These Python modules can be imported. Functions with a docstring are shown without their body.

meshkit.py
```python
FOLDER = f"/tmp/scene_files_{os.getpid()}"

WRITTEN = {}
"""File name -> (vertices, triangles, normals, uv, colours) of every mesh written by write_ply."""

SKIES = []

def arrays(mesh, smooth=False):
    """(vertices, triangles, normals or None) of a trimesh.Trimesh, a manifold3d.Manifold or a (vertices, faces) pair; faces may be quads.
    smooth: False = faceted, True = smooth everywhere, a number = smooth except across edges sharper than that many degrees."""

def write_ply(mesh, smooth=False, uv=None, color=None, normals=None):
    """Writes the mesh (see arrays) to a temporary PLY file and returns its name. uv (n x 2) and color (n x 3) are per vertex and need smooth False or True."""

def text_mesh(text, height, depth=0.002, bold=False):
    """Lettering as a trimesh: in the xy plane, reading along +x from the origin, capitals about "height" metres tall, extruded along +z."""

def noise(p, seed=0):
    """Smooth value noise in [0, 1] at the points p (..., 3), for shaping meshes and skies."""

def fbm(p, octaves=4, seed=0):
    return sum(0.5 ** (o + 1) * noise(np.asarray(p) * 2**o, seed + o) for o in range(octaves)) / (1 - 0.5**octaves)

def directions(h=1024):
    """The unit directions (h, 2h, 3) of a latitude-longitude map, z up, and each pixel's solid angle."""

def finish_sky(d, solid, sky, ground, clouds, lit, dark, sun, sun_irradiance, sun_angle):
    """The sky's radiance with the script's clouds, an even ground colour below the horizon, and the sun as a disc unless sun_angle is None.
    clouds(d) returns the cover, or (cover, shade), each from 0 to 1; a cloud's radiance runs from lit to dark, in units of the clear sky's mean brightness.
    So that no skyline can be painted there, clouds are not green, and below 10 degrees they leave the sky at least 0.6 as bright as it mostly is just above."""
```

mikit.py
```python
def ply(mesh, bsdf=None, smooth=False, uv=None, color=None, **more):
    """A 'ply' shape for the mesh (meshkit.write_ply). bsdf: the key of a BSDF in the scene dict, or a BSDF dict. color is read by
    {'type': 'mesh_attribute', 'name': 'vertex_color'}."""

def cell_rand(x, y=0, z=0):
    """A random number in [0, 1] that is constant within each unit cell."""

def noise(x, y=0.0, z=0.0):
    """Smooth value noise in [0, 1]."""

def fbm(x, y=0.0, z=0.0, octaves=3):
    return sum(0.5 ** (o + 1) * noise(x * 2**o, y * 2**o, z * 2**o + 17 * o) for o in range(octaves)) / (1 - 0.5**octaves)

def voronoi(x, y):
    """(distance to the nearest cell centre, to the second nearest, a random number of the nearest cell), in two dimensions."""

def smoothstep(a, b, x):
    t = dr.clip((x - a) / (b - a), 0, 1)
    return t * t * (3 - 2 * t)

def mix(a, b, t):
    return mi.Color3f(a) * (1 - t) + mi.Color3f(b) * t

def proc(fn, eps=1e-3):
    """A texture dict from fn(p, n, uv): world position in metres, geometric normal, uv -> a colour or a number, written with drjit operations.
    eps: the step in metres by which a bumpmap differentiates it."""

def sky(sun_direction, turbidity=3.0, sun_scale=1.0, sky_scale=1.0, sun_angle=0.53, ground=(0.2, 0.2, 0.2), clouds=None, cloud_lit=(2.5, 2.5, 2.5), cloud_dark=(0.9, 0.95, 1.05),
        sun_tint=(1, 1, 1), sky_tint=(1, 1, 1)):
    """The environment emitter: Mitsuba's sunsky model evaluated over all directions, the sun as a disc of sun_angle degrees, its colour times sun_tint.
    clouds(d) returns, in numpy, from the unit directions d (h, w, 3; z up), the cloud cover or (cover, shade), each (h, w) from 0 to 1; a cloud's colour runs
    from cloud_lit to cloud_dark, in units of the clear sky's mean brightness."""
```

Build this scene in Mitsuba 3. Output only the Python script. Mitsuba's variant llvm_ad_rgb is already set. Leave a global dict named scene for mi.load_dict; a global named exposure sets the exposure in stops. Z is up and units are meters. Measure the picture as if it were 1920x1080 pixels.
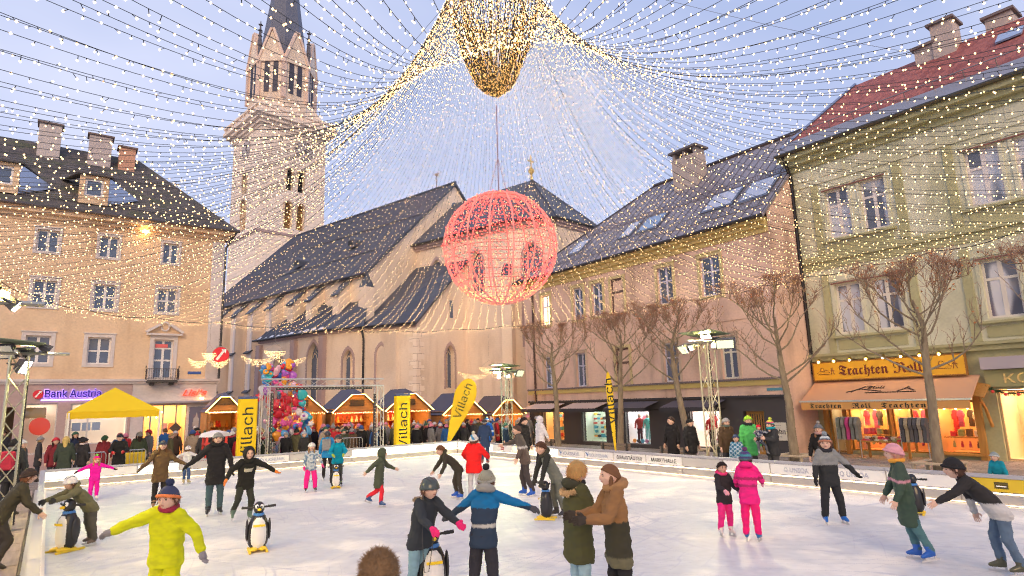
import math, random, json, numpy as np, trimesh, mitsuba as mi, drjit as dr
import manifold3d as m3
from manifold3d import Manifold
from shapely.geometry import Polygon, LineString, Point
from shapely import affinity
import mikit, meshkit
from mikit import proc, noise, fbm, voronoi, cell_rand, smoothstep, mix

T = mi.ScalarTransform4f
scene, labels = {}, {}
rng = np.random.default_rng(7)
PI = math.pi

# ---------------------------------------------------------------- camera, sky, exposure
# the world: x along the back of the rink to the right, y away from the viewer along its right side, z up; z = 0 is the ice
YAW, PITCH, ROLL, CAM_H = math.radians(36.6), math.radians(10.35), math.radians(1.68), 2.4
_F = np.array([math.sin(YAW) * math.cos(PITCH), math.cos(YAW) * math.cos(PITCH), math.sin(PITCH)])
_R0 = np.cross(_F, [0, 0, 1]); _R0 /= np.linalg.norm(_R0)
_U0 = np.cross(_R0, _F)
_UP = math.sin(ROLL) * _R0 + math.cos(ROLL) * _U0
scene['camera'] = {'type': 'perspective', 'fov': 2 * math.degrees(math.atan(960 / 1160)), 'fov_axis': 'x', 'near_clip': 0.05, 'far_clip': 2000.0,
                   'to_world': T().look_at(origin=[0, 0, CAM_H], target=[float(v) for v in _F + [0, 0, CAM_H]], up=[float(v) for v in _UP])}
exposure = 2.85

def _clouds(d):
    # a high even deck with soft streaks, thinner overhead
    el = np.clip(d[..., 2], 0.02, 1)
    q = np.stack([d[..., 0] / (el + .35), d[..., 1] / (el + .35), el * 0], -1)
    n = meshkit.fbm(q * np.array([1.6, 2.6, 1]), 5, seed=3)
    cover = 0.90 + 0.10 * n
    shade = np.clip(0.12 + 0.95 * np.clip((el - .15) / .55, 0, 1) + 2.4 * (n - .5) * np.exp(-el * .6), 0, 1)
    return cover, shade

scene['sky'] = mikit.sky((-0.50, -0.72, 0.45), turbidity=4, sun_scale=0.21, sun_angle=32, sky_scale=1.0, clouds=_clouds,
                         cloud_lit=(1.26, 1.31, 1.66), cloud_dark=(0.74, 0.88, 1.34), sun_tint=(1, .84, .62), ground=(.25, .24, .24))

# ---------------------------------------------------------------- materials
def mat(name, d, two=True):
    scene[name] = {'type': 'twosided', 'b': d} if two else d
    return name

def rgb(*c):
    return {'type': 'rgb', 'value': [float(v) for v in (c if len(c) == 3 else c[0])]}

VC = {'type': 'mesh_attribute', 'name': 'vertex_color'}
def bump(d, fn, scale=1.0, eps=2e-3):
    return {'type': 'bumpmap', 'arbitrary': proc(fn, eps), 'scale': scale, 'nested': d}

# plain painted, moulded and woven things take their one colour from the mesh
mat('paint', {'type': 'principled', 'base_color': VC, 'roughness': .55, 'specular': .4})
mat('gloss', {'type': 'principled', 'base_color': VC, 'roughness': .18, 'specular': .5})
mat('metal', {'type': 'principled', 'base_color': VC, 'roughness': .35, 'metallic': .85})
mat('cloth', bump({'type': 'blendbsdf', 'weight': proc(lambda p, n, uv: .20 * smoothstep(.30, .80, fbm(p.x * 11 + 2, p.y * 11, p.z * 20, 3))),
                   'a': {'type': 'principled', 'base_color': VC, 'roughness': .85, 'specular': .2, 'sheen': .4},
                   'b': {'type': 'principled', 'base_color': rgb(.045, .042, .05), 'roughness': .95, 'specular': .1}},
                  lambda p, n, uv: 0.016 * fbm(p.x * 9, p.y * 9, p.z * 15, 2) + 0.003 * fbm(p.x * 60, p.y * 60, p.z * 60, 1)))
mat('fabric', bump({'type': 'principled', 'base_color': VC, 'roughness': .8, 'specular': .2, 'sheen': .3}, lambda p, n, uv: .008 * fbm(p.x * 3, p.y * 3, p.z * 3, 2)))
mat('skin', {'type': 'principled', 'base_color': VC, 'roughness': .5, 'specular': .35})
mat('pane', {'type': 'principled', 'base_color': rgb(.085, .12, .20), 'roughness': .06, 'specular': .8})
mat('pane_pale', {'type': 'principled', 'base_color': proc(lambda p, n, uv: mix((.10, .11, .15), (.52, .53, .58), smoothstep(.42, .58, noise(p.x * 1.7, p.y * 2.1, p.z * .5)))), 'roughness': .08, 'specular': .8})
mat('shop_glass', {'type': 'thindielectric'}, two=False)

def plaster(name, base, dirt=(.6, .55, .5), amount=.25, scale=1.0, seed=0.0):
    def fn(p, n, uv):
        a = fbm(p.x * .7 * scale + seed, p.y * .7 * scale, p.z * .35 * scale, 4)
        s = fbm(p.x * 2.3 + seed, p.y * 2.3, p.z * .22, 3)
        t = amount * smoothstep(.42, .75, a) + amount * .7 * smoothstep(.5, .8, s)
        g = .92 + .16 * fbm(p.x * 14, p.y * 14, p.z * 14, 2)
        return mix(base, [b * d for b, d in zip(base, dirt)], t) * g
    return mat(name, bump({'type': 'principled', 'base_color': proc(fn), 'roughness': .85, 'specular': .2},
                          lambda p, n, uv: .006 * fbm(p.x * 6, p.y * 6, p.z * 6, 3)))

plaster('plaster_bank', (.72, .54, .37), (.74, .68, .62), .6)
plaster('plaster_pink', (.68, .50, .42), (.70, .68, .66), .75, 1.2, 5)
plaster('plaster_green', (.60, .60, .47), (.70, .70, .60), .7, 1.1, 9)
plaster('plaster_green_dark', (.42, .41, .24), (.75, .75, .7), .4, 1.1, 12)
plaster('plaster_trim', (.62, .57, .56), (.72, .70, .70), .35, 1.0, 3)
plaster('plaster_church', (.80, .67, .55), (.70, .66, .62), .5, .8, 21)
plaster('plaster_mauve', (.44, .33, .32), (.8, .78, .78), .3, 1, 2)

def _ashlar(p, n, uv):
    # coursed stone of the tower and the nave's buttresses
    along = dr.select(dr.abs(n.x) > dr.abs(n.y), p.y, p.x)
    row = dr.floor(p.z / .55)
    c = along / 1.1 + .5 * cell_rand(row, 3)
    r = cell_rand(dr.floor(c), row)
    fx, fz = c - dr.floor(c), p.z / .55 - row
    j = dr.minimum(dr.minimum(fx, 1 - fx) * 1.1, dr.minimum(fz, 1 - fz) * .55)
    col = mix((.90, .79, .68), (.77, .65, .55), r * .6 + .5 * fbm(p.x * .6, p.y * .6, p.z * .3, 3) - .1)
    return mix((.48, .39, .34), col, smoothstep(.0, .04, j))
mat('ashlar', {'type': 'principled', 'base_color': proc(_ashlar), 'roughness': .9, 'specular': .15})

def _slate(p, n, uv):
    # standing-seam and slate roofs of the church: narrow strips running down the slope
    r = fbm(p.x * .9, p.y * .9, p.z * .9, 3)
    k = cell_rand(dr.floor(p.x * 1.7 + p.y * 2.3), dr.floor(p.z * 2.2))
    return mix((.045, .052, .075), (.10, .112, .145), .55 * r + .4 * k) * 1.0
mat('slate', bump({'type': 'principled', 'base_color': proc(_slate), 'roughness': .5, 'specular': .4},
                  lambda p, n, uv: .012 * noise(p.x * 3.4, p.y * 3.4, p.z * 6)))

def _tin(p, n, uv):
    r = fbm(p.x * .8, p.y * .8, p.z * .8, 4)
    return mix((.17, .15, .17), (.30, .28, .31), r) * (.88 + .24 * fbm(p.x * 7, p.y * 3, p.z * 7, 2))
mat('tin_roof', {'type': 'principled', 'base_color': proc(_tin), 'roughness': .38, 'specular': .5, 'metallic': .15})

def _bank_tiles(p, n, uv):
    row = dr.floor(p.z * 5.5)
    k = cell_rand(dr.floor(p.x * 5 + .5 * row), row)
    r = fbm(p.x * .5, p.y * .5, p.z * .5, 3)
    moss = smoothstep(.5, .75, fbm(p.x * 1.4 + 4, p.y * 1.4, p.z * 1.4, 3))
    return mix(mix((.07, .068, .075), (.15, .135, .13), .6 * k + .5 * r - .1), (.085, .10, .06), moss * .7)
def _tile_bump(p, n, uv):
    row = dr.floor(p.z * 5.5)
    f = p.z * 5.5 - row
    g = p.x * 5 + .5 * row + p.y * 5
    return .03 * f + .012 * dr.abs(g - dr.floor(g) - .5)
mat('bank_tiles', bump({'type': 'principled', 'base_color': proc(_bank_tiles), 'roughness': .8, 'specular': .25}, _tile_bump))

def _red_tiles(p, n, uv):
    row = dr.floor(p.z * 5)
    k = cell_rand(dr.floor(p.y * 4.5 + .5 * row), row)
    r = fbm(p.x * .5, p.y * .5, p.z * .7, 3)
    return mix((.20, .06, .055), (.36, .13, .11), .7 * k + .5 * r - .15)
def _red_bump(p, n, uv):
    row = dr.floor(p.z * 5)
    f = p.z * 5 - row
    g = p.y * 4.5 + .5 * row
    return .05 * (1 - f) + .05 * dr.abs(g - dr.floor(g) - .5)
mat('red_tiles', bump({'type': 'principled', 'base_color': proc(_red_tiles), 'roughness': .7, 'specular': .3}, _red_bump))

def _ice(p, n, uv):
    # scraped ice: milky, with curved skate scratches and shaved snow in between
    wx, wy = p.x + .5 * noise(p.x * .7, p.y * .7), p.y + .5 * noise(p.x * .6 + 9, p.y * .6)
    s = 0.0
    for k, (a, f) in enumerate(((.35, 5.0), (1.3, 6.5), (2.2, 4.2), (2.9, 7.5))):
        c, q = math.cos(a), math.sin(a)
        u, v = (wx * c + wy * q), (-wx * q + wy * c)
        line = dr.abs(noise(u * .35 + 13 * k, v * f) - .5)
        s = s + (1 - smoothstep(.0, .035, line)) * smoothstep(.35, .7, noise(u * .5 + 3 * k, v * .8 + 7))
    snow = smoothstep(.45, .75, fbm(p.x * 1.1, p.y * 1.1, 3.0, 4))
    base = mix((.55, .565, .60), (.76, .74, .71), snow)
    return mix(base, (.42, .44, .54), dr.clip(s * .55, 0, .6)) * (.93 + .12 * fbm(p.x * 9, p.y * 9, 1.0, 2))
def _ice_bump(p, n, uv):
    return .012 * fbm(p.x * 2.4, p.y * 2.4, 0.0, 3) + .006 * noise(p.x * 17, p.y * 17)
mat('ice_mat', bump({'type': 'principled', 'base_color': proc(_ice), 'roughness': .5, 'specular': .32}, _ice_bump))

def _paving(p, n, uv):
    gx, gy = p.x / .6, p.y / .4
    r = cell_rand(dr.floor(gx), dr.floor(gy))
    fx, fy = gx - dr.floor(gx), gy - dr.floor(gy)
    j = dr.minimum(dr.minimum(fx, 1 - fx) * .6, dr.minimum(fy, 1 - fy) * .4)
    return mix((.10, .09, .085), mix((.20, .18, .17), (.28, .26, .24), r), smoothstep(.0, .02, j)) * (.8 + .4 * fbm(p.x * 1.3, p.y * 1.3, 0.0, 3))
mat('paving', {'type': 'principled', 'base_color': proc(_paving), 'roughness': .6, 'specular': .4})

def wood(name, a, b, axis='z', f=22.0):
    def fn(p, n, uv):
        q = {'x': (p.y, p.z, p.x), 'y': (p.x, p.z, p.y), 'z': (p.x, p.y, p.z)}[axis]
        g = fbm(q[0] * f, q[1] * f, q[2] * 1.4, 3)
        return mix(a, b, g) * (.82 + .36 * fbm(p.x * 1.7, p.y * 1.7, p.z * 1.7, 2))
    return mat(name, {'type': 'principled', 'base_color': proc(fn), 'roughness': .6, 'specular': .3})
wood('hut_wood', (.30, .13, .045), (.44, .22, .085), 'x')
wood('shop_wood', (.36, .17, .04), (.54, .29, .085), 'z')
wood('plank_wood', (.30, .23, .19), (.46, .37, .31), 'y', 30)

def _bark(p, n, uv):
    return mix((.15, .12, .085), (.34, .28, .20), fbm(p.x * 16, p.y * 16, p.z * 4, 3))
mat('bark', bump({'type': 'principled', 'base_color': proc(_bark), 'roughness': .9}, lambda p, n, uv: .02 * fbm(p.x * 20, p.y * 20, p.z * 5, 2)))

LAMPS = .11      # every lamp's brightness beside the evening sky
def glow(r, g, b):
    return {'type': 'area', 'radiance': {'type': 'rgb', 'value': [float(r) * LAMPS, float(g) * LAMPS, float(b) * LAMPS]}}

# ---------------------------------------------------------------- mesh helpers
class MB:
    """Collects pieces; .mesh() is one trimesh of all of them."""
    def __init__(s): s.v, s.f, s.n = [], [], 0
    def raw(s, v, f):
        v, f = np.asarray(v, float), np.asarray(f, int)
        if f.ndim == 2 and f.shape[1] == 4: f = np.vstack([f[:, [0, 1, 2]], f[:, [0, 2, 3]]])
        s.v.append(v); s.f.append(f + s.n); s.n += len(v); return s
    def add(s, m):
        if hasattr(m, 'to_mesh'):
            q = m.to_mesh(); return s.raw(q.vert_properties[:, :3], q.tri_verts)
        return s.raw(m.vertices, m.faces)
    def box(s, lo, hi):
        x0, y0, z0 = lo; x1, y1, z1 = hi
        v = [(x0, y0, z0), (x1, y0, z0), (x1, y1, z0), (x0, y1, z0), (x0, y0, z1), (x1, y0, z1), (x1, y1, z1), (x0, y1, z1)]
        return s.raw(v, [(0, 3, 2, 1), (4, 5, 6, 7), (0, 1, 5, 4), (1, 2, 6, 5), (2, 3, 7, 6), (3, 0, 4, 7)])
    def tube(s, p0, p1, r0, r1=None, n=6, cap=True):
        r1 = r0 if r1 is None else r1
        p0, p1 = np.asarray(p0, float), np.asarray(p1, float)
        d = p1 - p0; L = np.linalg.norm(d)
        if L < 1e-9: return s
        d /= L
        x = np.cross(d, [0, 0, 1] if abs(d[2]) < .9 else [1, 0, 0]); x /= np.linalg.norm(x); y = np.cross(d, x)
        a = np.arange(n) * 2 * PI / n
        ring = np.outer(np.cos(a), x) + np.outer(np.sin(a), y)
        v = np.vstack([p0 + ring * r0, p1 + ring * r1]); i = np.arange(n); j = (i + 1) % n
        f = [np.stack([i, j, j + n], 1), np.stack([i, j + n, i + n], 1)]
        if cap and n > 2:
            k = np.arange(1, n - 1)
            f += [np.stack([k * 0, k + 1, k], 1), np.stack([k * 0 + n, k + n, k + 1 + n], 1)]
        return s.raw(v, np.vstack(f))
    def path(s, pts, r, n=5):
        """A tube along a polyline with joined rings; r one radius or one per point."""
        pts = np.asarray(pts, float); m = len(pts); r = np.broadcast_to(r, m)
        t = np.gradient(pts, axis=0); t /= np.linalg.norm(t, axis=1, keepdims=True) + 1e-12
        ref = np.array([0, 0, 1.0]) if abs(t[:, 2]).mean() < .8 else np.array([1.0, 0, 0])
        x = np.cross(t, ref); x /= np.linalg.norm(x, axis=1, keepdims=True) + 1e-12; y = np.cross(t, x)
        a = np.arange(n) * 2 * PI / n
        v = pts[:, None] + r[:, None, None] * (np.cos(a)[None, :, None] * x[:, None] + np.sin(a)[None, :, None] * y[:, None])
        i = np.arange(n); j = (i + 1) % n; f = []
        for k in range(m - 1):
            f += [np.stack([i + k * n, j + k * n, j + (k + 1) * n], 1), np.stack([i + k * n, j + (k + 1) * n, i + (k + 1) * n], 1)]
        k = np.arange(1, n - 1)
        f += [np.stack([k * 0, k + 1, k], 1), np.stack([k * 0 + (m - 1) * n, k + (m - 1) * n, k + 1 + (m - 1) * n], 1)]
        return s.raw(v.reshape(-1, 3), np.vstack(f))
    def ball(s, c, r, sub=1):
        m = trimesh.creation.icosphere(subdivisions=sub)
        return s.raw(m.vertices * np.asarray(r, float) + np.asarray(c, float), m.faces)
    def lathe(s, prof, c=(0, 0, 0), n=16):
        prof = np.asarray(prof, float); a = np.arange(n) * 2 * PI / n; m = len(prof)
        v = np.stack([np.outer(prof[:, 0], np.cos(a)), np.outer(prof[:, 0], np.sin(a)), np.repeat(prof[:, 1:2], n, 1)], -1).reshape(-1, 3) + np.asarray(c, float)
        i = np.arange(n); j = (i + 1) % n
        f = [np.stack([i + k * n, j + k * n, j + (k + 1) * n, i + (k + 1) * n], 1) for k in range(m - 1)]
        return s.raw(v, np.vstack(f))
    def prism(s, poly, z0, z1):
        """A vertical prism over a polygon of (x, y) points."""
        g = poly if isinstance(poly, Polygon) else Polygon(poly)
        m = trimesh.creation.extrude_polygon(g, z1 - z0, engine='earcut')
        return s.raw(m.vertices + [0, 0, z0], m.faces)
    def poly3(s, pts):
        pts = np.asarray(pts, float); k = np.arange(1, len(pts) - 1)
        return s.raw(pts, np.stack([k * 0, k, k + 1], 1))
    def slab(s, pts, t):
        """A flat polygon thickened downwards along its normal by t."""
        pts = np.asarray(pts, float); n = np.cross(pts[1] - pts[0], pts[2] - pts[0]); n /= np.linalg.norm(n)
        if n[2] < 0: pts = pts[::-1]; n = -n
        m = len(pts); lo = pts - n * t; k = np.arange(1, m - 1); i = np.arange(m); j = (i + 1) % m
        return s.raw(np.vstack([pts, lo]), np.vstack([np.stack([k * 0, k, k + 1], 1), np.stack([k * 0 + m, k + 1 + m, k + m], 1),
                                                     np.stack([i, i + m, j + m], 1), np.stack([i, j + m, j], 1)]))
    def move(s, M):
        M = np.asarray(M, float); flip = np.linalg.det(M[:3, :3]) < 0
        s.v = [v @ M[:3, :3].T + M[:3, 3] for v in s.v]
        if flip: s.f = [f[:, ::-1] for f in s.f]
        return s
    def mesh(s):
        if not s.v: return trimesh.Trimesh()
        return trimesh.Trimesh(np.vstack(s.v), np.vstack(s.f), process=False)

def Mx(pos=(0, 0, 0), rz=0.0, sc=1.0):
    c, q = math.cos(rz), math.sin(rz)
    M = np.eye(4); M[:3, :3] = np.array([[c, -q, 0], [q, c, 0], [0, 0, 1]]) * np.asarray(sc, float); M[:3, 3] = pos
    return M

def nkey(base):
    if base not in scene and not any(k in labels for k in (base,)): return base
    i = 1
    while f'{base}_{i:03d}' in scene or f'{base}_{i:03d}' in labels: i += 1
    return f'{base}_{i:03d}'
_count = {}
def pkey(parent, name):
    k = f'{parent}__{name}' if parent else name
    i = _count.get(k, 0); _count[k] = i + 1
    return k if i == 0 else f'{k}_{i:03d}'

def put(key, mesh, bsdf, col=None, smooth=False, glowing=None, uv=None):
    if isinstance(mesh, MB): mesh = mesh.mesh()
    if hasattr(mesh, 'to_mesh'):
        q = mesh.to_mesh(); mesh = trimesh.Trimesh(q.vert_properties[:, :3], q.tri_verts, process=False)
    if len(mesh.faces) == 0: return key
    if smooth not in (False, True):
        mesh = trimesh.graph.smooth_shade(mesh, angle=math.radians(smooth), facet_minarea=None); smooth = True
    more = {'emitter': glowing} if glowing else {}
    color = None if col is None else (np.asarray(col, float) if np.ndim(col) == 2 else np.tile(np.asarray(col, float), (len(mesh.vertices), 1)))
    scene[key] = mikit.ply(mesh, bsdf, smooth=smooth, color=color, uv=uv, **more)
    return key
def part(parent, name, mesh, bsdf, col=None, smooth=False, glowing=None, label=None, kind=None):
    k = put(pkey(parent, name), mesh, bsdf, col, smooth, glowing)
    if label or kind: labels[k] = {**({'label': label} if label else {}), **({'kind': kind} if kind else {})}
    return k
def thing(name, label, cat, group=None):
    k = nkey(name); labels[k] = {'label': label, 'category': cat}
    if group: labels[k]['group'] = group
    return k
def whole(name, label, cat, mesh, bsdf, col=None, smooth=False, glowing=None, group=None):
    return put(thing(name, label, cat, group), mesh, bsdf, col, smooth, glowing)
def struct(name, mesh, bsdf, col=None, smooth=False):
    labels[name] = {'kind': 'structure'}
    return put(name, mesh, bsdf, col, smooth)

class Frame:
    """Local coordinates of a facade: s along it, d out of it, h up."""
    def __init__(f, o, s, n):
        f.o, f.s, f.n = np.asarray(o, float), np.asarray(s, float), np.asarray(n, float)
        f.M = np.eye(4); f.M[:3, 0], f.M[:3, 1], f.M[:3, 2], f.M[:3, 3] = f.s, f.n, [0, 0, 1], f.o
    def p(f, s, d, h): return f.o + s * f.s + d * f.n + np.array([0, 0, h])
    def up(f, mb): return mb.move(f.M)          # a mesh built in (s, d, h) to the world
    def wall(f, outline, holes, t):
        """A wall with openings: outline and holes are polygons in (s, h); it reaches t metres inward from d = 0."""
        g = Polygon(outline)
        for q in holes: g = g.difference(Polygon(q) if not isinstance(q, Polygon) else q)
        mb = MB()
        for q in getattr(g, 'geoms', [g]):
            m = trimesh.creation.extrude_polygon(q, t, engine='earcut')
            mb.raw(np.stack([m.vertices[:, 0], m.vertices[:, 2] - t, m.vertices[:, 1]], 1), m.faces[:, ::-1])
        return f.up(mb)

def rect(s0, s1, h0, h1): return [(s0, h0), (s1, h0), (s1, h1), (s0, h1)]
def lancet(s, w, h0, h1):
    """A pointed-arch outline, centre s, width w, from h0 to the tip h1."""
    r = w; hs = h1 - w * .866; pts = [(s - w / 2, h0), (s + w / 2, h0)]
    a = np.linspace(0, PI / 3, 7)
    pts += [(s - w / 2 + r * math.cos(t), hs + r * math.sin(t)) for t in a]
    pts += [(s + w / 2 - r * math.cos(t), hs + r * math.sin(t)) for t in a[::-1][1:]]
    return pts

def window(parent, fr, s0, s1, h0, h1, depth=.16, fw=.075, mull=(.5,), trans=(), col=(.72, .71, .72), surround=None, scol=None, sill=None, silcol=None, smat='plaster_trim', panemat='pane', lit=None, name='window'):
    b = MB()
    for lo, hi in (((s0, -depth - .05, h0), (s0 + fw, -depth, h1)), ((s1 - fw, -depth - .05, h0), (s1, -depth, h1)),
                   ((s0 + fw, -depth - .05, h0), (s1 - fw, -depth, h0 + fw)), ((s0 + fw, -depth - .05, h1 - fw), (s1 - fw, -depth, h1))): b.box(lo, hi)
    m = fw * .8
    for t in mull:
        s = s0 + (s1 - s0) * t; b.box((s - m, -depth - .045, h0 + fw), (s + m, -depth - .004, h1 - fw))
    for t in trans:
        h = h0 + (h1 - h0) * t; b.box((s0 + fw, -depth - .044, h - m * .7), (s1 - fw, -depth - .006, h + m * .7))
    k = part(parent, name, fr.up(b), 'paint', col)
    q = MB().box((s0 + .01, -depth - .04, h0 + .01), (s1 - .01, -depth - .03, h1 - .01))
    if lit: part(k, 'pane', fr.up(q), 'paint', (.5, .4, .25), glowing=glow(*lit))
    else: part(k, 'pane', fr.up(q), panemat)
    if surround:
        w = surround; b = MB(); o = .05
        b.box((s0 - w, .0, h0 - w * .9), (s0, o, h1 + w)).box((s1, .0, h0 - w * .9), (s1 + w, o, h1 + w))
        b.box((s0, .0, h1), (s1, o, h1 + w)).box((s0, .0, h0 - w * .9), (s1, o, h0))
        b.box((s0 - w - .04, .0, h1 + w), (s1 + w + .04, o + .05, h1 + w + .05))
        part(k, 'surround', fr.up(b), smat, scol)
    if sill:
        b = MB().box((s0 - sill, -.05, h0 - .09), (s1 + sill, .12, h0))
        part(k, 'sill', fr.up(b), 'paint', silcol or (.35, .33, .22))
    return k

def text(s, height, depth=.02, bold=False, shear=0.0, spread=1.0):
    m = meshkit.text_mesh(s, height, depth, bold)
    m = trimesh.Trimesh(m.vertices.copy(), m.faces, process=False)
    m.vertices[:, 0] = m.vertices[:, 0] * spread + shear * m.vertices[:, 1]
    return m
def on_frame(fr, m, s, h, d=.01, along=1):
    """Lettering laid on a facade; along = -1 when s runs to the viewer's left."""
    v = m.vertices; w = np.stack([s + along * v[:, 0], d + v[:, 2], h + v[:, 1]], 1)
    mb = MB().raw(w, m.faces if along < 0 else m.faces[:, ::-1])
    return fr.up(mb)

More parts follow.
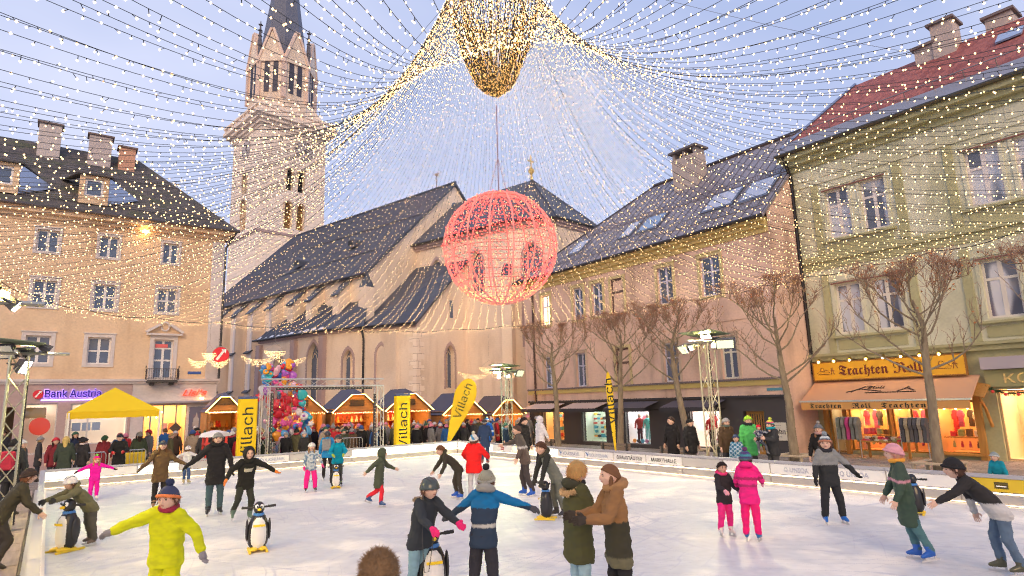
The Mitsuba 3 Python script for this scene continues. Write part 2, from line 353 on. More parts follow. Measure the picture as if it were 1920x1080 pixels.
GLYPHS = json.loads('{"T":[89,[[[[3,20],[16,34],[20,36],[28,36],[40,30],[46,31],[49,34],[48,39],[30,54],[28,60],[30,68],[39,77],[45,80],[44,83],[27,90],[18,89],[12,82],[12,74],[21,60],[16,57],[8,67],[6,72],[6,85],[8,90],[15,97],[31,105],[40,105],[79,85],[91,86],[92,82],[74,68],[67,69],[52,78],[46,74],[44,70],[46,64],[51,59],[66,48],[68,42],[64,31],[57,27],[49,26],[49,23],[67,14],[78,15],[83,20],[87,16],[75,4],[63,-3],[56,-3],[18,19],[11,19],[6,16]]]]],"r":[52,[[[[3,55],[17,72],[26,63],[28,56],[36,65],[38,72],[42,72],[44,66],[50,61],[50,55],[47,54],[43,45],[39,45],[38,51],[35,54],[28,46],[28,19],[36,15],[40,15],[45,19],[47,15],[28,-3],[24,-1],[25,3],[8,9],[8,13],[11,16],[11,52],[10,55]]]]],"a":[66,[[[[3,26],[3,35],[7,46],[18,59],[31,70],[36,71],[36,68],[42,65],[58,61],[58,56],[54,52],[54,16],[59,14],[63,18],[65,14],[51,-2],[48,-2],[47,2],[39,7],[37,14],[14,-3],[12,-1],[13,4],[6,14]],[[19,42],[20,27],[26,14],[29,14],[38,21],[38,52],[28,57],[23,56]]]]],"c":[54,[[[[8,51],[13,58],[31,71],[37,71],[44,65],[49,67],[51,64],[41,53],[37,53],[30,59],[25,60],[26,19],[35,14],[42,16],[46,20],[49,18],[48,15],[27,-3],[23,-2],[24,2],[18,5],[9,15]]]]],"h":[65,[[[[5,9],[9,11],[10,15],[10,86],[7,94],[11,96],[18,86],[25,98],[30,101],[39,102],[39,98],[30,96],[27,91],[26,56],[28,56],[45,70],[49,69],[48,64],[56,54],[61,41],[61,23],[57,8],[41,-18],[32,-28],[28,-27],[41,-5],[46,14],[45,37],[34,55],[26,50],[26,17],[28,14],[31,14],[36,17],[38,14],[22,-3],[16,-3],[13,2],[5,5]]]]],"t":[45,[[[[4,56],[4,60],[16,70],[20,76],[24,87],[29,87],[27,66],[44,66],[44,56],[27,56],[27,17],[35,14],[42,17],[44,13],[26,-3],[22,-1],[23,2],[8,7],[8,12],[11,16],[11,55]]]]],"e":[58,[[[[8,50],[13,57],[36,72],[40,72],[54,50],[50,45],[25,27],[26,21],[34,15],[45,16],[50,21],[53,19],[53,17],[33,-3],[29,-2],[29,1],[17,6],[10,14],[8,21]],[[26,58],[25,35],[26,34],[38,42],[39,45],[30,60]]]]],"n":[75,[[[[3,55],[3,57],[17,72],[26,63],[29,55],[46,72],[51,72],[57,65],[64,63],[64,59],[60,54],[60,17],[61,14],[64,14],[70,18],[72,16],[71,13],[56,-3],[44,7],[44,51],[38,57],[28,46],[28,14],[32,10],[32,5],[27,4],[22,-3],[17,-3],[15,2],[7,5],[7,10],[11,13],[11,52],[10,55]]]]],"R":[123,[[[[2,15],[4,20],[15,18],[23,21],[25,20],[23,13],[24,6],[29,3],[37,3],[46,9],[52,25],[53,51],[51,67],[46,81],[38,90],[32,92],[21,91],[13,84],[11,78],[11,69],[13,63],[23,53],[32,50],[31,44],[23,46],[13,52],[5,64],[4,83],[9,93],[16,100],[28,105],[43,104],[55,98],[64,87],[76,96],[92,104],[94,102],[93,97],[95,93],[106,82],[112,82],[113,77],[95,62],[101,51],[104,31],[110,15],[115,13],[118,16],[121,16],[123,12],[106,-3],[101,-3],[94,4],[88,18],[83,45],[79,51],[75,51],[70,46],[69,32],[63,16],[51,2],[44,-2],[29,-3],[13,-1],[7,-3],[5,-1],[6,11]],[[66,81],[71,56],[93,70],[83,84],[78,88],[71,86]]]]],"o":[64,[[[[6,7],[6,11],[9,14],[9,57],[47,72],[47,65],[61,41],[61,32],[57,23],[34,-3],[29,-3],[23,2]],[[27,16],[35,11],[40,11],[45,22],[45,35],[32,60],[26,57]]]]],"l":[39,[[[[5,8],[5,13],[8,15],[9,22],[9,85],[6,95],[10,97],[17,87],[19,93],[25,99],[32,102],[37,102],[37,98],[30,97],[25,88],[25,20],[30,15],[37,14],[42,16],[44,13],[27,-3],[23,-3],[22,2]]]]]}')
def blackletter(s, height, depth=.015, gap=0):
    """Broken-letter writing as a mesh in the xy plane, reading along +x."""
    mb, x, k = MB(), 0.0, height / 105
    for ch in s:
        if ch == ' ': x += 45 + gap; continue
        adv, polys = GLYPHS[ch]
        for q in polys:
            g = Polygon(q[0], q[1:]).buffer(0)
            for e in getattr(g, 'geoms', [g]):
                m = trimesh.creation.extrude_polygon(e, depth, engine='earcut')
                mb.raw((m.vertices + [x, 0, 0]) * [k, k, 1], m.faces)
        x += adv + gap
    return mb.mesh()
# ---------------------------------------------------------------- ground, platform, ice
GZ = -0.3
RX0, RX1, RY0, RY1 = 0.05, 15.45, -9.0, 25.4
struct('ground', MB().poly3([(-300, -300, GZ), (300, -300, GZ), (300, 400, GZ), (-300, 400, GZ)]), 'paving')
b = MB()                                   # the rink's deck: a low platform that carries ice and boards
b.box((RX0 - .2, RY0, GZ), (RX1 + 2.0, RY1 + 1.0, -.02))
struct('rink_base', b, 'paint', (.42, .42, .44))
def ice_sheet():
    nx, ny = 120, 260
    x = np.linspace(RX0 + .02, RX1 - .02, nx); y = np.linspace(RY0, RY1 - .02, ny)
    X, Y = np.meshgrid(x, y, indexing='ij')
    e = np.minimum(np.minimum(X - RX0, RX1 - X), RY1 - Y)
    P = np.stack([X, Y, X * 0], -1)
    Z = -.012 + .012 * np.clip(1 - e / .35, 0, 1) * (1 + 3.5 * meshkit.fbm(P * 2.0, 3, 5)) + .008 * meshkit.fbm(P * 3.1, 3, 8)
    v = np.stack([X, Y, Z], -1).reshape(-1, 3); i = np.arange(nx * ny).reshape(nx, ny)
    q = np.stack([i[:-1, :-1], i[1:, :-1], i[1:, 1:], i[:-1, 1:]], -1).reshape(-1, 4)
    return MB().raw(v, q)
struct('ice', ice_sheet(), 'ice_mat', smooth=True)
# boardwalk left of the rink, one plank at a time near the viewer
labels['boardwalk'] = {'kind': 'structure'}
r = random.Random(3)
y = 1.0; k = 0
while y < 26:
    w = .28
    for (x0, x1) in ((-2.9, -1.55), (-1.52, -.2)):
        z = -.02 + r.uniform(-.004, .004)
        put(pkey('boardwalk', 'plank'), MB().box((x0 + r.uniform(-.01, .01), y, z - .05), (x1, y + w - .012, z)), 'plank_wood')
    y += w
put('boardwalk__frame', MB().box((-2.95, 1, GZ), (-.16, 26, -.08)), 'paint', (.2, .17, .15))
# ---------------------------------------------------------------- bank building on the left
BK = Frame((0, 38, 0), (1, 0, 0), (0, -1, 0))
bank = thing('bank_building', 'apricot three storey building with white window surrounds and a bank on its ground floor', 'building')
BL, BR, BE = -9.0, 7.45, 12.55
lowW = [(-5.0, -3.9), (-1.2, -.2), (1.3, 2.3)]
midW = [(-5.0, -3.9), (-1.15, -.2), (1.36, 2.34), (4.24, 5.18)]
topW = [(-5.0, -3.95), (-1.2, -.3), (1.4, 2.27), (4.33, 5.1)]
holes = [rect(a, c, 4.86, 6.22) for a, c in lowW] + [rect(4.24, 5.16, 4.12, 6.2)] + [rect(a, c, 7.68, 8.98) for a, c in midW] + [rect(a, c, 10.42, 11.55) for a, c in topW]
part(bank, 'upper_wall', BK.wall(rect(BL, BR, 4.02, BE), holes, .45), 'plaster_bank')
for a, c in lowW: window(bank, BK, a, c, 4.86, 6.22, trans=(.5,), surround=.17)
for a, c in midW: window(bank, BK, a, c, 7.68, 8.98, trans=(.5,), surround=.15)
for a, c in topW: window(bank, BK, a, c, 10.42, 11.55, surround=.12)
# balcony door with its broken pediment and iron balcony
dk = window(bank, BK, 4.24, 5.16, 4.12, 6.2, trans=(.47, .78), surround=.2, name='balcony_door')
labels[dk] = {'label': 'tall glazed balcony door under a broken pediment'}
part(dk, 'notice', BK.up(MB().box((4.32, -.15, 5.78), (4.92, -.14, 5.98))), 'paint', (.7, .16, .17))
b = MB()
def gable_bar(b, p0, p1, w, d0, d1):
    (s0, h0), (s1, h1) = p0, p1
    L = math.hypot(s1 - s0, h1 - h0); nx, nh = -(h1 - h0) / L * w, (s1 - s0) / L * w
    q = [(s0, h0), (s1, h1), (s1 + nx, h1 + nh), (s0 + nx, h0 + nh)]
    v = [(s, d, h) for d in (d0, d1) for s, h in q]
    b.raw(v, [(0, 1, 2, 3), (7, 6, 5, 4), (0, 4, 5, 1), (1, 5, 6, 2), (2, 6, 7, 3), (3, 7, 4, 0)])
b.box((3.85, .0, 6.42), (5.55, .26, 6.52))
gable_bar(b, (3.85, 6.52), (4.5, 6.95), .13, 0, .28); gable_bar(b, (4.9, 6.95), (5.55, 6.52), .13, 0, .28)
part(bank, 'pediment', BK.up(b), 'plaster_trim')
b = MB(); a = np.linspace(0, 2 * PI, 17)
b.path([(4.7 + .19 * math.cos(t), .12, 6.9 + .23 * math.sin(t)) for t in a], .045, 6)
part(bank, 'oval_frame', BK.up(b), 'plaster_trim')
bal = part(bank, 'balcony', BK.up(MB().box((4.0, .0, 3.9), (5.4, .62, 4.02)).box((4.15, 0, 3.76), (4.35, .4, 3.9)).box((5.05, 0, 3.76), (5.25, .4, 3.9))), 'paint', (.07, .065, .065))
b = MB()
rim = [(3.95, .02), (3.95, .5), (4.15, .68), (5.25, .68), (5.45, .5), (5.45, .02)]
for h in (4.12, 4.6): b.path([(s, d, h) for s, d in rim], .018, 5)
for i in range(len(rim) - 1):
    p, q = np.array(rim[i]), np.array(rim[i + 1]); n = max(1, int(np.hypot(*(q - p)) / .1))
    for j in range(n + 1):
        t = p + (q - p) * j / n; b.path([(t[0], t[1], 4.03), (t[0], t[1] + .05, 4.25), (t[0], t[1], 4.6)], .009, 4)
for s in (3.93, 5.47):
    b.path([(s, .3 + .1 * math.cos(t), 4.68 + .1 * math.sin(t)) for t in np.linspace(0, 5, 9)], .016, 4)
part(bal, 'railing', BK.up(b), 'paint', (.06, .05, .05))
# string course, corner pilaster, eaves cornice
part(bank, 'string_course', BK.up(MB().box((BL, 0, 3.98), (BR + .1, .2, 4.1)).box((BL, 0, 3.86), (BR + .05, .1, 3.98))), 'plaster_trim')
part(bank, 'corner_pilaster', BK.up(MB().box((6.82, .0, 4.1), (BR, .04, 12.0))), 'plaster_trim')
part(bank, 'cornice', BK.up(MB().box((BL, 0, 11.95), (BR, .05, 12.1)).box((BL, 0, 12.1), (BR + .2, .22, 12.3)).box((BL, 0, 12.3), (BR + .4, .5, 12.5)).box((BL, 0, 12.5), (BR + .5, .62, 12.62))), 'plaster_bank')
part(bank, 'eaves_lamp', BK.up(MB().ball((3.4, .35, 11.98), (.16, .16, .09), 2)), 'paint', (.9, .8, .6), True, glow(26, 14, 4.5), label='glowing orange lamp under the eaves')
# ground floor: a mauve bank front and a pale shop front
gf = [rect(-1.75, -1.3, GZ, 2.8), rect(-1.05, .34, .55, 2.93), rect(.88, 3.55, .9, 2.9), rect(4.0, 6.05, .0, 2.75)]
part(bank, 'bank_front', BK.wall(rect(BL, 3.42, GZ, 3.86), gf[:2] + [rect(.88, 3.3, .9, 2.9)], .3), 'plaster_mauve')
part(bank, 'shop_front', BK.wall(rect(3.43, BR, GZ, 3.86), [rect(4.0, 6.05, .0, 2.75)], .3), 'plaster_trim')
part(bank, 'shop_canopy', BK.up(MB().box((3.6, 0, 2.82), (7.5, .35, 2.92))), 'metal', (.5, .48, .5))
def lit_room(parent, fr, s0, s1, h0, h1, depth, wallc, lampL, back=None, glass=True, mull=(), fc=(.5, .5, .5)):
    """A shop window: frame, glass, the room behind and its ceiling lamp."""
    b = MB(); w = .05
    b.box((s0, -.2, h0), (s0 + w, -.12, h1)).box((s1 - w, -.2, h0), (s1, -.12, h1)).box((s0 + w, -.2, h0), (s1 - w, -.12, h0 + w)).box((s0 + w, -.2, h1 - w), (s1 - w, -.12, h1))
    for t in mull:
        s = s0 + (s1 - s0) * t; b.box((s - .035, -.2, h0 + w), (s + .035, -.12, h1 - w))
    k = part(parent, 'shop_window', fr.up(b), 'paint', fc)
    if glass: part(k, 'glass', fr.up(MB().poly3([(s0, -.16, h0), (s1, -.16, h0), (s1, -.16, h1), (s0, -.16, h1)])), 'shop_glass')
    D = -depth
    q = MB().box((s0 - .3, D - .05, h0 - .1), (s1 + .3, D, h1 + .1)).box((s0 - .1, D, h0 - .12), (s0 - .02, -.31, h1 + .1)).box((s1 + .02, D, h0 - .12), (s1 + .1, -.31, h1 + .1))
    q.box((s0 - .1, D, h1 + .02), (s1 + .1, -.31, h1 + .1)).box((s0 - .1, D, h0 - .12), (s1 + .1, -.31, h0 - .02))
    part(k, 'interior', fr.up(q), 'paint', back or wallc)
    part(k, 'ceiling_lamp', fr.up(MB().box((s0 + .2, D + .25, h1 - .03), (s1 - .2, -.5, h1 + .01))), 'paint', (.9, .9, .9), glowing=glow(*lampL))
    return k
k1 = lit_room(bank, BK, -1.05, .34, .55, 2.93, 1.6, (.8, .74, .68), (6, 5.2, 4.2))
part(k1, 'round_poster', BK.up(MB().tube((-.3, -.34, 1.85), (-.3, -.31, 1.85), .42, .42, 24)), 'paint', (.75, .08, .05))
part(k1, 'cash_machine', BK.up(MB().box((-.95, -1.2, 2.25), (-.1, -.5, 2.75))), 'paint', (.3, .22, .1))
k2 = lit_room(bank, BK, .88, 3.3, .9, 2.9, 1.6, (.75, .7, .64), (5, 4.4, 3.6), mull=(.3,))
for i in range(3): part(k2, 'notice_board', BK.up(MB().box((1.0 + .42 * i, -.9, 1.55), (1.35 + .42 * i, -.87, 1.95))), 'paint', (.25, .33, .5))
k3 = lit_room(bank, BK, 4.0, 6.05, .0, 2.75, 2.0, (.85, .62, .36), (13, 8.5, 4), mull=(.45, .75), fc=(.45, .38, .3))
b = MB()
for i in range(14): b.ball((4.15 + .13 * (i % 7) + .03 * (i // 7), -.6 - .25 * (i // 7), 2.5 - .07 * ((i * 5) % 7)), .045, 1)
part(k3, 'hanging_lamp', BK.up(b), 'paint', (1, .9, .6), True, glow(18, 11, 4.5), kind='stuff')
for i in range(3):
    for j in range(3): part(k3, 'goods', BK.up(MB().box((5.1 + .3 * i, -1.6, .2 + .6 * j), (5.32 + .3 * i, -1.3, .55 + .6 * j))), 'paint', ((.5, .2, .1), (.6, .5, .3), (.3, .2, .3))[(i + j) % 3])
part(k3, 'sign_plate', BK.up(MB().raw([(5.25, -.1, 1.5), (5.55, -.1, 1.2), (5.85, -.1, 1.5), (5.55, -.1, 1.8), (5.25, -.13, 1.5), (5.55, -.13, 1.2), (5.85, -.13, 1.5), (5.55, -.13, 1.8)], [(0, 1, 2, 3), (4, 7, 6, 5), (0, 4, 5, 1), (1, 5, 6, 2), (2, 6, 7, 3), (3, 7, 4, 0)])), 'paint', (.1, .08, .06))
pk = part(bank, 'poster', BK.up(MB().box((6.15, .0, .35), (7.35, .05, 2.6))), 'paint', (.16, .16, .24), label='dark poster showing two standing figures')
for s, c in ((6.5, (.5, .46, .46)), (7.05, (.06, .06, .09))):
    g = Polygon([(s - .13, .6), (s - .05, 1.25), (s - .17, 1.6), (s - .12, 2.0), (s - .05, 2.05), (s, 2.3), (s + .07, 2.05), (s + .14, 1.95), (s + .13, 1.5), (s + .08, 1.2), (s + .12, .6), (s + .03, .6), (s, 1.1), (s - .05, .6)])
    m = trimesh.creation.extrude_polygon(g, .012, engine='earcut')
    part(pk, 'figure', on_frame(BK, m, 0, 0, .05), 'paint', c)
# lettering on the bank: halo-lit blue letters and the round emblem before them
m = text('Bank Austria', .36, .05, True); KX = 2.33 / m.vertices[:, 0].max(); m.vertices[:, 0] *= KX
sgn = part(bank, 'lettering', on_frame(BK, m, -.27, 3.22, .10), 'paint', (.03, .02, .24))
part(sgn, 'backlight', on_frame(BK, text('Bank Austria', .40, .02, True, spread=KX * .91), -.29, 3.20, .03), 'paint', (.5, .4, .9), glowing=glow(1.6, .9, 5.0))
part(sgn, 'light_bar', BK.up(MB().box((-.35, .03, 3.06), (2.15, .06, 3.12))), 'paint', (.6, .5, .9), glowing=glow(2.2, 1.5, 5.0))
em = part(bank, 'emblem', BK.up(MB().tube((-.48, .03, 3.37), (-.48, .12, 3.37), .21, .21, 24)), 'paint', (.65, .03, .05))
def slash(fr, s, h, r, d):
    g = Polygon([(-.62 * r, -.55 * r), (-.36 * r, -.72 * r), (.38 * r, .38 * r), (.58 * r, .2 * r), (.6 * r, .78 * r), (.02 * r, .74 * r), (.18 * r, .56 * r)])
    return on_frame(fr, trimesh.creation.extrude_polygon(g, .012, engine='earcut'), s, h, d)
part(em, 'mark', slash(BK, -.48, 3.37, .21, .12), 'paint', (.85, .82, .82))
m = text("Lisi's", .30, .05, True, shear=.45, spread=1.15)
part(bank, 'script_sign', on_frame(BK, m, 5.72, 3.2, .08), 'paint', (.85, .05, .03), glowing=glow(1.8, .12, .05), label='red script sign glowing above the shop window')
part(bank, 'spotlight', BK.up(MB().tube((6.75, .3, 3.0), (6.6, .22, 3.06), .06, .04, 8)), 'paint', (.9, .7, .4), glowing=glow(30, 17, 6))
part(bank, 'street_sign', BK.up(MB().box((5.95, .0, 4.36), (6.6, .03, 4.5))), 'paint', (.05, .1, .34), label='small blue street name plate')
# hipped tile roof
EV = 37.38
b = MB()
e0, e1, r0, r1 = (BL - .5, EV, 12.62), (BR + .62, EV, 12.62), (BL - .5, 44.3, 18.3), (3.3, 44.3, 18.3)
e2, e3 = (BR + .62, 51.5, 12.62), (BL - .5, 51.5, 12.62)
b.slab([e0, e1, r1, r0], .15).slab([e1, e2, r1], .15).slab([e2, e3, r0, r1], .15)
roof = part(bank, 'roof', b, 'bank_tiles')
part(bank, 'rear_wall', MB().box((BL, 40.8, GZ), (BR - .4, 51, 12.5)).box((BR - .39, 38.46, GZ), (BR, 51, 12.5)).box((BL, 38.5, 4.2), (BR - .4, 40.7, 4.4)), 'plaster_bank')
part(bank, 'gutter', MB().tube((BL, EV - .02, 12.58), (BR + .66, EV - .02, 12.58), .09, .09, 8), 'metal', (.16, .13, .12))
part(bank, 'downpipe', MB().path([(BR + .5, EV + .1, 12.5), (BR + .25, 37.8, 12.0), (BR + .06, 37.9, 11.6), (BR + .06, 37.9, 4.1)], .06, 8), 'metal', (.06, .06, .07))
def roof_pt(x, t): return np.array([x, EV + t * (44.3 - EV), 12.62 + t * 5.68])
for t in (.1, .56):
    b = MB()
    xs = np.arange(BL, (BR + .62) - t * 4.6 - .2, .16); up = np.array([0, -.12, .30])
    for q in (.25, .6, .95): b.path([roof_pt(xs[0], t) + up * q, roof_pt(xs[-1], t) + up * q], .02, 4)
    for x in xs: b.tube(roof_pt(x, t), roof_pt(x, t) + up, .012, .012, 4)
    part(roof, 'snow_guard', b, 'metal', (.42, .37, .33))
for x0 in (-3.45, .3):
    d = part(bank, 'dormer', MB().box((x0, 37.95, 13.2), (x0 + .24, 40.5, 14.75)).box((x0 + 1.06, 37.95, 13.2), (x0 + 1.3, 40.5, 14.75)).box((x0 + .24, 37.95, 14.58), (x0 + 1.06, 40.5, 14.75)).box((x0 + .24, 37.95, 13.2), (x0 + 1.06, 38.0, 13.62)), 'plaster_bank')
    fd = Frame((0, 38.06, 0), (1, 0, 0), (0, -1, 0))
    b = MB().box((x0 + .24, -.1, 13.62), (x0 + .34, 0, 14.58)).box((x0 + .96, -.1, 13.62), (x0 + 1.06, 0, 14.58)).box((x0 + .34, -.1, 13.62), (x0 + .96, 0, 13.72)).box((x0 + .34, -.1, 14.48), (x0 + .96, 0, 14.58))
    part(d, 'window_frame', fd.up(b), 'paint', (.75, .75, .78))
    part(d, 'pane', fd.up(MB().box((x0 + .34, -.09, 13.72), (x0 + .96, -.06, 14.48))), 'pane')
    part(d, 'roof', MB().slab([(x0 - .12, 37.75, 14.78), (x0 + 1.42, 37.75, 14.78), (x0 + .65, 39.5, 15.35)], .06).slab([(x0 - .12, 37.75, 14.78), (x0 + .65, 39.5, 15.35), (x0 - .9, 40.6, 15.0)], .06).slab([(x0 + 1.42, 37.75, 14.78), (x0 + .65, 39.5, 15.35), (x0 + 2.1, 40.6, 15.0)], .06), 'bank_tiles')
    part(d, 'cheek', MB().slab([(x0 + 1.31, 38.0, 14.75), (x0 + 1.31, 38.0, 13.25), (x0 + 2.75, 38.9, 14.02), (x0 + 1.8, 39.9, 14.9)], .04), 'metal', (.36, .42, .55))
for i, (x0, x1, z1, c) in enumerate(((-1.8, -.75, 18.95, (.5, .45, .44)), (.6, 1.75, 18.8, (.47, .41, .40)), (2.15, 3.0, 18.35, (.55, .3, .2)))):
    ch = part(bank, 'chimney', MB().box((x0, 42.6, 16.0), (x1, 43.4, z1)), 'paint', c)
    part(ch, 'cap', MB().box((x0 - .1, 42.5, z1), (x1 + .1, 43.5, z1 + .1)), 'paint', (.16, .12, .11))
rs = thing('round_bank_sign', 'round red and white projecting sign at the right corner of the apricot building', 'sign')
part(rs, 'disc', MB().tube((7.35, 37.0, 5.35), (7.35, 36.86, 5.35), .43, .43, 28), 'gloss', (.72, .03, .04), 30)
part(rs, 'mark', slash(Frame((0, 36.86, 0), (1, 0, 0), (0, -1, 0)), 7.35, 5.35, .43, .0), 'paint', (.88, .86, .86))
for h in (4.85, 5.8): part(rs, 'bracket', MB().box((7.3, 36.95, h), (7.4, 38, h + .05)), 'metal', (.4, .4, .42))
# ---------------------------------------------------------------- pink building on the right
PK = Frame((26, 0, 0), (0, 1, 0), (-1, 0, 0))
pink = thing('pink_building', 'long pink rendered building with bare roof seams and a dark shop front behind the trees', 'building')
P0, P1, PE = 15.1, 33.4, 10.35
tw = [(17.82, 18.98), (20.75, 21.78), (25.98, 26.92), (27.68, 28.62), (30.88, 31.78)]
bw = [(17.3, 18.2), (20.72, 21.74), (27.72, 28.6), (30.75, 31.7)]
holes = [rect(a, c, 7.25, 9.25) for a, c in tw] + [rect(a, c, 3.15, 5.18) for a, c in bw] + [rect(24.28, 25.28, 7.25, 9.25), rect(24.15, 25.2, 3.15, 5.2)]
part(pink, 'upper_wall', PK.wall(rect(P0, P1, 2.95, PE), holes, .4), 'plaster_pink')
YS = (.52, .44, .24)
for i, (a, c) in enumerate(tw):
    k = window(pink, PK, a, c, 7.25, 9.25, trans=(.62,), col=(.50, .52, .68), surround=.16, smat='paint', scol=YS, lit=(7, 4.2, 1.5) if i == 4 else None)
    if i == 4: labels[k] = {'label': 'lit window glowing orange beside the glowing ball'}
for i, (a, c) in enumerate(bw): window(pink, PK, a, c, 3.15, 5.18, trans=(.62,), col=(.50, .52, .66) if i else (.6, .6, .55), surround=.15, smat='paint', scol=(.50, .40, .32))
for h0, h1, a, c in ((7.25, 9.25, 24.28, 25.28), (3.15, 5.2, 24.15, 25.2)):
    k = part(pink, 'blind_window', PK.up(MB().box((a, -.14, h0), (c, -.1, h1))), 'plaster_pink', label='walled up window panel in a dark frame')
    b = MB()
    for lo, hi in (((a, -.1, h0), (a + .1, -.06, h1)), ((c - .1, -.1, h0), (c, -.06, h1)), ((a + .1, -.1, h1 - .12), (c - .1, -.06, h1)), ((a + .1, -.1, h0 + 1.15), (c - .1, -.06, h0 + 1.27))): b.box(lo, hi)
    part(k, 'frame', PK.up(b), 'paint', (.10, .06, .06))
    b = MB().box((a - .16, 0, h0 - .1), (a, .05, h1 + .16)).box((c, 0, h0 - .1), (c + .16, .05, h1 + .16)).box((a, 0, h1), (c, .05, h1 + .16))
    part(k, 'surround', PK.up(b), 'paint', YS)
part(pink, 'string_course', PK.up(MB().box((P0, 0, 3.02), (P1, .16, 3.12))), 'paint', (.16, .13, .14))
part(pink, 'yellow_band', PK.up(MB().box((P0, 0, 2.78), (P1, .1, 3.02))), 'paint', (.50, .40, .15))
part(pink, 'cornice', PK.up(MB().box((P0, 0, 9.75), (P1, .08, 10.0)).box((P0, 0, 10.0), (P1, .25, 10.22)).box((P0, 0, 10.22), (P1, .48, 10.42))), 'paint', (.54, .42, .17))
part(pink, 'sill_band', PK.up(MB().box((P0, 0, 5.9), (P1, .05, 6.05))), 'plaster_pink')
part(pink, 'end_wall', MB().box((26.02, P0 - .02, GZ), (29.3, P0 + .35, 10.3)).box((28.4, P0 + .36, GZ), (40, P1, 10.3)).box((26.42, P0 + .36, 2.4), (28.4, P1, 2.6)), 'plaster_pink')
part(pink, 'left_end', MB().box((26.02, P1, GZ), (40, P1 + .3, 10.3)), 'plaster_pink')
# roof: standing seams, two rows of snow guards, skylights, chimney, hipped far end
E0, RZ = 10.45, 16.6
def pr(u, w): return np.array([u, w, E0 + (u - 25.45) * (RZ - E0) / (32.2 - 25.45)])
pts = [pr(25.45, 14.98), pr(25.45, 34.0), pr(32.2, 26.6), pr(32.2, 14.98)]
part(pink, 'end_gable', MB().raw([(u_, w_, z_) for w_ in (15.06, 15.4) for u_, z_ in ((25.95, 10.1), (25.95, 10.75), (32.2, 16.42), (38.4, 10.7), (38.4, 10.1))], [(0, 1, 2), (0, 2, 4), (2, 3, 4), (7, 6, 5), (9, 7, 5), (9, 8, 7), (1, 6, 7), (1, 7, 2)]), 'plaster_pink')
roof = part(pink, 'roof', MB().slab(pts, .12).slab([pr(25.45, 34.0), (38.9, 34.0, E0), pr(32.2, 26.6)], .12).slab([(38.9, 34, E0), (38.9, 14.98, E0), pr(32.2, 14.98), pr(32.2, 26.6)], .12), 'tin_roof')
b = MB()
for w in np.arange(15.1, 33.9, .55):
    um = 32.2 if w < 26.6 else 25.45 + (34.0 - w) / 7.4 * 6.75
    if um > 25.6: b.tube(pr(25.47, w) + [0, 0, .02], pr(um, w) + [0, 0, .02], .022, .022, 4)
part(roof, 'seam', b, 'metal', (.2, .18, .2), kind='stuff')
part(roof, 'ridge_cap', MB().tube(pr(32.2, 14.2), pr(32.2, 26.6), .16, .16, 8).tube(pr(32.2, 26.6), pr(25.45, 34.0), .08, .08, 6), 'metal', (.12, .1, .1))
def guard(parent, u, w0, w1, hh, c):
    b = MB(); nrm = np.array([-.25, 0, .97]) * hh
    for q in (.08, 1.0): b.tube(pr(u, w0) + nrm * q, pr(u, w1) + nrm * q, .022, .022, 4)
    for w in np.arange(w0, w1, .14): b.tube(pr(u, w), pr(u, w) + nrm, .016, .016, 3)
    part(parent, 'snow_guard', b, 'metal', c)
guard(roof, 26.2, 15.3, 32.2, .36, (.42, .42, .45)); guard(roof, 28.5, 15.1, 29.8, .26, (.42, .36, .36))
part(pink, 'gutter', MB().tube((25.38, 15.0, 10.42), (25.38, 34.05, 10.42), .09, .09, 8), 'metal', (.07, .065, .07))
def skylight(w0, w1, u0, u1, c):
    nrm = np.array([-.68, 0, .74]) * .10
    f = part(roof, 'skylight', MB().slab([pr(u0, w0) + nrm, pr(u0, w1) + nrm, pr(u1, w1) + nrm, pr(u1, w0) + nrm], .12), 'metal', (.25, .27, .33))
    d = np.array([-.68, 0, .74]) * .115
    part(f, 'pane', MB().poly3([pr(u0 + .1, w0 + .1) + d, pr(u0 + .1, w1 - .1) + d, pr(u1 - .1, w1 - .1) + d, pr(u1 - .1, w0 + .1) + d]), 'gloss', c)
skylight(22.3, 23.9, 26.9, 28.2, (.20, .30, .46)); skylight(24.3, 25.3, 26.9, 28.2, (.42, .47, .58)); skylight(17.4, 19.3, 26.9, 28.3, (.40, .45, .58)); skylight(15.4, 17.0, 26.8, 28.3, (.36, .42, .55)); skylight(28.6, 29.8, 26.8, 28.0, (.36, .42, .55))
ch = part(pink, 'chimney', MB().box((30.3, 21.75, 13.5), (31.3, 23.55, 16.95)), 'paint', (.42, .36, .33))
part(ch, 'pillar', MB().box((30.35, 21.8, 16.95), (31.25, 21.95, 17.35)), 'paint', (.36, .31, .29))
for w in (22.6, 23.35): part(ch, 'pillar', MB().box((30.35, w, 16.95), (31.25, w + .15, 17.35)), 'paint', (.36, .31, .29))
part(ch, 'cap', MB().box((30.15, 21.6, 17.35), (31.45, 23.7, 17.48)), 'paint', (.14, .12, .12))
part(pink, 'downpipe', MB().path([(25.9, 32.6, 10.3), (25.9, 32.6, 2.3)], .07, 8), 'metal', (.12, .08, .07))
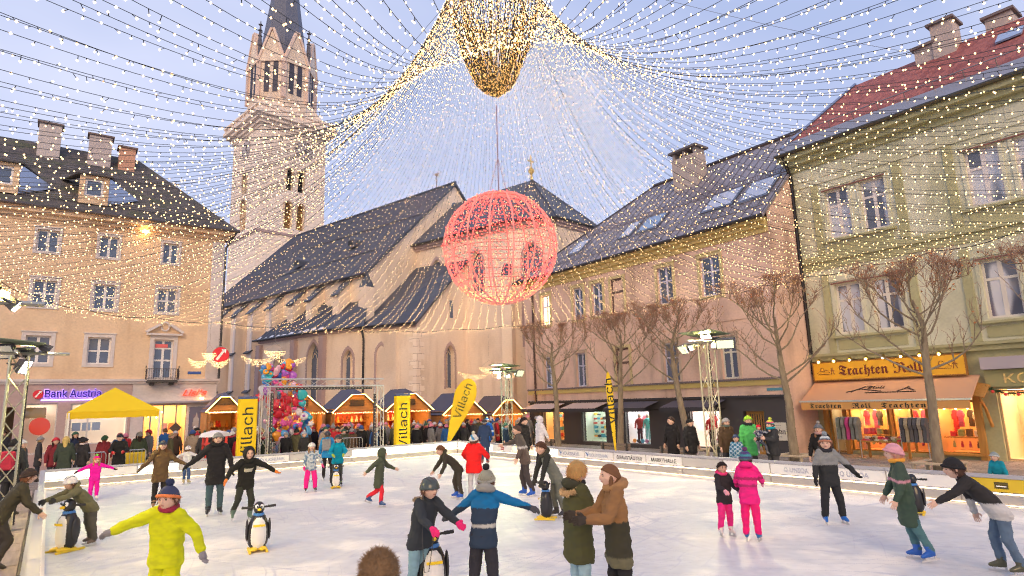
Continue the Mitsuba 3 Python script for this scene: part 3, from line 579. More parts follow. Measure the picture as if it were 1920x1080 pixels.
# dark shop front with lit windows and awnings
shops = [(18.5, 20.45), (23.0, 24.9), (26.3, 28.4), (30.0, 32.2)]
holes = [rect(a, c, -.12, 1.68) for a, c in shops] + [rect(16.23, 17.29, GZ, 1.62)]
DK = (.060, .056, .062)
part(pink, 'shop_front', PK.wall(rect(P0, P1, GZ, 2.24), holes, .4), 'paint', DK)
part(pink, 'fascia', PK.up(MB().box((P0, 0, 2.24), (P1, .14, 2.34))), 'paint', (.04, .04, .05))
part(pink, 'frieze', PK.wall(rect(P0, P1, 2.34, 2.78), [], .3), 'plaster_pink')
roomcol = [(.85, .80, .74), (.80, .80, .82), (.66, .74, .68), (.85, .62, .36)]
sk = []
for (a, c), rc, L in zip(shops, roomcol, ((9, 8.2, 7.6), (8, 8, 7.6), (5.5, 6.2, 5.4), (9, 6.2, 3))):
    sk.append(lit_room(pink, PK, a, c, -.12, 1.68, 1.7, rc, L, mull=() if a != 30.0 else (.5,), fc=(.2, .2, .2)))
rr = random.Random(11)
GC = [(.6, .08, .08), (.1, .35, .5), (.7, .5, .1), (.75, .72, .7), (.08, .08, .1), (.15, .4, .2), (.5, .25, .4), (.8, .35, .1)]
for k, (a, c) in zip(sk[2:3], shops[2:3]):          # optician's: shelves of small goods
    for i in range(7):
        for j in range(6):
            if rr.random() < .8:
                s = a + .25 + i * .27; h = .1 + j * .26
                part(k, 'goods', PK.up(MB().box((s, -1.2, h), (s + rr.uniform(.1, .2), -1.0, h + rr.uniform(.08, .18)))), 'paint', rr.choice(GC))
for k, (a, c) in zip((sk[3],), shops[3:]):
    for i in range(5):
        for j in range(4): part(k, 'goods', PK.up(MB().box((a + .2 + .4 * i, -1.3, .05 + j * .4), (a + .48 + .4 * i, -1.05, .25 + j * .4))), 'paint', rr.choice(GC))
def garment(parent, fr, s, d, h, w, L, c, name='garment'):
    g = MB(); q = [(-.5, -1.0), (.5, -1.0), (.42, -.3), (.62, -.42), (.75, -.25), (.45, .0), (.15, .05), (-.15, .05), (-.45, 0), (-.75, -.25), (-.62, -.42), (-.42, -.3)]
    m = trimesh.creation.extrude_polygon(Polygon([(x * w, y * L) for x, y in q]), .12, engine='earcut')
    part(parent, name, on_frame(fr, m, s, h, d), 'cloth', c)
def mannequin(label, fr, s, d, h0, jac, leg, hgt=1.6):
    k = thing('mannequin', label, 'mannequin'); b = MB()
    b.lathe([(.09, .0), (.08, .1)], (s, d, h0 - .02), 10); b.tube((s - .09, d, h0), (s - .1, d, h0 + .5 * hgt), .05, .08, 8).tube((s + .1, d, h0), (s + .1, d, h0 + .5 * hgt), .05, .08, 8)
    part(k, 'trousers', fr.up(b), 'cloth', leg, 40)
    b = MB().lathe([(.02, .49), (.17, .5), (.15, .6), (.19, .76), (.17, .82), (.06, .86)], (0, 0, 0), 12); b.v = [v * [1, .65, hgt] + [s, d, h0] for v in b.v]
    for e in (-1, 1): b.path([(s + e * .19, d, h0 + .80 * hgt), (s + e * .26, d + .05, h0 + .65 * hgt), (s + e * .22, d + .12, h0 + .5 * hgt)], (.07, .06, .045), 7)
    part(k, 'jacket', fr.up(b), 'cloth', jac, 40)
    part(k, 'head', fr.up(MB().ball((s, d, h0 + .93 * hgt), (.09, .1, .115), 2).tube((s, d, h0 + .84 * hgt), (s, d, h0 + .9 * hgt), .05, .05, 8)), 'gloss', (.35, .25, .2), True)
mannequin('shop mannequin in a red and dark sports top with an orange bag', PK, 24.35, -.7, -.1, (.42, .07, .07), (.09, .04, .05))
mannequin('shop mannequin in a turquoise top and pink sleeves', PK, 23.8, -.75, -.1, (.15, .55, .5), (.3, .6, .6))
mannequin('shop mannequin in an open red jacket over black', PK, 19.55, -.65, -.1, (.6, .04, .05), (.06, .05, .05))
for i, c in enumerate(((.8, .3, .08), (.15, .4, .55), (.6, .62, .3), (.7, .15, .2))): garment(sk[1], PK, 23.25 + .42 * i, -1.4, 1.35, .2, .55, c)
for i, c in enumerate(((.1, .1, .12), (.75, .72, .66), (.5, .1, .1))): garment(sk[0], PK, 18.85 + .5 * i, -1.4, 1.35, .22, .6, c)
for i in range(6): part(sk[1], 'goods', PK.up(MB().ball((23.2 + .3 * i, -.6, .02), (.1, .12, .12), 1)), 'cloth', GC[(i * 3) % 8], True)
# awnings: pale folded-out cloth with a dark valance
for i, (w0, w1, c) in enumerate(((29.7, 32.7, (.50, .40, .36)), (25.9, 28.9, (.46, .37, .34)), (22.2, 25.2, (.10, .095, .12)), (18.1, 21.2, (.10, .095, .12)))):
    k = part(pink, 'awning', MB().slab([(25.9, w0, 2.18), (25.9, w1, 2.18), (24.75, w1, 1.86), (24.75, w0, 1.86)], .02), 'fabric', c)
    part(k, 'valance', MB().box((24.73, w0, 1.66), (24.76, w1, 1.86)), 'fabric', (.05, .05, .06))
    for w in (w0 + .1, w1 - .1): part(k, 'arm', MB().path([(25.95, w, 1.75), (25.3, w + .06, 1.72), (24.78, w, 1.84)], .02, 5), 'metal', (.05, .05, .05))
dr_ = part(pink, 'door', PK.up(MB().box((16.23, -.3, GZ), (17.29, -.25, 1.62))), 'shop_wood')
for i in range(7): part(dr_, 'slat', PK.up(MB().box((16.35 + .12 * i, -.25, -.1), (16.39 + .12 * i, -.23, 1.5))), 'paint', (.05, .035, .03))
sg = part(pink, 'notice_sign', PK.up(MB().box((15.22, .0, .36), (16.02, .04, 1.13))), 'paint', (.62, .60, .52))
part(sg, 'lettering', on_frame(PK, text('F', .2, .006, True), 15.88, .64, .042, -1), 'paint', (.75, .16, .04))
part(sg, 'lettering', on_frame(PK, text('ohn', .2, .006, True), 15.74, .64, .042, -1), 'paint', (.08, .08, .08))
for h in (.98, .88, .5): part(sg, 'rule', PK.up(MB().box((15.45, .04, h), (15.85, .045, h + .03))), 'paint', (.35, .34, .32))
part(pink, 'street_sign', PK.up(MB().box((15.2, .0, 2.52), (15.95, .03, 2.64))), 'paint', (.10, .28, .38))

# ---------------------------------------------------------------- green building nearest on the right
GR = Frame((28.5, 0, 0), (0, 1, 0), (-1, 0, 0))
green = thing('green_building', 'green painted town house with pilasters, paired windows and a red tile roof', 'building')
G0, G1 = -14.0, 15.06
up = [(12.5, 13.56), (10.95, 12.0), (6.85, 7.98), (5.3, 6.4), (1.6, 2.7), (.1, 1.2)]
lo = [(12.53, 13.64), (10.95, 12.05), (6.9, 8.05), (5.3, 6.4), (1.6, 2.7), (.1, 1.2)]
holes = [rect(a, c, 9.36, 11.65) for a, c in up] + [rect(a, c, 4.95, 7.2) for a, c in lo]
part(green, 'upper_wall', GR.wall(rect(G0, G1, 3.9, 13.3), holes, .4), 'plaster_green')
for a, c in up: window(green, GR, a, c, 9.36, 11.65, fw=.09, trans=(.66,), col=(.66, .62, .62), surround=.12, smat='plaster_green', panemat='pane_pale')
for a, c in lo: window(green, GR, a, c, 4.95, 7.2, fw=.09, trans=(.67,), col=(.66, .62, .56), surround=.14, smat='plaster_green', panemat='pane_pale')
for pairs, h in ((up, 9.27), (lo, 4.86)):
    for i in range(0, 6, 2):
        part(green, 'window_sill', GR.up(MB().box((pairs[i + 1][0] - .25, 0, h - .1), (pairs[i][1] + .3, .2, h))), 'plaster_green_dark')
        part(green, 'window_head', GR.up(MB().box((pairs[i + 1][0] - .05, .052, h + 2.36), (pairs[i][1] + .1, .1, h + 2.42))), 'paint', (.22, .10, .08))
        part(green, 'apron', GR.up(MB().box((pairs[i + 1][0] - .05, 0, h - .62), (pairs[i][1] + .1, .04, h - .2))), 'plaster_green_dark')
for s, w in ((14.0, .3), (10.42, .36), (8.5, .32), (4.8, .34), (3.1, .32), (-.4, .34)):
    for h0, h1 in ((8.7, 12.05), (4.12, 7.75)): part(green, 'pilaster', GR.up(MB().box((s - w / 2, 0, h0), (s + w / 2, .07, h1))), 'plaster_green_dark')
part(green, 'floor_band', GR.up(MB().box((G0, 0, 8.35), (G1, .16, 8.5)).box((G0, 0, 8.5), (G1, .08, 8.66)).box((G0, 0, 8.0), (G1, .05, 8.35))), 'plaster_green_dark')
part(green, 'shop_cornice', GR.up(MB().box((G0, 0, 3.98), (G1, .32, 4.1)).box((G0, 0, 3.78), (G1, .2, 3.98))), 'plaster_green_dark')
part(green, 'frieze_band', GR.up(MB().box((G0, 0, 12.1), (G1, .06, 12.25))), 'plaster_green')
part(green, 'main_cornice', GR.up(MB().box((G0, 0, 13.0), (G1, .12, 13.25)).box((G0, 0, 13.25), (G1 + .1, .4, 13.5)).box((G0, 0, 13.5), (G1 + .25, .68, 13.74))), 'plaster_green_dark')
for s in (14.6, 13.1, 11.6, 9.4, 7.5, 5.9, 4.0): part(green, 'frieze_panel', GR.up(MB().box((s - .55, 0, 12.4), (s + .55, .04, 12.9))), 'plaster_green')
part(green, 'rear_wall', MB().box((28.95, G0, 3.9), (42, G1 - .02, 13.5)), 'plaster_green')
part(green, 'gutter', MB().tube((27.72, G0, 13.78), (27.72, G1 + .3, 13.78), .10, .10, 8), 'metal', (.10, .09, .07))
part(green, 'downpipe', MB().path([(27.8, 15.0, 13.7), (28.1, 15.0, 13.2), (28.36, 15.0, 12.7), (28.36, 15.0, 3.2)], .08, 8), 'metal', (.05, .045, .045))
def gp(u, w): return np.array([u, w, 13.85 + (u - 27.8) * .86])
roof = part(green, 'roof', MB().slab([gp(28.3, G0), gp(28.3, 15.3), gp(33.0, 13.4), gp(33.0, G0)], .15).slab([gp(33.0, 13.4), gp(33.0, G0), (38.4, G0, 13.85), (38.4, 15.3, 13.85)], .15).slab([gp(28.3, 15.3), (38.4, 15.3, 13.85), gp(33, 13.4)], .15), 'red_tiles')
part(roof, 'snow_board', MB().slab([gp(27.75, G0) + [0, 0, .04], gp(27.75, 15.35) + [0, 0, .04], gp(28.75, 15.2) + [0, 0, .06], gp(28.75, G0) + [0, 0, .06]], .04), 'metal', (.44, .39, .38))
part(roof, 'hip_flashing', MB().tube(gp(28.3, 15.3) + [0, 0, .06], gp(33, 13.4) + [0, 0, .06], .09, .09, 6), 'metal', (.3, .36, .5))
for w in np.arange(1, 15, 1.1):
    part(roof, 'guard_bracket', MB().tube(gp(28.9, w), gp(28.9, w) + [-.15, 0, .3], .02, .02, 4), 'metal', (.3, .27, .26))
part(roof, 'guard_rail', MB().tube(gp(28.9, 0) + [-.15, 0, .3], gp(28.9, 15) + [-.15, 0, .3], .025, .025, 5), 'metal', (.3, .27, .26))
part(roof, 'roof_window', MB().slab([gp(31.0, 6.0) + [-.1, 0, .1], gp(31.0, 6.9) + [-.1, 0, .1], gp(31.7, 6.9) + [-.1, 0, .1], gp(31.7, 6.0) + [-.1, 0, .1]], .08), 'gloss', (.25, .33, .5))
for (w0, w1, z1, u0, u1) in ((8.6, 9.5, 19.3, 32.2, 33.2), (9.5, 10.3, 18.5, 32.3, 33.2), (6.6, 7.6, 18.9, 33.0, 34.0)):
    ch = part(green, 'chimney', MB().box((u0, w0, 15.5), (u1, w1, z1)), 'paint', (.46, .38, .34))
    part(ch, 'cap', MB().box((u0 - .15, w0 - .12, z1), (u1 + .15, w1 + .12, z1 + .12)), 'paint', (.18, .14, .13))
# ground floor: traditional costume shop
part(green, 'shop_wall', GR.wall(rect(G0, G1, GZ, 3.78), [rect(10.6, 13.75, -.15, 1.75), rect(8.92, 10.42, -.1, 1.9), rect(13.9, 14.6, GZ, 1.8), rect(5.2, 8.2, GZ, 2.3)], .35), 'plaster_green_dark')
W = [lit_room(green, GR, 12.05, 13.72, -.15, 1.75, 1.8, (.70, .46, .20), (15, 9, 3.4), fc=(.40, .2, .05)), lit_room(green, GR, 10.62, 11.95, -.15, 1.75, 1.8, (.66, .42, .2), (13, 8, 3.2), fc=(.40, .2, .05), mull=(.45,)),
     lit_room(green, GR, 8.95, 10.4, -.1, 1.9, 1.8, (.72, .48, .22), (15, 9, 3.6), fc=(.42, .22, .06)), lit_room(green, GR, 13.92, 14.58, GZ + .05, 1.75, 1.2, (.72, .62, .45), (10, 8, 5), fc=(.42, .22, .06))]
for s0, s1 in ((11.95, 12.05), (13.72, 13.9), (8.72, 8.95), (10.4, 10.62), (14.6, 14.75)): part(green, 'shop_post', GR.up(MB().box((s0, -.1, GZ), (s1, .16, 1.95))), 'shop_wood')
part(green, 'shop_sill', GR.up(MB().box((8.7, .0, -.16), (10.5, .22, -.08)).box((8.7, 0, 1.9), (10.5, .15, 2.05))), 'shop_wood')
TC = [(.62, .05, .07), (.75, .70, .62), (.10, .07, .05), (.35, .4, .18), (.5, .3, .12), (.55, .1, .2), (.2, .12, .07), (.7, .62, .45)]
for k, s0, s1 in ((W[0], 12.1, 13.6), (W[1], 10.7, 11.9), (W[2], 9.05, 10.3)):
    n = int((s1 - s0) / .27)
    for i in range(n): garment(k, GR, s0 + .14 + .27 * i, -.9 - .25 * (i % 2), 1.5, .17, .62 + .2 * (i % 3 == 0), TC[(i * 3 + int(s0 * 7)) % 8])
    for i in range(n): part(k, 'goods', GR.up(MB().box((s0 + .06 + .27 * i, -.8, .52), (s0 + .24 + .27 * i, -.6, .62 + .2 * rr.random()))), 'cloth', TC[(i * 5 + 1) % 8])
    for i in range(n): part(k, 'goods', GR.up(MB().lathe([(.05, 0), (.05, .1), (.02, .24)], (s0 + .15 + .27 * i, -.6, .1), 8)), 'cloth', TC[(i * 3 + 2) % 8], 40)
    part(k, 'shelf', GR.up(MB().box((s0, -1.2, .46), (s1, -.5, .5))), 'shop_wood')
    b = MB()
    for i in range(3): b.ball((s0 + .3 + .4 * i, -.5, 1.62), .05, 1)
    part(k, 'spot_lamp', GR.up(b), 'paint', (1, .9, .7), True, glow(50, 38, 20), kind='stuff')
# sign board, awning with blackletter writing
sb = part(green, 'sign_board', GR.up(MB().box((8.95, .2, 2.93), (14.88, .3, 3.68))), 'paint', (.72, .40, .03), label='yellow shop sign board with dark blackletter writing')
part(sb, 'edge', GR.up(MB().box((8.9, .18, 2.88), (14.93, .31, 2.93)).box((8.9, .18, 3.68), (14.93, .31, 3.73)).box((8.9, .18, 2.93), (8.95, .31, 3.68)).box((14.88, .18, 2.93), (14.93, .31, 3.68))), 'paint', (.3, .13, .03))
m = blackletter('Trachten Roll', .44, .02)
m.vertices[:, 0] *= 3.35 / m.vertices[:, 0].max()
part(sb, 'lettering', on_frame(GR, m, 13.75, 3.1, .30, -1), 'paint', (.16, .035, .02))
def motif(parent, fr, s, h, sc, d, c):
    """A small line drawing of hills, a hat and a pair of dancers."""
    b = MB()
    for pts in (((-.9, -.2), (-.5, .1), (-.2, -.05), (.1, .18), (.5, -.15)), ((-.55, .0), (-.5, .35), (-.3, .42), (-.15, .3), (-.1, .05)), ((.6, -.35), (.7, .1), (.65, .3), (.78, .38), (.8, .1), (.95, -.35)), ((.55, .1), (.78, .14), (1.0, .02)), ((-.8, -.3), (.4, -.3))):
        b.path([(s - x * sc, d, h + y * sc) for x, y in pts], .022 * sc + .006, 4)
    part(parent, 'line_drawing', fr.up(b), 'paint', c)
motif(sb, GR, 14.35, 3.3, .42, .305, (.25, .08, .03)); motif(sb, GR, 9.6, 3.3, .42, .305, (.25, .08, .03))
sbulb = MB()
for i in range(8):
    s = 9.6 + .68 * i
    lk = part(sb, 'sign_lamp', GR.up(MB().tube((s, .3, 3.76), (s, .75, 3.82), .012, .012, 5).tube((s, .7, 3.84), (s, .8, 3.74), .05, .07, 8)), 'metal', (.3, .2, .05))
    sbulb.ball((s, .8, 3.72), .05, 1)
part(sb, 'bulb', GR.up(sbulb), 'paint', (1, .9, .5), True, glow(55, 36, 9), kind='stuff')
aw = thing('shop_awning', 'large salmon awning with black blackletter writing on its valance', 'awning')
part(aw, 'canopy', MB().slab([(28.45, 8.6, 2.88), (28.45, 14.98, 2.88), (26.55, 14.76, 2.0), (26.55, 8.4, 2.0)], .03), 'fabric', (.62, .36, .22))
part(aw, 'front_bar', MB().box((26.5, 8.38, 1.97), (26.58, 14.8, 2.04)), 'metal', (.62, .6, .55))
part(aw, 'valance', MB().box((26.52, 8.45, 1.66), (26.55, 14.74, 1.97)), 'fabric', (.66, .35, .12))
FV = Frame((26.52, 0, 0), (0, 1, 0), (-1, 0, 0))
for s, word, L in ((14.35, 'Trachten', 1.35), (12.55, 'Roll', .72), (11.45, 'Trachten', 1.6)):
    m = blackletter(word, .2, .008, 14); m.vertices[:, 0] *= L / m.vertices[:, 0].max()
    part(aw, 'lettering', on_frame(FV, m, s, 1.72, .003, -1), 'paint', (.03, .025, .02))
nrm = np.array([-.42, 0, .907]); FA = Frame((27.55, 0, 2.463), (0, 1, 0), nrm)
def on_slope(m, s, h):
    v = m.vertices; up_ = np.array([.907, 0, .42])
    return MB().raw(np.array([27.5, 0, 2.44]) + np.outer(s - v[:, 0], [0, 1, 0]) + np.outer(h + v[:, 1], up_) + np.outer(.012 + v[:, 2], nrm), m.faces)
part(aw, 'lettering', on_slope(blackletter('Roll', .26, .006), 12.35, .05), 'paint', (.05, .03, .03))
b = MB()
for pts in (((-1.1, -.3), (-.6, .05), (-.2, -.1), (.3, -.28)), ((-.9, -.3), (-.8, -.1), (-.5, .3), (-.25, .3), (-.3, .05)), ((.9, -.3), (1.2, .02), (1.5, -.25)), ((1.1, -.1), (1.2, .2), (1.32, -.05)), ((-.3, -.42), (1.6, -.4))):
    q = [np.array([27.5, 12.0 - x, 2.44]) + np.array([.907, 0, .42]) * y * .8 + nrm * .02 for x, y in pts]; b.path(q, .02, 4)
part(aw, 'line_drawing', b, 'paint', (.06, .035, .03))
part(green, 'side_canopy', MB().slab([(28.4, 8.3, 2.5), (28.4, 8.75, 2.6), (27.3, 8.7, 2.15), (27.3, 8.25, 2.05)], .05), 'shop_wood')
part(green, 'canopy_bracket', MB().path([(28.4, 8.45, .95), (28.0, 8.45, 1.6), (27.5, 8.45, 2.05)], .06, 6), 'shop_wood')
# neighbouring shop at the right edge
part(green, 'side_fascia', GR.up(MB().box((2.0, 0, 3.05), (8.46, .35, 3.5))), 'paint', (.42, .38, .42))
part(green, 'side_sign', GR.up(MB().box((2.0, 0, 2.4), (8.45, .12, 3.02))), 'paint', (.34, .33, .16))
part(green, 'side_lettering', on_frame(GR, text('KO', .36, .03, False, spread=1.25), 7.9, 2.52, .12, -1), 'metal', (.62, .45, .2))
k = lit_room(green, GR, 5.25, 8.18, GZ + .03, 2.28, 2.2, (.82, .62, .42), (12, 8, 4.4), mull=(.33, .66), fc=(.45, .34, .2))
for i in range(4):
    for j in range(4): part(k, 'goods', GR.up(MB().box((7.3 - .62 * i, -1.9, .05 + .5 * j), (7.75 - .62 * i, -1.6, .35 + .5 * j))), 'paint', ((.8, .75, .68), (.7, .1, .12), (.75, .6, .4), (.85, .8, .75))[(i + 2 * j) % 4])
gl = whole('fir_garland', 'green fir garland with red baubles hung over the shop door at the right edge', 'garland', MB(), 'cloth')
b, q = MB(), MB(); r = random.Random(4)
ax = [np.array([28.2, 8.4 - 3.2 * t, 2.15 + .25 * (2 * ((t * 2) % 1) - 1) ** 2]) for t in np.linspace(0, 1, 60)]
for p in ax:
    for _ in range(12):
        d = np.array([r.gauss(0, 1), r.gauss(0, 1), r.gauss(0, 1)]); d /= np.linalg.norm(d); b.tube(p, p + d * .12, .012, .003, 3)
part(gl, 'needles', b, 'cloth', (.035, .08, .03), kind='stuff')
for i in range(4, 60, 7): part(gl, 'bauble', MB().ball(ax[i] + [-.1, 0, -.05], .06, 1), 'gloss', (.6, .05, .05), True)
# ---------------------------------------------------------------- church: side chapels, nave, choir; r across, a away along the nave
CQ, CT = np.array([21.5, 41.0]), math.radians(14.5)
def ch_xy(r, a): return np.array([CQ[0] + r * math.cos(CT) - a * math.sin(CT), CQ[1] + r * math.sin(CT) + a * math.cos(CT)])
def ch3(r, a, z): return np.array([*ch_xy(r, a), z])
def seg(p, q):
    """Frame of a wall from p to q (church r, a), walked with its outside on the right."""
    P, Q = ch_xy(*p), ch_xy(*q); s = (Q - P) / np.linalg.norm(Q - P)
    return Frame((*P, 0), (*s, 0), (s[1], -s[0], 0)), float(np.linalg.norm(Q - P))
church = thing('church', 'gothic church with dark steep roofs, pale rendered walls and pointed windows', 'church')
def chwall(p, q, z0, z1, wins=(), name='wall', m='plaster_church', top=None, lit=None, t=.6):
    fr, L = seg(p, q)
    out = rect(0, L, z0, z1) if top is None else top(L)
    k = part(church, name, fr.wall(out, [lancet(s, w, a, b) for s, w, a, b in wins], t), m)
    for s, w, a, b in wins:
        wk = part(church, 'lancet_window', fr.up(MB().poly3([(s - w / 2 - .05, -.42, a - .05), (s + w / 2 + .05, -.42, a - .05), (s + w / 2 + .05, -.42, b + .05), (s - w / 2 - .05, -.42, b + .05)])), 'pane')
        bb = MB(); hs = b - w * .866
        bb.box((s - .035, -.42, a), (s + .035, -.34, hs + .05))
        for e in (-1, 1): bb.path([(s, -.38, hs), (s + e * w * .12, -.38, hs + w * .28), (s + e * w * .25, -.38, hs + w * .36), (s + e * w * .40, -.38, hs + w * .1)], .035, 4)
        bb.path([(s + .16 * w * math.cos(u), -.38, hs + .5 * w + .16 * w * math.sin(u)) for u in np.linspace(0, 2 * PI, 9)], .03, 4)
        part(wk, 'tracery', fr.up(bb), 'plaster_church')
        o = lancet(s, w + .36, a - .1, b + .3); g = Polygon(o).difference(Polygon(lancet(s, w + .02, a - .2, b + .01)))
        m_ = trimesh.creation.extrude_polygon(g if g.geom_type == 'Polygon' else max(g.geoms, key=lambda e: e.area), .05, engine='earcut')
        part(wk, 'stone_frame', on_frame(fr, m_, 0, 0, .0), 'plaster_mauve')
    return k
# chapels: front gable wall, left wall, the longer one behind it
ZE = 8.3
chwall((0, 0), (5.6, 0), GZ, ZE, [(3.5, .95, 3.55, 6.85)], 'front_wall', top=lambda L: [(0, GZ), (L, GZ), (L, 13.9), (0, 8.35)])
part(church, 'slit_window', MB().add(trimesh.Trimesh(*(lambda b: (b.vertices, b.faces))(seg((0, 0), (5.6, 0))[0].up(MB().box((3.5, -.05, 9.0), (3.85, .02, 10.4))).mesh()), process=False)), 'pane')
chwall((-1.35, 4.3), (0, 0), GZ, ZE, [(1.45, .85, 3.4, 6.85)], 'left_wall')
chwall((-2.4, 7.7), (-1.35, 4.3), GZ, ZE, [(2.0, .9, 2.6, 6.7)], 'left_wall')
chwall((-2.4, 18), (-2.4, 7.7), GZ, ZE, [(3.3, 1.5, 2.4, 7.0), (8.45, 1.7, 2.4, 7.55)], 'left_wall')
chwall((0, 18), (-2.4, 18), GZ, ZE, [], 'end_wall')
part(church, 'chapel_core', MB().prism([ch_xy(*p) for p in ((-.7, 1.5), (5, .7), (5, 17.5), (-1.7, 17.5), (-1.7, 7.6))], GZ, 8.0), 'plaster_church')
# quoins at the corner of the front wall, one stone at a time
fq, _ = seg((0, 0), (5.6, 0)); fl, Ll = seg((-1.35, 4.3), (0, 0)); z = GZ; i = 0
rq = random.Random(2)
while z < 7.9:
    h = rq.uniform(.32, .46); w = .75 if i % 2 else .42; i += 1
    part(church, 'quoin', fq.up(MB().box((-.03, -.1, z), (w, .03, z + h - .02))), 'ashlar')
    part(church, 'quoin', fl.up(MB().box((Ll - (1.05 - w), -.1, z), (Ll + .02, .028, z + h - .02))), 'ashlar'); z += h
for p, q, w in (((-2.4, 18), (-2.4, 7.7), .22), ((-2.4, 7.7), (-1.35, 4.3), .22), ((-1.35, 4.3), (0, 0), .22)):
    fr, L = seg(p, q); part(church, 'eaves_cornice', fr.up(MB().box((0, 0, 8.05), (L, .14, 8.2)).box((0, 0, 8.2), (L, .24, 8.32))), 'plaster_mauve')
fr, L = seg((-2.4, 18), (-2.4, 7.7))
for s in (.3, 5.8, 9.9): part(church, 'buttress', fr.up(MB().box((s - .3, 0, GZ), (s + .3, .35, 7.9))), 'plaster_mauve')
part(church, 'wall_tablet', fr.up(MB().box((6.2, 0, 4.2), (7.0, .05, 4.8))), 'paint', (.62, .5, .46))
# chapel roofs
b = MB()
b.slab([ch3(-.35, -.3, 8.3), ch3(-1.75, 4.2, 8.3), ch3(.1, 6.05, 9.2), ch3(5.75, 6.05, 14.6), ch3(5.75, -.3, 14.3)], .16)
part(church, 'front_chapel_roof', b, 'slate')
b = MB()
b.slab([ch3(-2.8, 18.4, 8.3), ch3(-2.8, 7.5, 8.3), ch3(.15, 9.0, 11.0), ch3(.15, 16.2, 11.0)], .12)
b.slab([ch3(-2.8, 7.5, 8.3), ch3(-1.7, 4.1, 8.3), ch3(.15, 6.0, 10.9), ch3(.15, 9.0, 11.0)], .12)
b.slab([ch3(.15, 18.4, 8.3), ch3(-2.8, 18.4, 8.3), ch3(.15, 16.2, 11.0)], .12)
k = part(church, 'side_chapel_roof', b, 'slate')
b = MB()
for a in np.arange(7.8, 18.3, .62):
    e = .15 if a < 16.2 else -2.8 + (18.4 - a) / 2.2 * 2.95
    if a > 7.8: b.tube(ch3(-2.78, a, 8.36), ch3(e, a, 8.36 + (e + 2.8) * .915), .035, .035, 4)
part(k, 'seam', b, 'metal', (.13, .14, .17), kind='stuff')
for a0, a1, a2 in ((8.0, 10.2, 9.2), (11.2, 13.6, 12.4)):
    part(k, 'roof_hump', MB().slab([ch3(-.9, a0, 10.05), ch3(.12, a0, 11.0), ch3(.12, a2, 11.75), ch3(-.4, a2, 11.25)], .1).slab([ch3(-.9, a1, 10.05), ch3(-.4, a2, 11.25), ch3(.12, a2, 11.75), ch3(.12, a1, 11.0)], .1), 'slate')
b = MB(); rs_ = random.Random(5)
for i in range(10):
    a = 7.9 + i * 1.05; w = rs_.uniform(.3, .9); e = rs_.uniform(.15, .35)
    b.slab([ch3(-2.78, a, 8.40), ch3(-2.78, a + w, 8.40), ch3(-2.78 + e, a + w * .8, 8.40 + e * .915), ch3(-2.78 + e * .8, a + .1, 8.40 + e * .73)], .03)
part(k, 'snow_patch', b, 'paint', (.62, .64, .72), kind='stuff')
part(church, 'gutter', MB().path([ch3(-2.85, 18.4, 8.32), ch3(-2.85, 7.5, 8.32), ch3(-1.78, 4.15, 8.32), ch3(-.4, -.3, 8.32)], .09, 6), 'metal', (.09, .09, .10))
part(church, 'downpipe', MB().path([ch3(-1.75, 4.3, 8.3), ch3(-1.6, 4.35, 7.9), ch3(-1.52, 4.3, 7.4), ch3(-1.52, 4.3, GZ)], .08, 8), 'metal', (.05, .05, .055))
# nave
NE, NR, NA0, NA1 = 13.1, 23.3, 6.0, 34.0
fr, L = seg((0, NA1), (0, NA0))
wins = [(NA1 - a, 1.5, 3.0, 11.0) for a in (30.5, 27.2, 23.9, 20.5)]
chwall((0, NA1), (0, NA0), GZ, NE, wins, 'nave_wall')
chwall((0, NA0), (20.8, NA0), GZ, NE, [], 'nave_gable', top=lambda L: [(0, GZ), (L, GZ), (L, NE), (10.4, NR), (0, NE)])
part(church, 'oculus', seg((0, NA0), (20.8, NA0))[0].up(MB().tube((10.35, -.02, 21.1), (10.35, .04, 21.1), .38, .38, 20)), 'pane')
part(church, 'nave_core', MB().prism([ch_xy(*p) for p in ((1, 7), (20.6, 7), (20.6, NA1), (1, NA1))], GZ, NE), 'plaster_church')
part(church, 'west_gable', MB().raw([ch3(0, NA1, NE), ch3(20.8, NA1, NE), ch3(10.4, NA1, NR)], [(0, 1, 2), (2, 1, 0)]), 'plaster_church')
nroof = part(church, 'nave_roof', MB().slab([ch3(-.4, NA0 - .2, NE - .2), ch3(-.4, NA1 + .3, NE - .2), ch3(10.4, NA1 + .3, NR + .2), ch3(10.4, NA0 - .2, NR + .2)], .2).slab([ch3(21.2, NA0 - .2, NE - .2), ch3(21.2, NA1 + .3, NE - .2), ch3(10.4, NA1 + .3, NR + .2), ch3(10.4, NA0 - .2, NR + .2)], .2), 'slate')
def nr(r, a): return ch3(r, a, NE - .2 + (r + .4) / 10.8 * (NR - NE + .4) + .03)
b = MB()
for a in np.arange(NA0, NA1, .62): b.tube(nr(-.38, a), nr(10.35, a), .04, .04, 4)
part(nroof, 'seam', b, 'metal', (.105, .11, .135), kind='stuff')
part(nroof, 'snow_rail', MB().tube(nr(6.2, NA0) + [0, 0, .12], nr(6.2, 24) + [0, 0, .12], .05, .05, 4), 'metal', (.16, .16, .18))
part(nroof, 'snow_rail', MB().tube(nr(2.4, 8) + [0, 0, .12], nr(2.4, 30) + [0, 0, .12], .05, .05, 4), 'metal', (.16, .16, .18))
part(nroof, 'ridge', MB().tube(nr(10.4, NA0 - .2), nr(10.4, NA1), .14, .14, 6), 'metal', (.12, .12, .14))
part(church, 'nave_gutter', MB().tube(ch3(-.45, NA0 - .2, NE - .18), ch3(-.45, NA1, NE - .18), .1, .1, 6), 'metal', (.08, .08, .09))
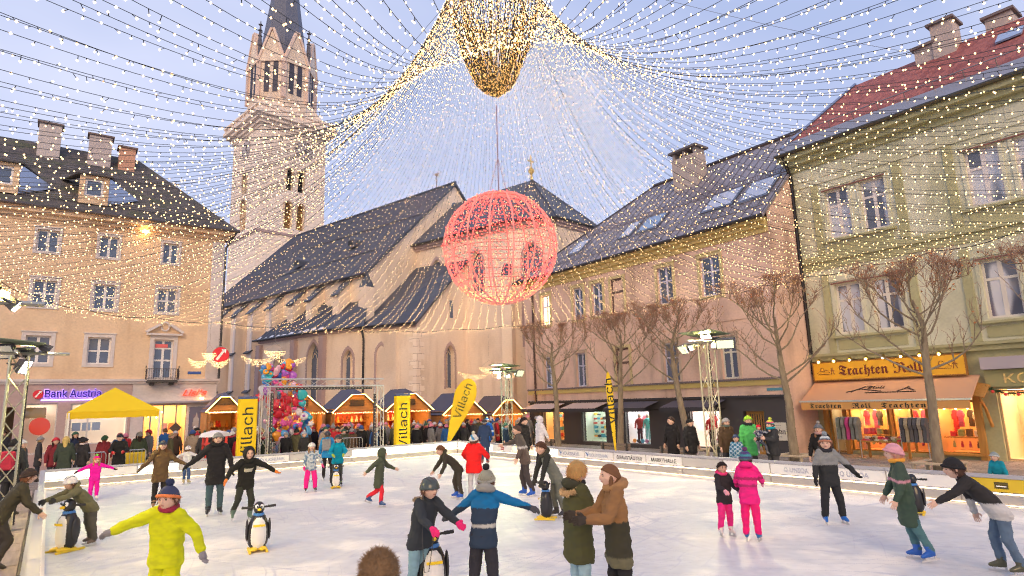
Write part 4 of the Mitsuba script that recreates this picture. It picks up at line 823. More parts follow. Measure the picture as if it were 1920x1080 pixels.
for a, r_ in ((13.0, 4.4), (16.0, 5.6), (20.9, 3.6), (10.6, 4.9)):
    if a in (16.0, 10.6): continue
    p = nr(r_, a)
    d = part(church, 'roof_dormer', MB().add(trimesh.Trimesh(np.array([p + ch3(x, y, zz) - ch3(0, 0, 0) for x, y, zz in ((-.9, -.5, -.6), (-.9, .5, -.6), (-.9, .5, .15), (-.9, 0, .5), (-.9, -.5, .15), (1.0, -.5, .2), (1.0, .5, .2), (1.0, 0, .6))]), [(0, 1, 2), (0, 2, 4), (2, 3, 4), (0, 4, 5), (1, 6, 2), (4, 3, 7), (4, 7, 5), (3, 2, 6), (3, 6, 7)], process=False)), 'slate')
    part(d, 'opening', MB().add(trimesh.Trimesh(np.array([p + ch3(-.93, y, zz) - ch3(0, 0, 0) for y, zz in ((-.35, -.35), (.35, -.35), (.35, .12), (-.35, .12))]), [(0, 1, 2), (0, 2, 3)], process=False)), 'paint', (.01, .01, .012))
for a in (8.45, 12.3, 15.21, 18.79, 22.15, 25.4, 28.6, 31.8):
    z0 = 9.0 if a < 17.5 else GZ
    lo = ch3(-1.25, a - .42, 0); b = MB()
    v = [ch3(r_, a + s, zz) for s in (-.42, .42) for r_, zz in ((-1.2, z0), (.05, z0), (.05, 12.7), (-1.2, 11.5))]
    b.raw(v, [(0, 1, 2, 3), (7, 6, 5, 4), (0, 4, 5, 1), (1, 5, 6, 2), (2, 6, 7, 3), (3, 7, 4, 0)])
    k = part(church, 'nave_buttress', b, 'plaster_church')
    part(k, 'cap', MB().slab([ch3(-1.45, a - .55, 11.35), ch3(-1.45, a + .55, 11.35), ch3(.05, a + .55, 12.85), ch3(.05, a - .55, 12.85)], .1), 'slate')
    if z0 < 1:
        for h in (3.9, 7.6):
            part(k, 'offset_ledge', MB().slab([ch3(-1.5, a - .5, h), ch3(-1.5, a + .5, h), ch3(-1.1, a + .5, h + .3), ch3(-1.1, a - .5, h + .3)], .12), 'slate')
        part(k, 'corner_stones', MB().raw([ch3(r_, a + s, zz) for s in (-.44, -.12) for r_, zz in ((-1.22, GZ), (-1.1, GZ), (-1.1, 11.4), (-1.22, 11.4))], [(0, 1, 2, 3), (7, 6, 5, 4), (0, 4, 5, 1), (1, 5, 6, 2), (2, 6, 7, 3), (3, 7, 4, 0)]), 'paint', (.60, .54, .54))
b = MB(); p4 = [ch3(-.55, 5.4, 0), ch3(.35, 5.4, 0), ch3(.35, 6.3, 0), ch3(-.55, 6.3, 0)]
k = part(church, 'corner_pier', MB().prism([q[:2] for q in p4], 8, 11.8), 'plaster_church')
part(k, 'cap', MB().slab([p4[0] + [0, 0, 11.8], p4[1] + [0, 0, 11.8], ch3(-.1, 5.85, 13.2)], .08).slab([p4[1] + [0, 0, 11.8], p4[2] + [0, 0, 11.8], ch3(-.1, 5.85, 13.2)], .08).slab([p4[2] + [0, 0, 11.8], p4[3] + [0, 0, 11.8], ch3(-.1, 5.85, 13.2)], .08).slab([p4[3] + [0, 0, 11.8], p4[0] + [0, 0, 11.8], ch3(-.1, 5.85, 13.2)], .08), 'slate')
k = part(church, 'weather_vane', MB().tube(ch3(10.4, 8.5, 23.4), ch3(10.4, 8.5, 24.9), .04, .04, 5), 'metal', (.35, .2, .12))
part(k, 'cock', MB().ball(ch3(10.4, 8.5, 25.0), (.22, .06, .16), 1).ball(ch3(10.6, 8.45, 25.2), .09, 1), 'metal', (.6, .32, .15), True)
# choir with its many-sided end
CH = [(5.4, 6), (5.4, -4.6), (7.0, -8.0), (11.8, -8.5), (14.9, -6.0), (15.6, -2.5), (15.6, 6)]
CE = 16.2
for i in range(len(CH) - 1):
    p, q = CH[i], CH[i + 1]; L = math.dist(p, q)
    ww = [(2.6, 1.5, 11.0, 14.6), (7.2, 1.5, 11.0, 14.6)] if i == 0 else [(L / 2, 1.5, 6.5, 14.4)] if i in (1, 2, 3) else []
    chwall(p, q, GZ, CE, ww, 'choir_wall')
    fr, _ = seg(p, q); part(church, 'choir_cornice', fr.up(MB().box((0, 0, 15.7), (L, .2, 15.9)).box((0, 0, 15.9), (L, .35, 16.2))), 'plaster_mauve')
part(church, 'choir_core', MB().prism(Polygon([ch_xy(*p) for p in CH]).buffer(-.7), GZ, CE), 'plaster_church')
for (r_, a) in ((5.4, -4.6), (7.0, -8.0), (11.8, -8.5), (14.9, -6.0)):
    d = np.array([r_ - 10.4, a + 2.5]); d /= np.linalg.norm(d); n_ = np.array([-d[1], d[0]])
    q = [np.array([r_, a]) + d * x + n_ * y for x, y in ((-.1, -.4), (1.0, -.4), (1.0, .4), (-.1, .4))]
    k = part(church, 'choir_buttress', MB().prism([ch_xy(*u) for u in q], GZ, 11.8), 'plaster_church')
    part(k, 'cap', MB().slab([ch3(*q[1], 11.75), ch3(*q[2], 11.75), ch3(*q[3], 13.0), ch3(*q[0], 13.0)], .12), 'slate')
part(church, 'long_dark_window', seg((7.0, -8.0), (11.8, -8.5))[0].up(MB().box((-.25, .55, 2.5), (.0, .7, 7.5))), 'pane')
apex = ch3(10.4, -3.4, 21.4); ov = []
for r_, a in CH:
    d = np.array([r_ - 10.4, min(a + 3.4, 0)]); d = d / np.linalg.norm(d) * .6; ov.append((r_ + d[0], a + d[1]))
b = MB(); rid = ch3(10.4, 6, 21.4)
b.slab([ch3(*ov[0], CE), ch3(*ov[1], CE), apex, rid], .15)
for i in range(1, 5): b.slab([ch3(*ov[i], CE), ch3(*ov[i + 1], CE), apex], .15)
b.slab([ch3(*ov[5], CE), ch3(*ov[6], CE), rid, apex], .15)
cr = part(church, 'choir_roof', b, 'slate')
part(church, 'choir_gutter', MB().path([ch3(*o, CE - .02) for o in ov], .1, 6), 'metal', (.08, .08, .09))
b = MB()
for i in range(1, 6): b.tube(ch3(*ov[i], CE + .05), apex + [0, 0, .05], .07, .07, 5)
part(cr, 'hip', b, 'metal', (.12, .13, .16))
part(church, 'finial', MB().lathe([(.0, 0), (.12, .0), (.08, .5), (.26, .75), (.26, .95), (.06, 1.2), (.05, 2.3), (.0, 2.35)], apex, 10).box(apex + [-.35, -.04, 1.7], apex + [.35, .04, 1.8]), 'metal', (.72, .48, .15), 40, label='gilded finial on top of the choir roof')
# door, floodlight and pale patches low on the front wall
# ---------------------------------------------------------------- church tower
tower = thing('church_tower', 'tall square stone church tower with a gabled top stage and a dark spire', 'tower')
TM = Mx((24.25, 89.2, 0), math.radians(8.83)); S = 4.8
def tfr(k):
    a = math.radians(8.83) + k * PI / 2; s = np.array([math.cos(a), math.sin(a), 0]); n = np.array([math.sin(a), -math.cos(a), 0])
    return Frame(np.array([24.25, 89.2, 0]) + n * S - s * S, s, n)
def twin(fr, s, w, h0, h1, lit):
    k = part(tower, 'belfry_window', fr.up(MB().poly3([(s - w / 2 - .1, -.7, h0 - .1), (s + w / 2 + .1, -.7, h0 - .1), (s + w / 2 + .1, -.7, h1 + .1), (s - w / 2 - .1, -.7, h1 + .1)])), 'paint', (.5, .3, .1) if lit else (.02, .02, .025), glowing=glow(6, 3, .6) if lit else None)
    b = MB()
    for i in range(7): h = h0 + (h1 - h0 - w * .5) * (i + .5) / 7; b.box((s - w / 2, -.6, h), (s + w / 2, -.45, h + .10))
    part(k, 'louvre', fr.up(b), 'paint', (.28, .17, .06) if lit else (.07, .065, .06))
    b = MB().path([(s + e * w / 2, .06, h0) if j == 0 else (s + w / 2 * math.cos(t), .06, h1 - w / 2 + w / 2 * math.sin(t)) for j, (e, t) in enumerate([(1, 0)] + [(0, t) for t in np.linspace(0, PI, 9)])] + [(s - w / 2, .06, h0)], .14, 4)
    part(k, 'stone_frame', fr.up(b), 'paint', (.55, .42, .3))
def arch(s, w, h0, h1):
    return [(s - w / 2, h0), (s + w / 2, h0)] + [(s + w / 2 * math.cos(t), h1 - w / 2 + w / 2 * math.sin(t)) for t in np.linspace(0, PI, 9)]
for k in range(4):
    fr = tfr(k); A = [(4.2, 1.15, 26.7, 30.6), (6.0, 1.15, 26.7, 30.6), (4.25, .95, 32.2, 35.4), (5.95, .95, 32.2, 35.4)]
    if k == 3: A = [(4.8, 1.7, 26.7, 31.2), (4.8, 1.5, 32.0, 35.0)]
    part(tower, 'wall', fr.wall(rect(0 if k % 2 == 0 else .8, 2 * S - (0 if k % 2 == 0 else .8), GZ, 41.6), [arch(*a) for a in A], .8), 'ashlar')
    if k in (0, 3):
        for s, w, h0, h1 in A: twin(fr, s, w, h0, h1, h0 < 28)
        part(tower, 'string_course', fr.up(MB().box((-.1, 0, 25.6), (2 * S + .1, .2, 25.95))), 'plaster_mauve')
        ck = part(tower, 'clock_face', fr.up(MB().tube((6.3 if k == 0 else 4.8, .0, 38.6), (6.3 if k == 0 else 4.8, .08, 38.6), 1.45, 1.45, 32)), 'paint', (.50, .45, .44))
        c0 = 6.3 if k == 0 else 4.8
        b = MB()
        for j in range(12): a = j * PI / 6; b.tube((c0 + 1.1 * math.sin(a), .1, 38.6 + 1.1 * math.cos(a)), (c0 + 1.32 * math.sin(a), .1, 38.6 + 1.32 * math.cos(a)), .05, .05, 4)
        part(ck, 'hour_mark', fr.up(b), 'paint', (.10, .08, .07), kind='stuff')
        for L_, a in ((1.0, 2.4), (.7, .8)): part(ck, 'hand', fr.up(MB().tube((c0, .13, 38.6), (c0 + L_ * math.sin(a), .13, 38.6 + L_ * math.cos(a)), .06, .03, 4)), 'paint', (.08, .06, .05))
b = MB()
for e, z0, z1 in ((.15, 40.6, 41.0), (.45, 41.0, 41.5), (.85, 41.5, 42.0), (1.2, 42.0, 42.5)): b.box((-S - e, -S - e, z0), (S + e, S + e, z1))
part(tower, 'cornice', b.move(TM), 'ashlar')
b = MB()
for i in range(4):
    M = Mx((24.25, 89.2, 0), math.radians(8.83) + i * PI / 2)
    for j in range(9): b2 = MB().box((-S - .9 + j * 1.3, -S - 1.1, 42.5), (-S - .9 + j * 1.3 + .3, -S - .85, 43.1)); b2.move(M); b.v += b2.v; b.f += [f + b.n for f in b2.f]; b.n += b2.n
    b2 = MB().box((-S - 1.15, -S - 1.15, 43.1), (S + 1.15, -S - .8, 43.4)); b2.move(M); b.v += b2.v; b.f += [f + b.n for f in b2.f]; b.n += b2.n
part(tower, 'gallery_parapet', b, 'ashlar')
part(tower, 'gallery_roof', MB().lathe([(7.3, 42.6), (4.5, 46.6), (.1, 46.7)], (0, 0, 0), 4).move(TM @ Mx((0, 0, 0), PI / 4)), 'plaster_church')
R8 = 4.65
def oc(i, r): a = PI / 8 + i * PI / 4 + math.radians(8.83); return np.array([24.25 + r * math.cos(a), 89.2 + r * math.sin(a)])
b = MB().prism([oc(i, R8) for i in range(8)], 44, 51.6)
part(tower, 'octagon_stage', b, 'plaster_church')
for i in range(8):
    p, q = oc(i, R8), oc(i + 1, R8); s = (q - p) / np.linalg.norm(q - p); n_ = np.array([s[1], -s[0]])
    fr = Frame((*p, 0), (*s, 0), (*n_, 0)); L = float(np.linalg.norm(q - p))
    m = trimesh.creation.extrude_polygon(Polygon([(0, 51.6), (L, 51.6), (L / 2, 56.4)]), .5, engine='earcut'); g = on_frame(fr, m, 0, 0, -.25)
    gk = part(tower, 'gable', g, 'plaster_church')
    b = MB(); gable_bar(b, (-.1, 51.3), (L / 2, 56.7), .32, -.3, .4); gable_bar(b, (L / 2, 56.7), (L + .1, 51.3), .32, -.3, .4)
    part(gk, 'coping', fr.up(b), 'paint', (.72, .56, .47))
    for s_ in (L / 2 - .62, L / 2 + .62): part(gk, 'lancet', on_frame(fr, trimesh.creation.extrude_polygon(Polygon(lancet(s_, .72, 46.9, 51.9)), .08, engine='earcut'), 0, 0, -.02), 'paint', (.06, .06, .09))
    part(gk, 'pilaster', fr.up(MB().box((-.3, -.2, 46), (.3, .3, 51.6))), 'paint', (.66, .50, .42))
    d = np.array([*((p - np.array([24.25, 89.2])) / R8), 0]); top = np.array([*p, 0]) + d * .5
    if i % 2: continue
    top = np.array([*p, 0]) + d * .1
    k = part(tower, 'pinnacle', MB().lathe([(.22, 51.0), (.22, 54.0), (.32, 54.1), (.05, 58.0), (.0, 58.05)], top, 6), 'paint', (.13, .12, .14))
    for j in range(3):
        bb = MB()
        for t in range(4): bb.ball(top + [.2 * math.cos(t * PI / 2), .2 * math.sin(t * PI / 2), 55.6 + j * .9], (.15, .15, .12), 0)
        part(k, 'crocket', bb, 'paint', (.10, .11, .12))
b = MB().lathe([(4.25, 51.7), (3.3, 55.0), (0.05, 79.5)], (0, 0, 0), 8).move(TM @ Mx((0, 0, 0), PI / 8))
part(tower, 'spire', b, 'paint', (.13, .145, .20))
# ---------------------------------------------------------------- tent of light strings over the rink
CC, CZ, CR0, CE_Z = np.array([10.5, 14.7]), 15.0, 1.5, 7.0
PER = [(-1.7, 27.2), (-.6, 30.5), (1.15, 33.7), (3.6, 35.1), (7.0, 35.7), (12.8, 36.6), (18.5, 35.3), (22.6, 30.6), (24.4, 22.3), (24.5, 17.8), (24.2, 13.6), (23.96, 10.3), (23.7, 7.5), (23.1, 5.3), (22, -2), (17, -8), (8, -10), (0, -8), (-5, 0), (-5, 10), (-3.5, 20)]
_pa = np.mod([math.atan2(y - CC[1], x - CC[0]) for x, y in PER], 2 * PI); _pr = np.array([math.hypot(x - CC[0], y - CC[1]) for x, y in PER])
_o = np.argsort(_pa); _pa, _pr = _pa[_o], _pr[_o]
def per_r(f): return np.interp(np.mod(f, 2 * PI), np.r_[_pa[-1] - 2 * PI, _pa, _pa[0] + 2 * PI], np.r_[_pr[-1], _pr, _pr[0]])
def string_pts(f, n=40, wob=0.0):
    near = math.cos(f - math.atan2(-CC[1], -CC[0])); right = math.cos(f - math.radians(-20))
    k = 4.0 + 1.0 * max(near, 0) + .5 * max(right, 0)
    t = np.linspace(0, 1, n) ** 1.35; R = per_r(f)
    r = CR0 + (R - CR0) * t
    z = CE_Z + (CZ - CE_Z) * (np.exp(-k * t) - math.exp(-k)) / (1 - math.exp(-k)) + wob * np.sin(t * PI)
    return np.stack([CC[0] + r * math.cos(f), CC[1] + r * math.sin(f), z], 1)
def along(pts, step, jit, r):
    """Points about every step metres along a polyline."""
    d = np.r_[0, np.cumsum(np.linalg.norm(np.diff(pts, axis=0), axis=1))]
    s = np.arange(step * r.uniform(.2, 1), d[-1], step) + r.uniform(-jit, jit, max(0, len(np.arange(step * 0, d[-1], step))))[:len(np.arange(step * 0, d[-1], step))][:0].sum()
    s = np.clip(s + r.uniform(-jit, jit, len(s)), 0, d[-1])
    return np.stack([np.interp(s, d, pts[:, i]) for i in range(3)], 1)
OCT = (np.array([(1, 0, 0), (-1, 0, 0), (0, 1, 0), (0, -1, 0), (0, 0, 1.25), (0, 0, -1.25)], float), np.array([(0, 2, 4), (2, 1, 4), (1, 3, 4), (3, 0, 4), (2, 0, 5), (1, 2, 5), (3, 1, 5), (0, 3, 5)]))
def bulbs(P, rad):
    P = np.asarray(P, float); rad = np.broadcast_to(rad, len(P))
    v = (P[:, None] + OCT[0][None] * rad[:, None, None]).reshape(-1, 3)
    return trimesh.Trimesh(v, (OCT[1][None] + 6 * np.arange(len(P))[:, None, None]).reshape(-1, 3), process=False)
canopy = thing('light_canopy', 'tent of warm light strings spread from one peak over the whole ice rink', 'string lights')
NS = 240; BP = []; SK = []; cr = np.random.default_rng(5)
for i in range(NS):
    f = 2 * PI * (i + cr.uniform(-.22, .22)) / NS; pts = string_pts(f, 40, cr.uniform(-.12, .12))
    part(canopy, 'light_string', MB().path(pts, .006, 3), 'paint', (.03, .04, .05))
    q = along(pts, .225, .08, cr); e_ = cr.normal(0, .026, q.shape); e_[:, 2] -= .03; SK.append((q, q + e_)); BP.append(q + e_)
# the hem: a rope round the edge with short hanging tails, and a rope of doubled strings on the way up
ff = np.linspace(0, 2 * PI, 241); hem = np.stack([CC[0] + per_r(ff) * np.cos(ff), CC[1] + per_r(ff) * np.sin(ff), CE_Z - .12 * np.abs(np.sin(ff * 20))], 1)
part(canopy, 'hem_rope', MB().path(hem, .015, 4), 'paint', (.03, .035, .04))
for _ in range(4):
    q = along(hem, .22, .09, cr); q += cr.normal(0, 1, q.shape) * [.10, .10, .10]; q[:, 2] -= .06; BP.append(q)
for j, w in ((.0, 8),):
    for i in range(w):
        f = 2 * PI * (i + j + cr.uniform(-.3, .3)) / w; pts = string_pts(f, 40, cr.uniform(-.2, -.05))
        q = along(pts[:15], .16, .05, cr); BP.append(q + cr.normal(0, .03, q.shape))
BP = np.vstack(BP)
p_, q_ = np.vstack([a_ for a_, _ in SK]), np.vstack([b_ for _, b_ in SK]); tri_ = np.array([(1, 0, 0), (-.5, .87, 0), (-.5, -.87, 0)]) * .007; sv = np.concatenate([p_[:, None] + tri_, q_[:, None] + tri_], 1).reshape(-1, 3)
sf = np.array([(0, 1, 4), (0, 4, 3), (1, 2, 5), (1, 5, 4), (2, 0, 3), (2, 3, 5)]); sf = (sf[None] + 6 * np.arange(len(p_))[:, None, None]).reshape(-1, 3)
part(canopy, 'socket', trimesh.Trimesh(sv, sf, process=False), 'paint', (.03, .035, .045), kind='stuff')
part(canopy, 'bulb', bulbs(BP, cr.uniform(.0165, .0212, len(BP))), 'paint', (1, .82, .55), glowing=glow(4.6, 2.7, 1.05), kind='stuff')
b = MB(); a = np.linspace(0, 2 * PI, 25)
b.path(np.stack([CC[0] + CR0 * np.cos(a), CC[1] + CR0 * np.sin(a), a * 0 + CZ + .02], 1), .05, 6)
for t in np.linspace(0, 2 * PI, 7)[:-1]: b.tube((*(CC + CR0 * np.array([math.cos(t), math.sin(t)])), CZ), (*CC, CZ + 2.2), .04, .04, 5)
part(canopy, 'crown_ring', b, 'metal', (.30, .17, .12))
# anchor wires up to the roofs around the square
for p, q in (((7.2, 38.0, 12.2), (10.5, 14.7, 17.0)), ((26.0, 22, 10.3), (10.5, 14.7, 17.0)), ((28.4, 4.0, 13.0), (10.5, 14.7, 17.0)), ((-12, 30, 15.0), (10.5, 14.7, 17.0))):
    t = np.linspace(0, 1, 12)[:, None]; w = np.array(p) * (1 - t) + np.array(q) * t; w[:, 2] -= (np.sin(t * PI) * .6)[:, 0]
    part(canopy, 'anchor_wire', MB().path(w, .008, 3), 'paint', (.08, .09, .11))
# the thick cone of lights hanging in the peak
cone = thing('light_cone', 'dense golden cone of lights hanging point down in the peak of the light tent', 'string lights')
CP = []
prof = np.array([(1.38, 15.0), (1.28, 14.2), (1.12, 13.6), (.88, 13.0), (.66, 12.5), (.42, 12.15), (.06, 11.9)])
for i in range(170):
    f = 2 * PI * i / 85 + cr.uniform(-.04, .04); ks = 1.0 if i < 85 else .72
    pts = np.stack([CC[0] + ks * prof[:, 0] * math.cos(f), CC[1] + ks * prof[:, 0] * math.sin(f), prof[:, 1] + .35 * (1 - ks)], 1); pts += cr.normal(0, .045, pts.shape)
    part(cone, 'light_string', MB().path(pts, .013, 3), 'paint', (.018, .016, .009))
    q = along(pts, .11, .05, cr); CP.append(q * [1, 1, 1] + (q - [*CC, 0]) * [.02, .02, 0] + cr.normal(0, .02, q.shape))
CP = np.vstack(CP)
part(cone, 'bulb', bulbs(CP, cr.uniform(.014, .021, len(CP))), 'paint', (1, .75, .35), glowing=glow(1.9, .98, .27), kind='stuff')
# ---------------------------------------------------------------- the big red ball
ball = thing('red_light_ball', 'big glowing red ball of lights on a ribbed wire frame hanging over the ice', 'light ball')
BC, BR_ = np.array([10.51, 14.69, 6.93]), 1.70
for i in range(16):
    f = 2 * PI * i / 16; t = np.linspace(.06, PI - .06, 22)
    part(ball, 'rib', MB().path(np.stack([BC[0] + BR_ * np.sin(t) * math.cos(f), BC[1] + BR_ * np.sin(t) * math.sin(f), BC[2] + BR_ * np.cos(t)], 1), .026, 5), 'paint', (.78, .36, .33))
for z in np.linspace(-.93, .93, 15):
    a = np.linspace(0, 2 * PI, 33); r_ = BR_ * math.sqrt(1 - z * z)
    part(ball, 'hoop', MB().path(np.stack([BC[0] + r_ * np.cos(a), BC[1] + r_ * np.sin(a), a * 0 + BC[2] + BR_ * z], 1), .008, 3), 'paint', (.5, .12, .12))
part(ball, 'suspension', MB().path([BC + [0, 0, BR_], BC + [0, 0, 4.6]], .02, 5).path([BC + [.35, 0, BR_ - .05], BC + [.02, 0, BR_ + 1.1]], .012, 4).path([BC + [-.35, 0, BR_ - .05], BC + [-.02, 0, BR_ + 1.1]], .012, 4), 'metal', (.45, .3, .3))
n = 2300; k = np.arange(n) + .5; t = np.arccos(1 - 2 * k / n); f = PI * (1 + 5 ** .5) * k
P = BC + (BR_ - .01) * np.stack([np.sin(t) * np.cos(f), np.sin(t) * np.sin(f), np.cos(t)], 1) + cr.normal(0, .022, (n, 3))
low = (P[:, 2] < BC[2] - 1.15) | (cr.random(n) < .05)
part(ball, 'bulb', bulbs(P[~low], cr.uniform(.019, .024, int((~low).sum()))), 'paint', (1, .25, .22), glowing=glow(4.4, .27, .22), kind='stuff')
part(ball, 'amber_bulb', bulbs(P[low], cr.uniform(.019, .024, int(low.sum()))), 'paint', (1, .6, .3), glowing=glow(4.2, 1.2, .35), kind='stuff')
# ---------------------------------------------------------------- rink boards with lit advertising panels
def boards(key, fr, L, seglen, spec, label):
    """spec(i) -> (brightness, colour, words, text colour) of segment i; the frame's d points to the ice."""
    t = thing(key, label, 'rink barrier'); n = int(round(L / seglen))
    part(t, 'snow_ledge', fr.up(MB().box((0, -.02, -.01), (L, .10, .055))), 'paint', (.72, .70, .66))
    part(t, 'led_strip', fr.up(MB().box((0, .008, .075), (L, .02, .092))), 'paint', (1, .9, .7), glowing=glow(5.0, 3.5, 1.6))
    part(t, 'led_strip', fr.up(MB().box((0, -.012, .285), (L, .0, .312))), 'paint', (1, .9, .7), glowing=glow(6.0, 4.3, 2.1))
    for i in range(n):
        s0, s1 = i * seglen, (i + 1) * seglen
        part(t, 'lower_panel', fr.up(MB().box((s0 + .015, -.03, .10), (s1 - .015, .0, .275))), 'paint', (.42, .40, .38))
        part(t, 'post', fr.up(MB().box((s0 - .03, -.09, 0), (s0 + .03, -.032, .62))), 'metal', (.5, .48, .46))
        part(t, 'top_rail', fr.up(MB().box((s0 + .005, -.11, .595), (s1 - .005, .02, .66))), 'paint', (.38, .38, .41))
        B, c, words, tc = spec(i)
        k = part(t, 'ad_panel', fr.up(MB().box((s0 + .02, -.028, .33), (s1 - .02, -.005, .585))), 'paint', c, glowing=glow(*[B * x for x in (1.0, .93, .80)]) if B >= 1 else None)
        if words:
            m = text(words, .11, .004, True); w = m.vertices[:, 0].max(); m.vertices[:, 0] *= min(1, (seglen - .3) / w); w = m.vertices[:, 0].max()
            al = 1 if np.dot(np.cross(fr.n, [0, 0, 1]), fr.s) > 0 else -1
            al = -1 if np.dot(np.cross([0, 0, 1], fr.n), fr.s) < 0 else 1
            part(k, 'lettering', on_frame(fr, m, s0 + seglen / 2 - al * w / 2, .40, -.004, al), 'paint', tc)
            if words.startswith('V'):
                g = Polygon([(-.1, .1), (-.05, .1), (0, .02), (.09, .11), (0, -.06)]); part(k, 'mark', on_frame(fr, trimesh.creation.extrude_polygon(g, .004, engine='earcut'), s0 + .17 if al > 0 else s1 - .17, .45, -.004, al), 'paint', (.08, .16, .42))
        elif tc:
            part(k, 'mark', fr.up(MB().box((s0 + seglen * .42, -.005, .39), (s0 + seglen * .58, -.001, .52))), 'paint', tc)
            part(k, 'mark', fr.up(MB().box((s0 + seglen * .44, -.001, .43), (s0 + seglen * .56, .001, .45))), 'paint', (.9, .9, .88))
    return t
WH, GY = (.78, .77, .74), (.50, .48, .46)
BF = Frame((RX0, RY1, 0), (1, 0, 0), (0, -1, 0))
def back_spec(i):
    if i < 3: return (1.15, WH, None, None) if i % 2 == 0 else (.9, WH, None, None)
    if i == 3: return (0, GY, None, None)
    if i in (4, 5): return (.55, WH, 'VOLKSBANK', (.35, .38, .5))
    if i == 6: return (0, GY, None, None)
    if i == 7: return (.35, GY, None, None)
    return (2.2, WH, None, None)
boards('rink_barrier', BF, RX1 - RX0, (RX1 - RX0) / 12, back_spec, 'low grey rink barrier with bright blank panels along the back of the ice')
RF = Frame((RX1, -9.0, 0), (0, 1, 0), (-1, 0, 0))
NSEG = 24; SL = (RY1 + 9.0) / NSEG
def right_spec(i):
    j = NSEG - 1 - i            # counted from the far corner
    t = {0: (1.3, WH, None, None), 1: (1.2, WH, None, (.10, .42, .12)), 2: (.9, WH, None, (.45, .1, .1)), 3: (1.3, (.85, .62, .05), None, None), 4: (1.1, WH, None, (.10, .42, .12)), 5: (.5, WH, 'VOLKSBANK', (.35, .38, .5)), 6: (.5, WH, 'VOLKSBANK', (.35, .38, .5)),
         7: (.85, WH, 'DRAUSTÄDTER', (.06, .06, .06)), 8: (.85, WH, 'MARKTHALLE', (.06, .06, .06)), 9: (.0, GY, None, None), 10: (.85, WH, None, (.10, .42, .12)), 11: (.62, WH, 'Q UNIQA', (.4, .42, .5)), 12: (.62, WH, 'Q UNIQA', (.4, .42, .5)), 13: (.8, WH, None, None), 14: (0, (.68, .48, .03), None, (.10, .08, .02)), 15: (1.3, WH, None, None), 16: (1.3, WH, None, None)}
    return t.get(j, (.6, WH, None, None))
boards('rink_barrier', RF, RY1 + 9.0, SL, right_spec, 'long rink barrier with printed and lit panels along the shop side of the ice')
LF = Frame((RX0, RY1, 0), (0, -1, 0), (1, 0, 0))
boards('rink_barrier', LF, RY1 - 3.0, 1.4, lambda i: (.9, WH, None, None), 'glowing rink barrier along the boardwalk at the left edge')
# ---------------------------------------------------------------- truss masts with floodlights
def truss(parent, p0, p1, w, col, step=.45, side=None, names=('chord', 'brace')):
    p0, p1 = np.asarray(p0, float), np.asarray(p1, float); d = p1 - p0; L = np.linalg.norm(d); d /= L
    x = np.array(side if side is not None else (1, 0, 0), float); x -= d * (x @ d); x /= np.linalg.norm(x); y = np.cross(d, x)
    c = [(x * a + y * b_) * w / 2 for a, b_ in ((-1, -1), (1, -1), (1, 1), (-1, 1))]
    for q in c: part(parent, names[0], MB().tube(p0 + q, p1 + q, .026, .026, 7), 'metal', col, 40)
    n = max(2, int(L / step))
    for k in range(4):
        for i in range(n):
            a, b_ = (c[k], c[(k + 1) % 4]) if i % 2 else (c[(k + 1) % 4], c[k])
            part(parent, names[1], MB().tube(p0 + a + d * L * i / n, p0 + b_ + d * L * (i + 1) / n, .012, .012, 4), 'metal', col)
def flood(parent, p, aim, w, h, L, col=(.10, .10, .11), face=None):
    """A floodlight head at p facing aim: housing, bracket, glowing glass."""
    p = np.asarray(p, float); a = np.asarray(aim, float); a /= np.linalg.norm(a)
    x = np.cross(a, [0, 0, 1]); x /= np.linalg.norm(x); y = np.cross(x, a); M = np.eye(4); M[:3, 0], M[:3, 1], M[:3, 2], M[:3, 3] = x, y, a, p
    b = MB(); v = [(-w * .35, -h * .35, -.16), (w * .35, -h * .35, -.16), (w * .35, h * .35, -.16), (-w * .35, h * .35, -.16), (-w / 2, -h / 2, 0), (w / 2, -h / 2, 0), (w / 2, h / 2, 0), (-w / 2, h / 2, 0)]
    b.raw(v, [(0, 3, 2, 1), (0, 1, 5, 4), (1, 2, 6, 5), (2, 3, 7, 6), (3, 0, 4, 7), (4, 5, 6, 7)])
    k = part(parent, 'floodlight', b.move(M), 'paint', col)
    part(k, 'glass', MB().raw([(-w * .44, -h * .42, .006), (w * .44, -h * .42, .006), (w * .44, h * .42, .006), (-w * .44, h * .42, .006)], [(0, 1, 2, 3)]).move(M), 'paint', face or (1, 1, .8), glowing=glow(*L) if L else None)
    part(k, 'bracket', MB().path([(-w * .5, 0, -.05), (-w * .55, -h * .2, -.3), (w * .55, -h * .2, -.3), (w * .5, 0, -.05)], .018, 4).move(M), 'metal', (.2, .2, .2))
WARM, WHITE, GREEN = (700, 540, 190), (1600, 1480, 900), (600, 760, 300)
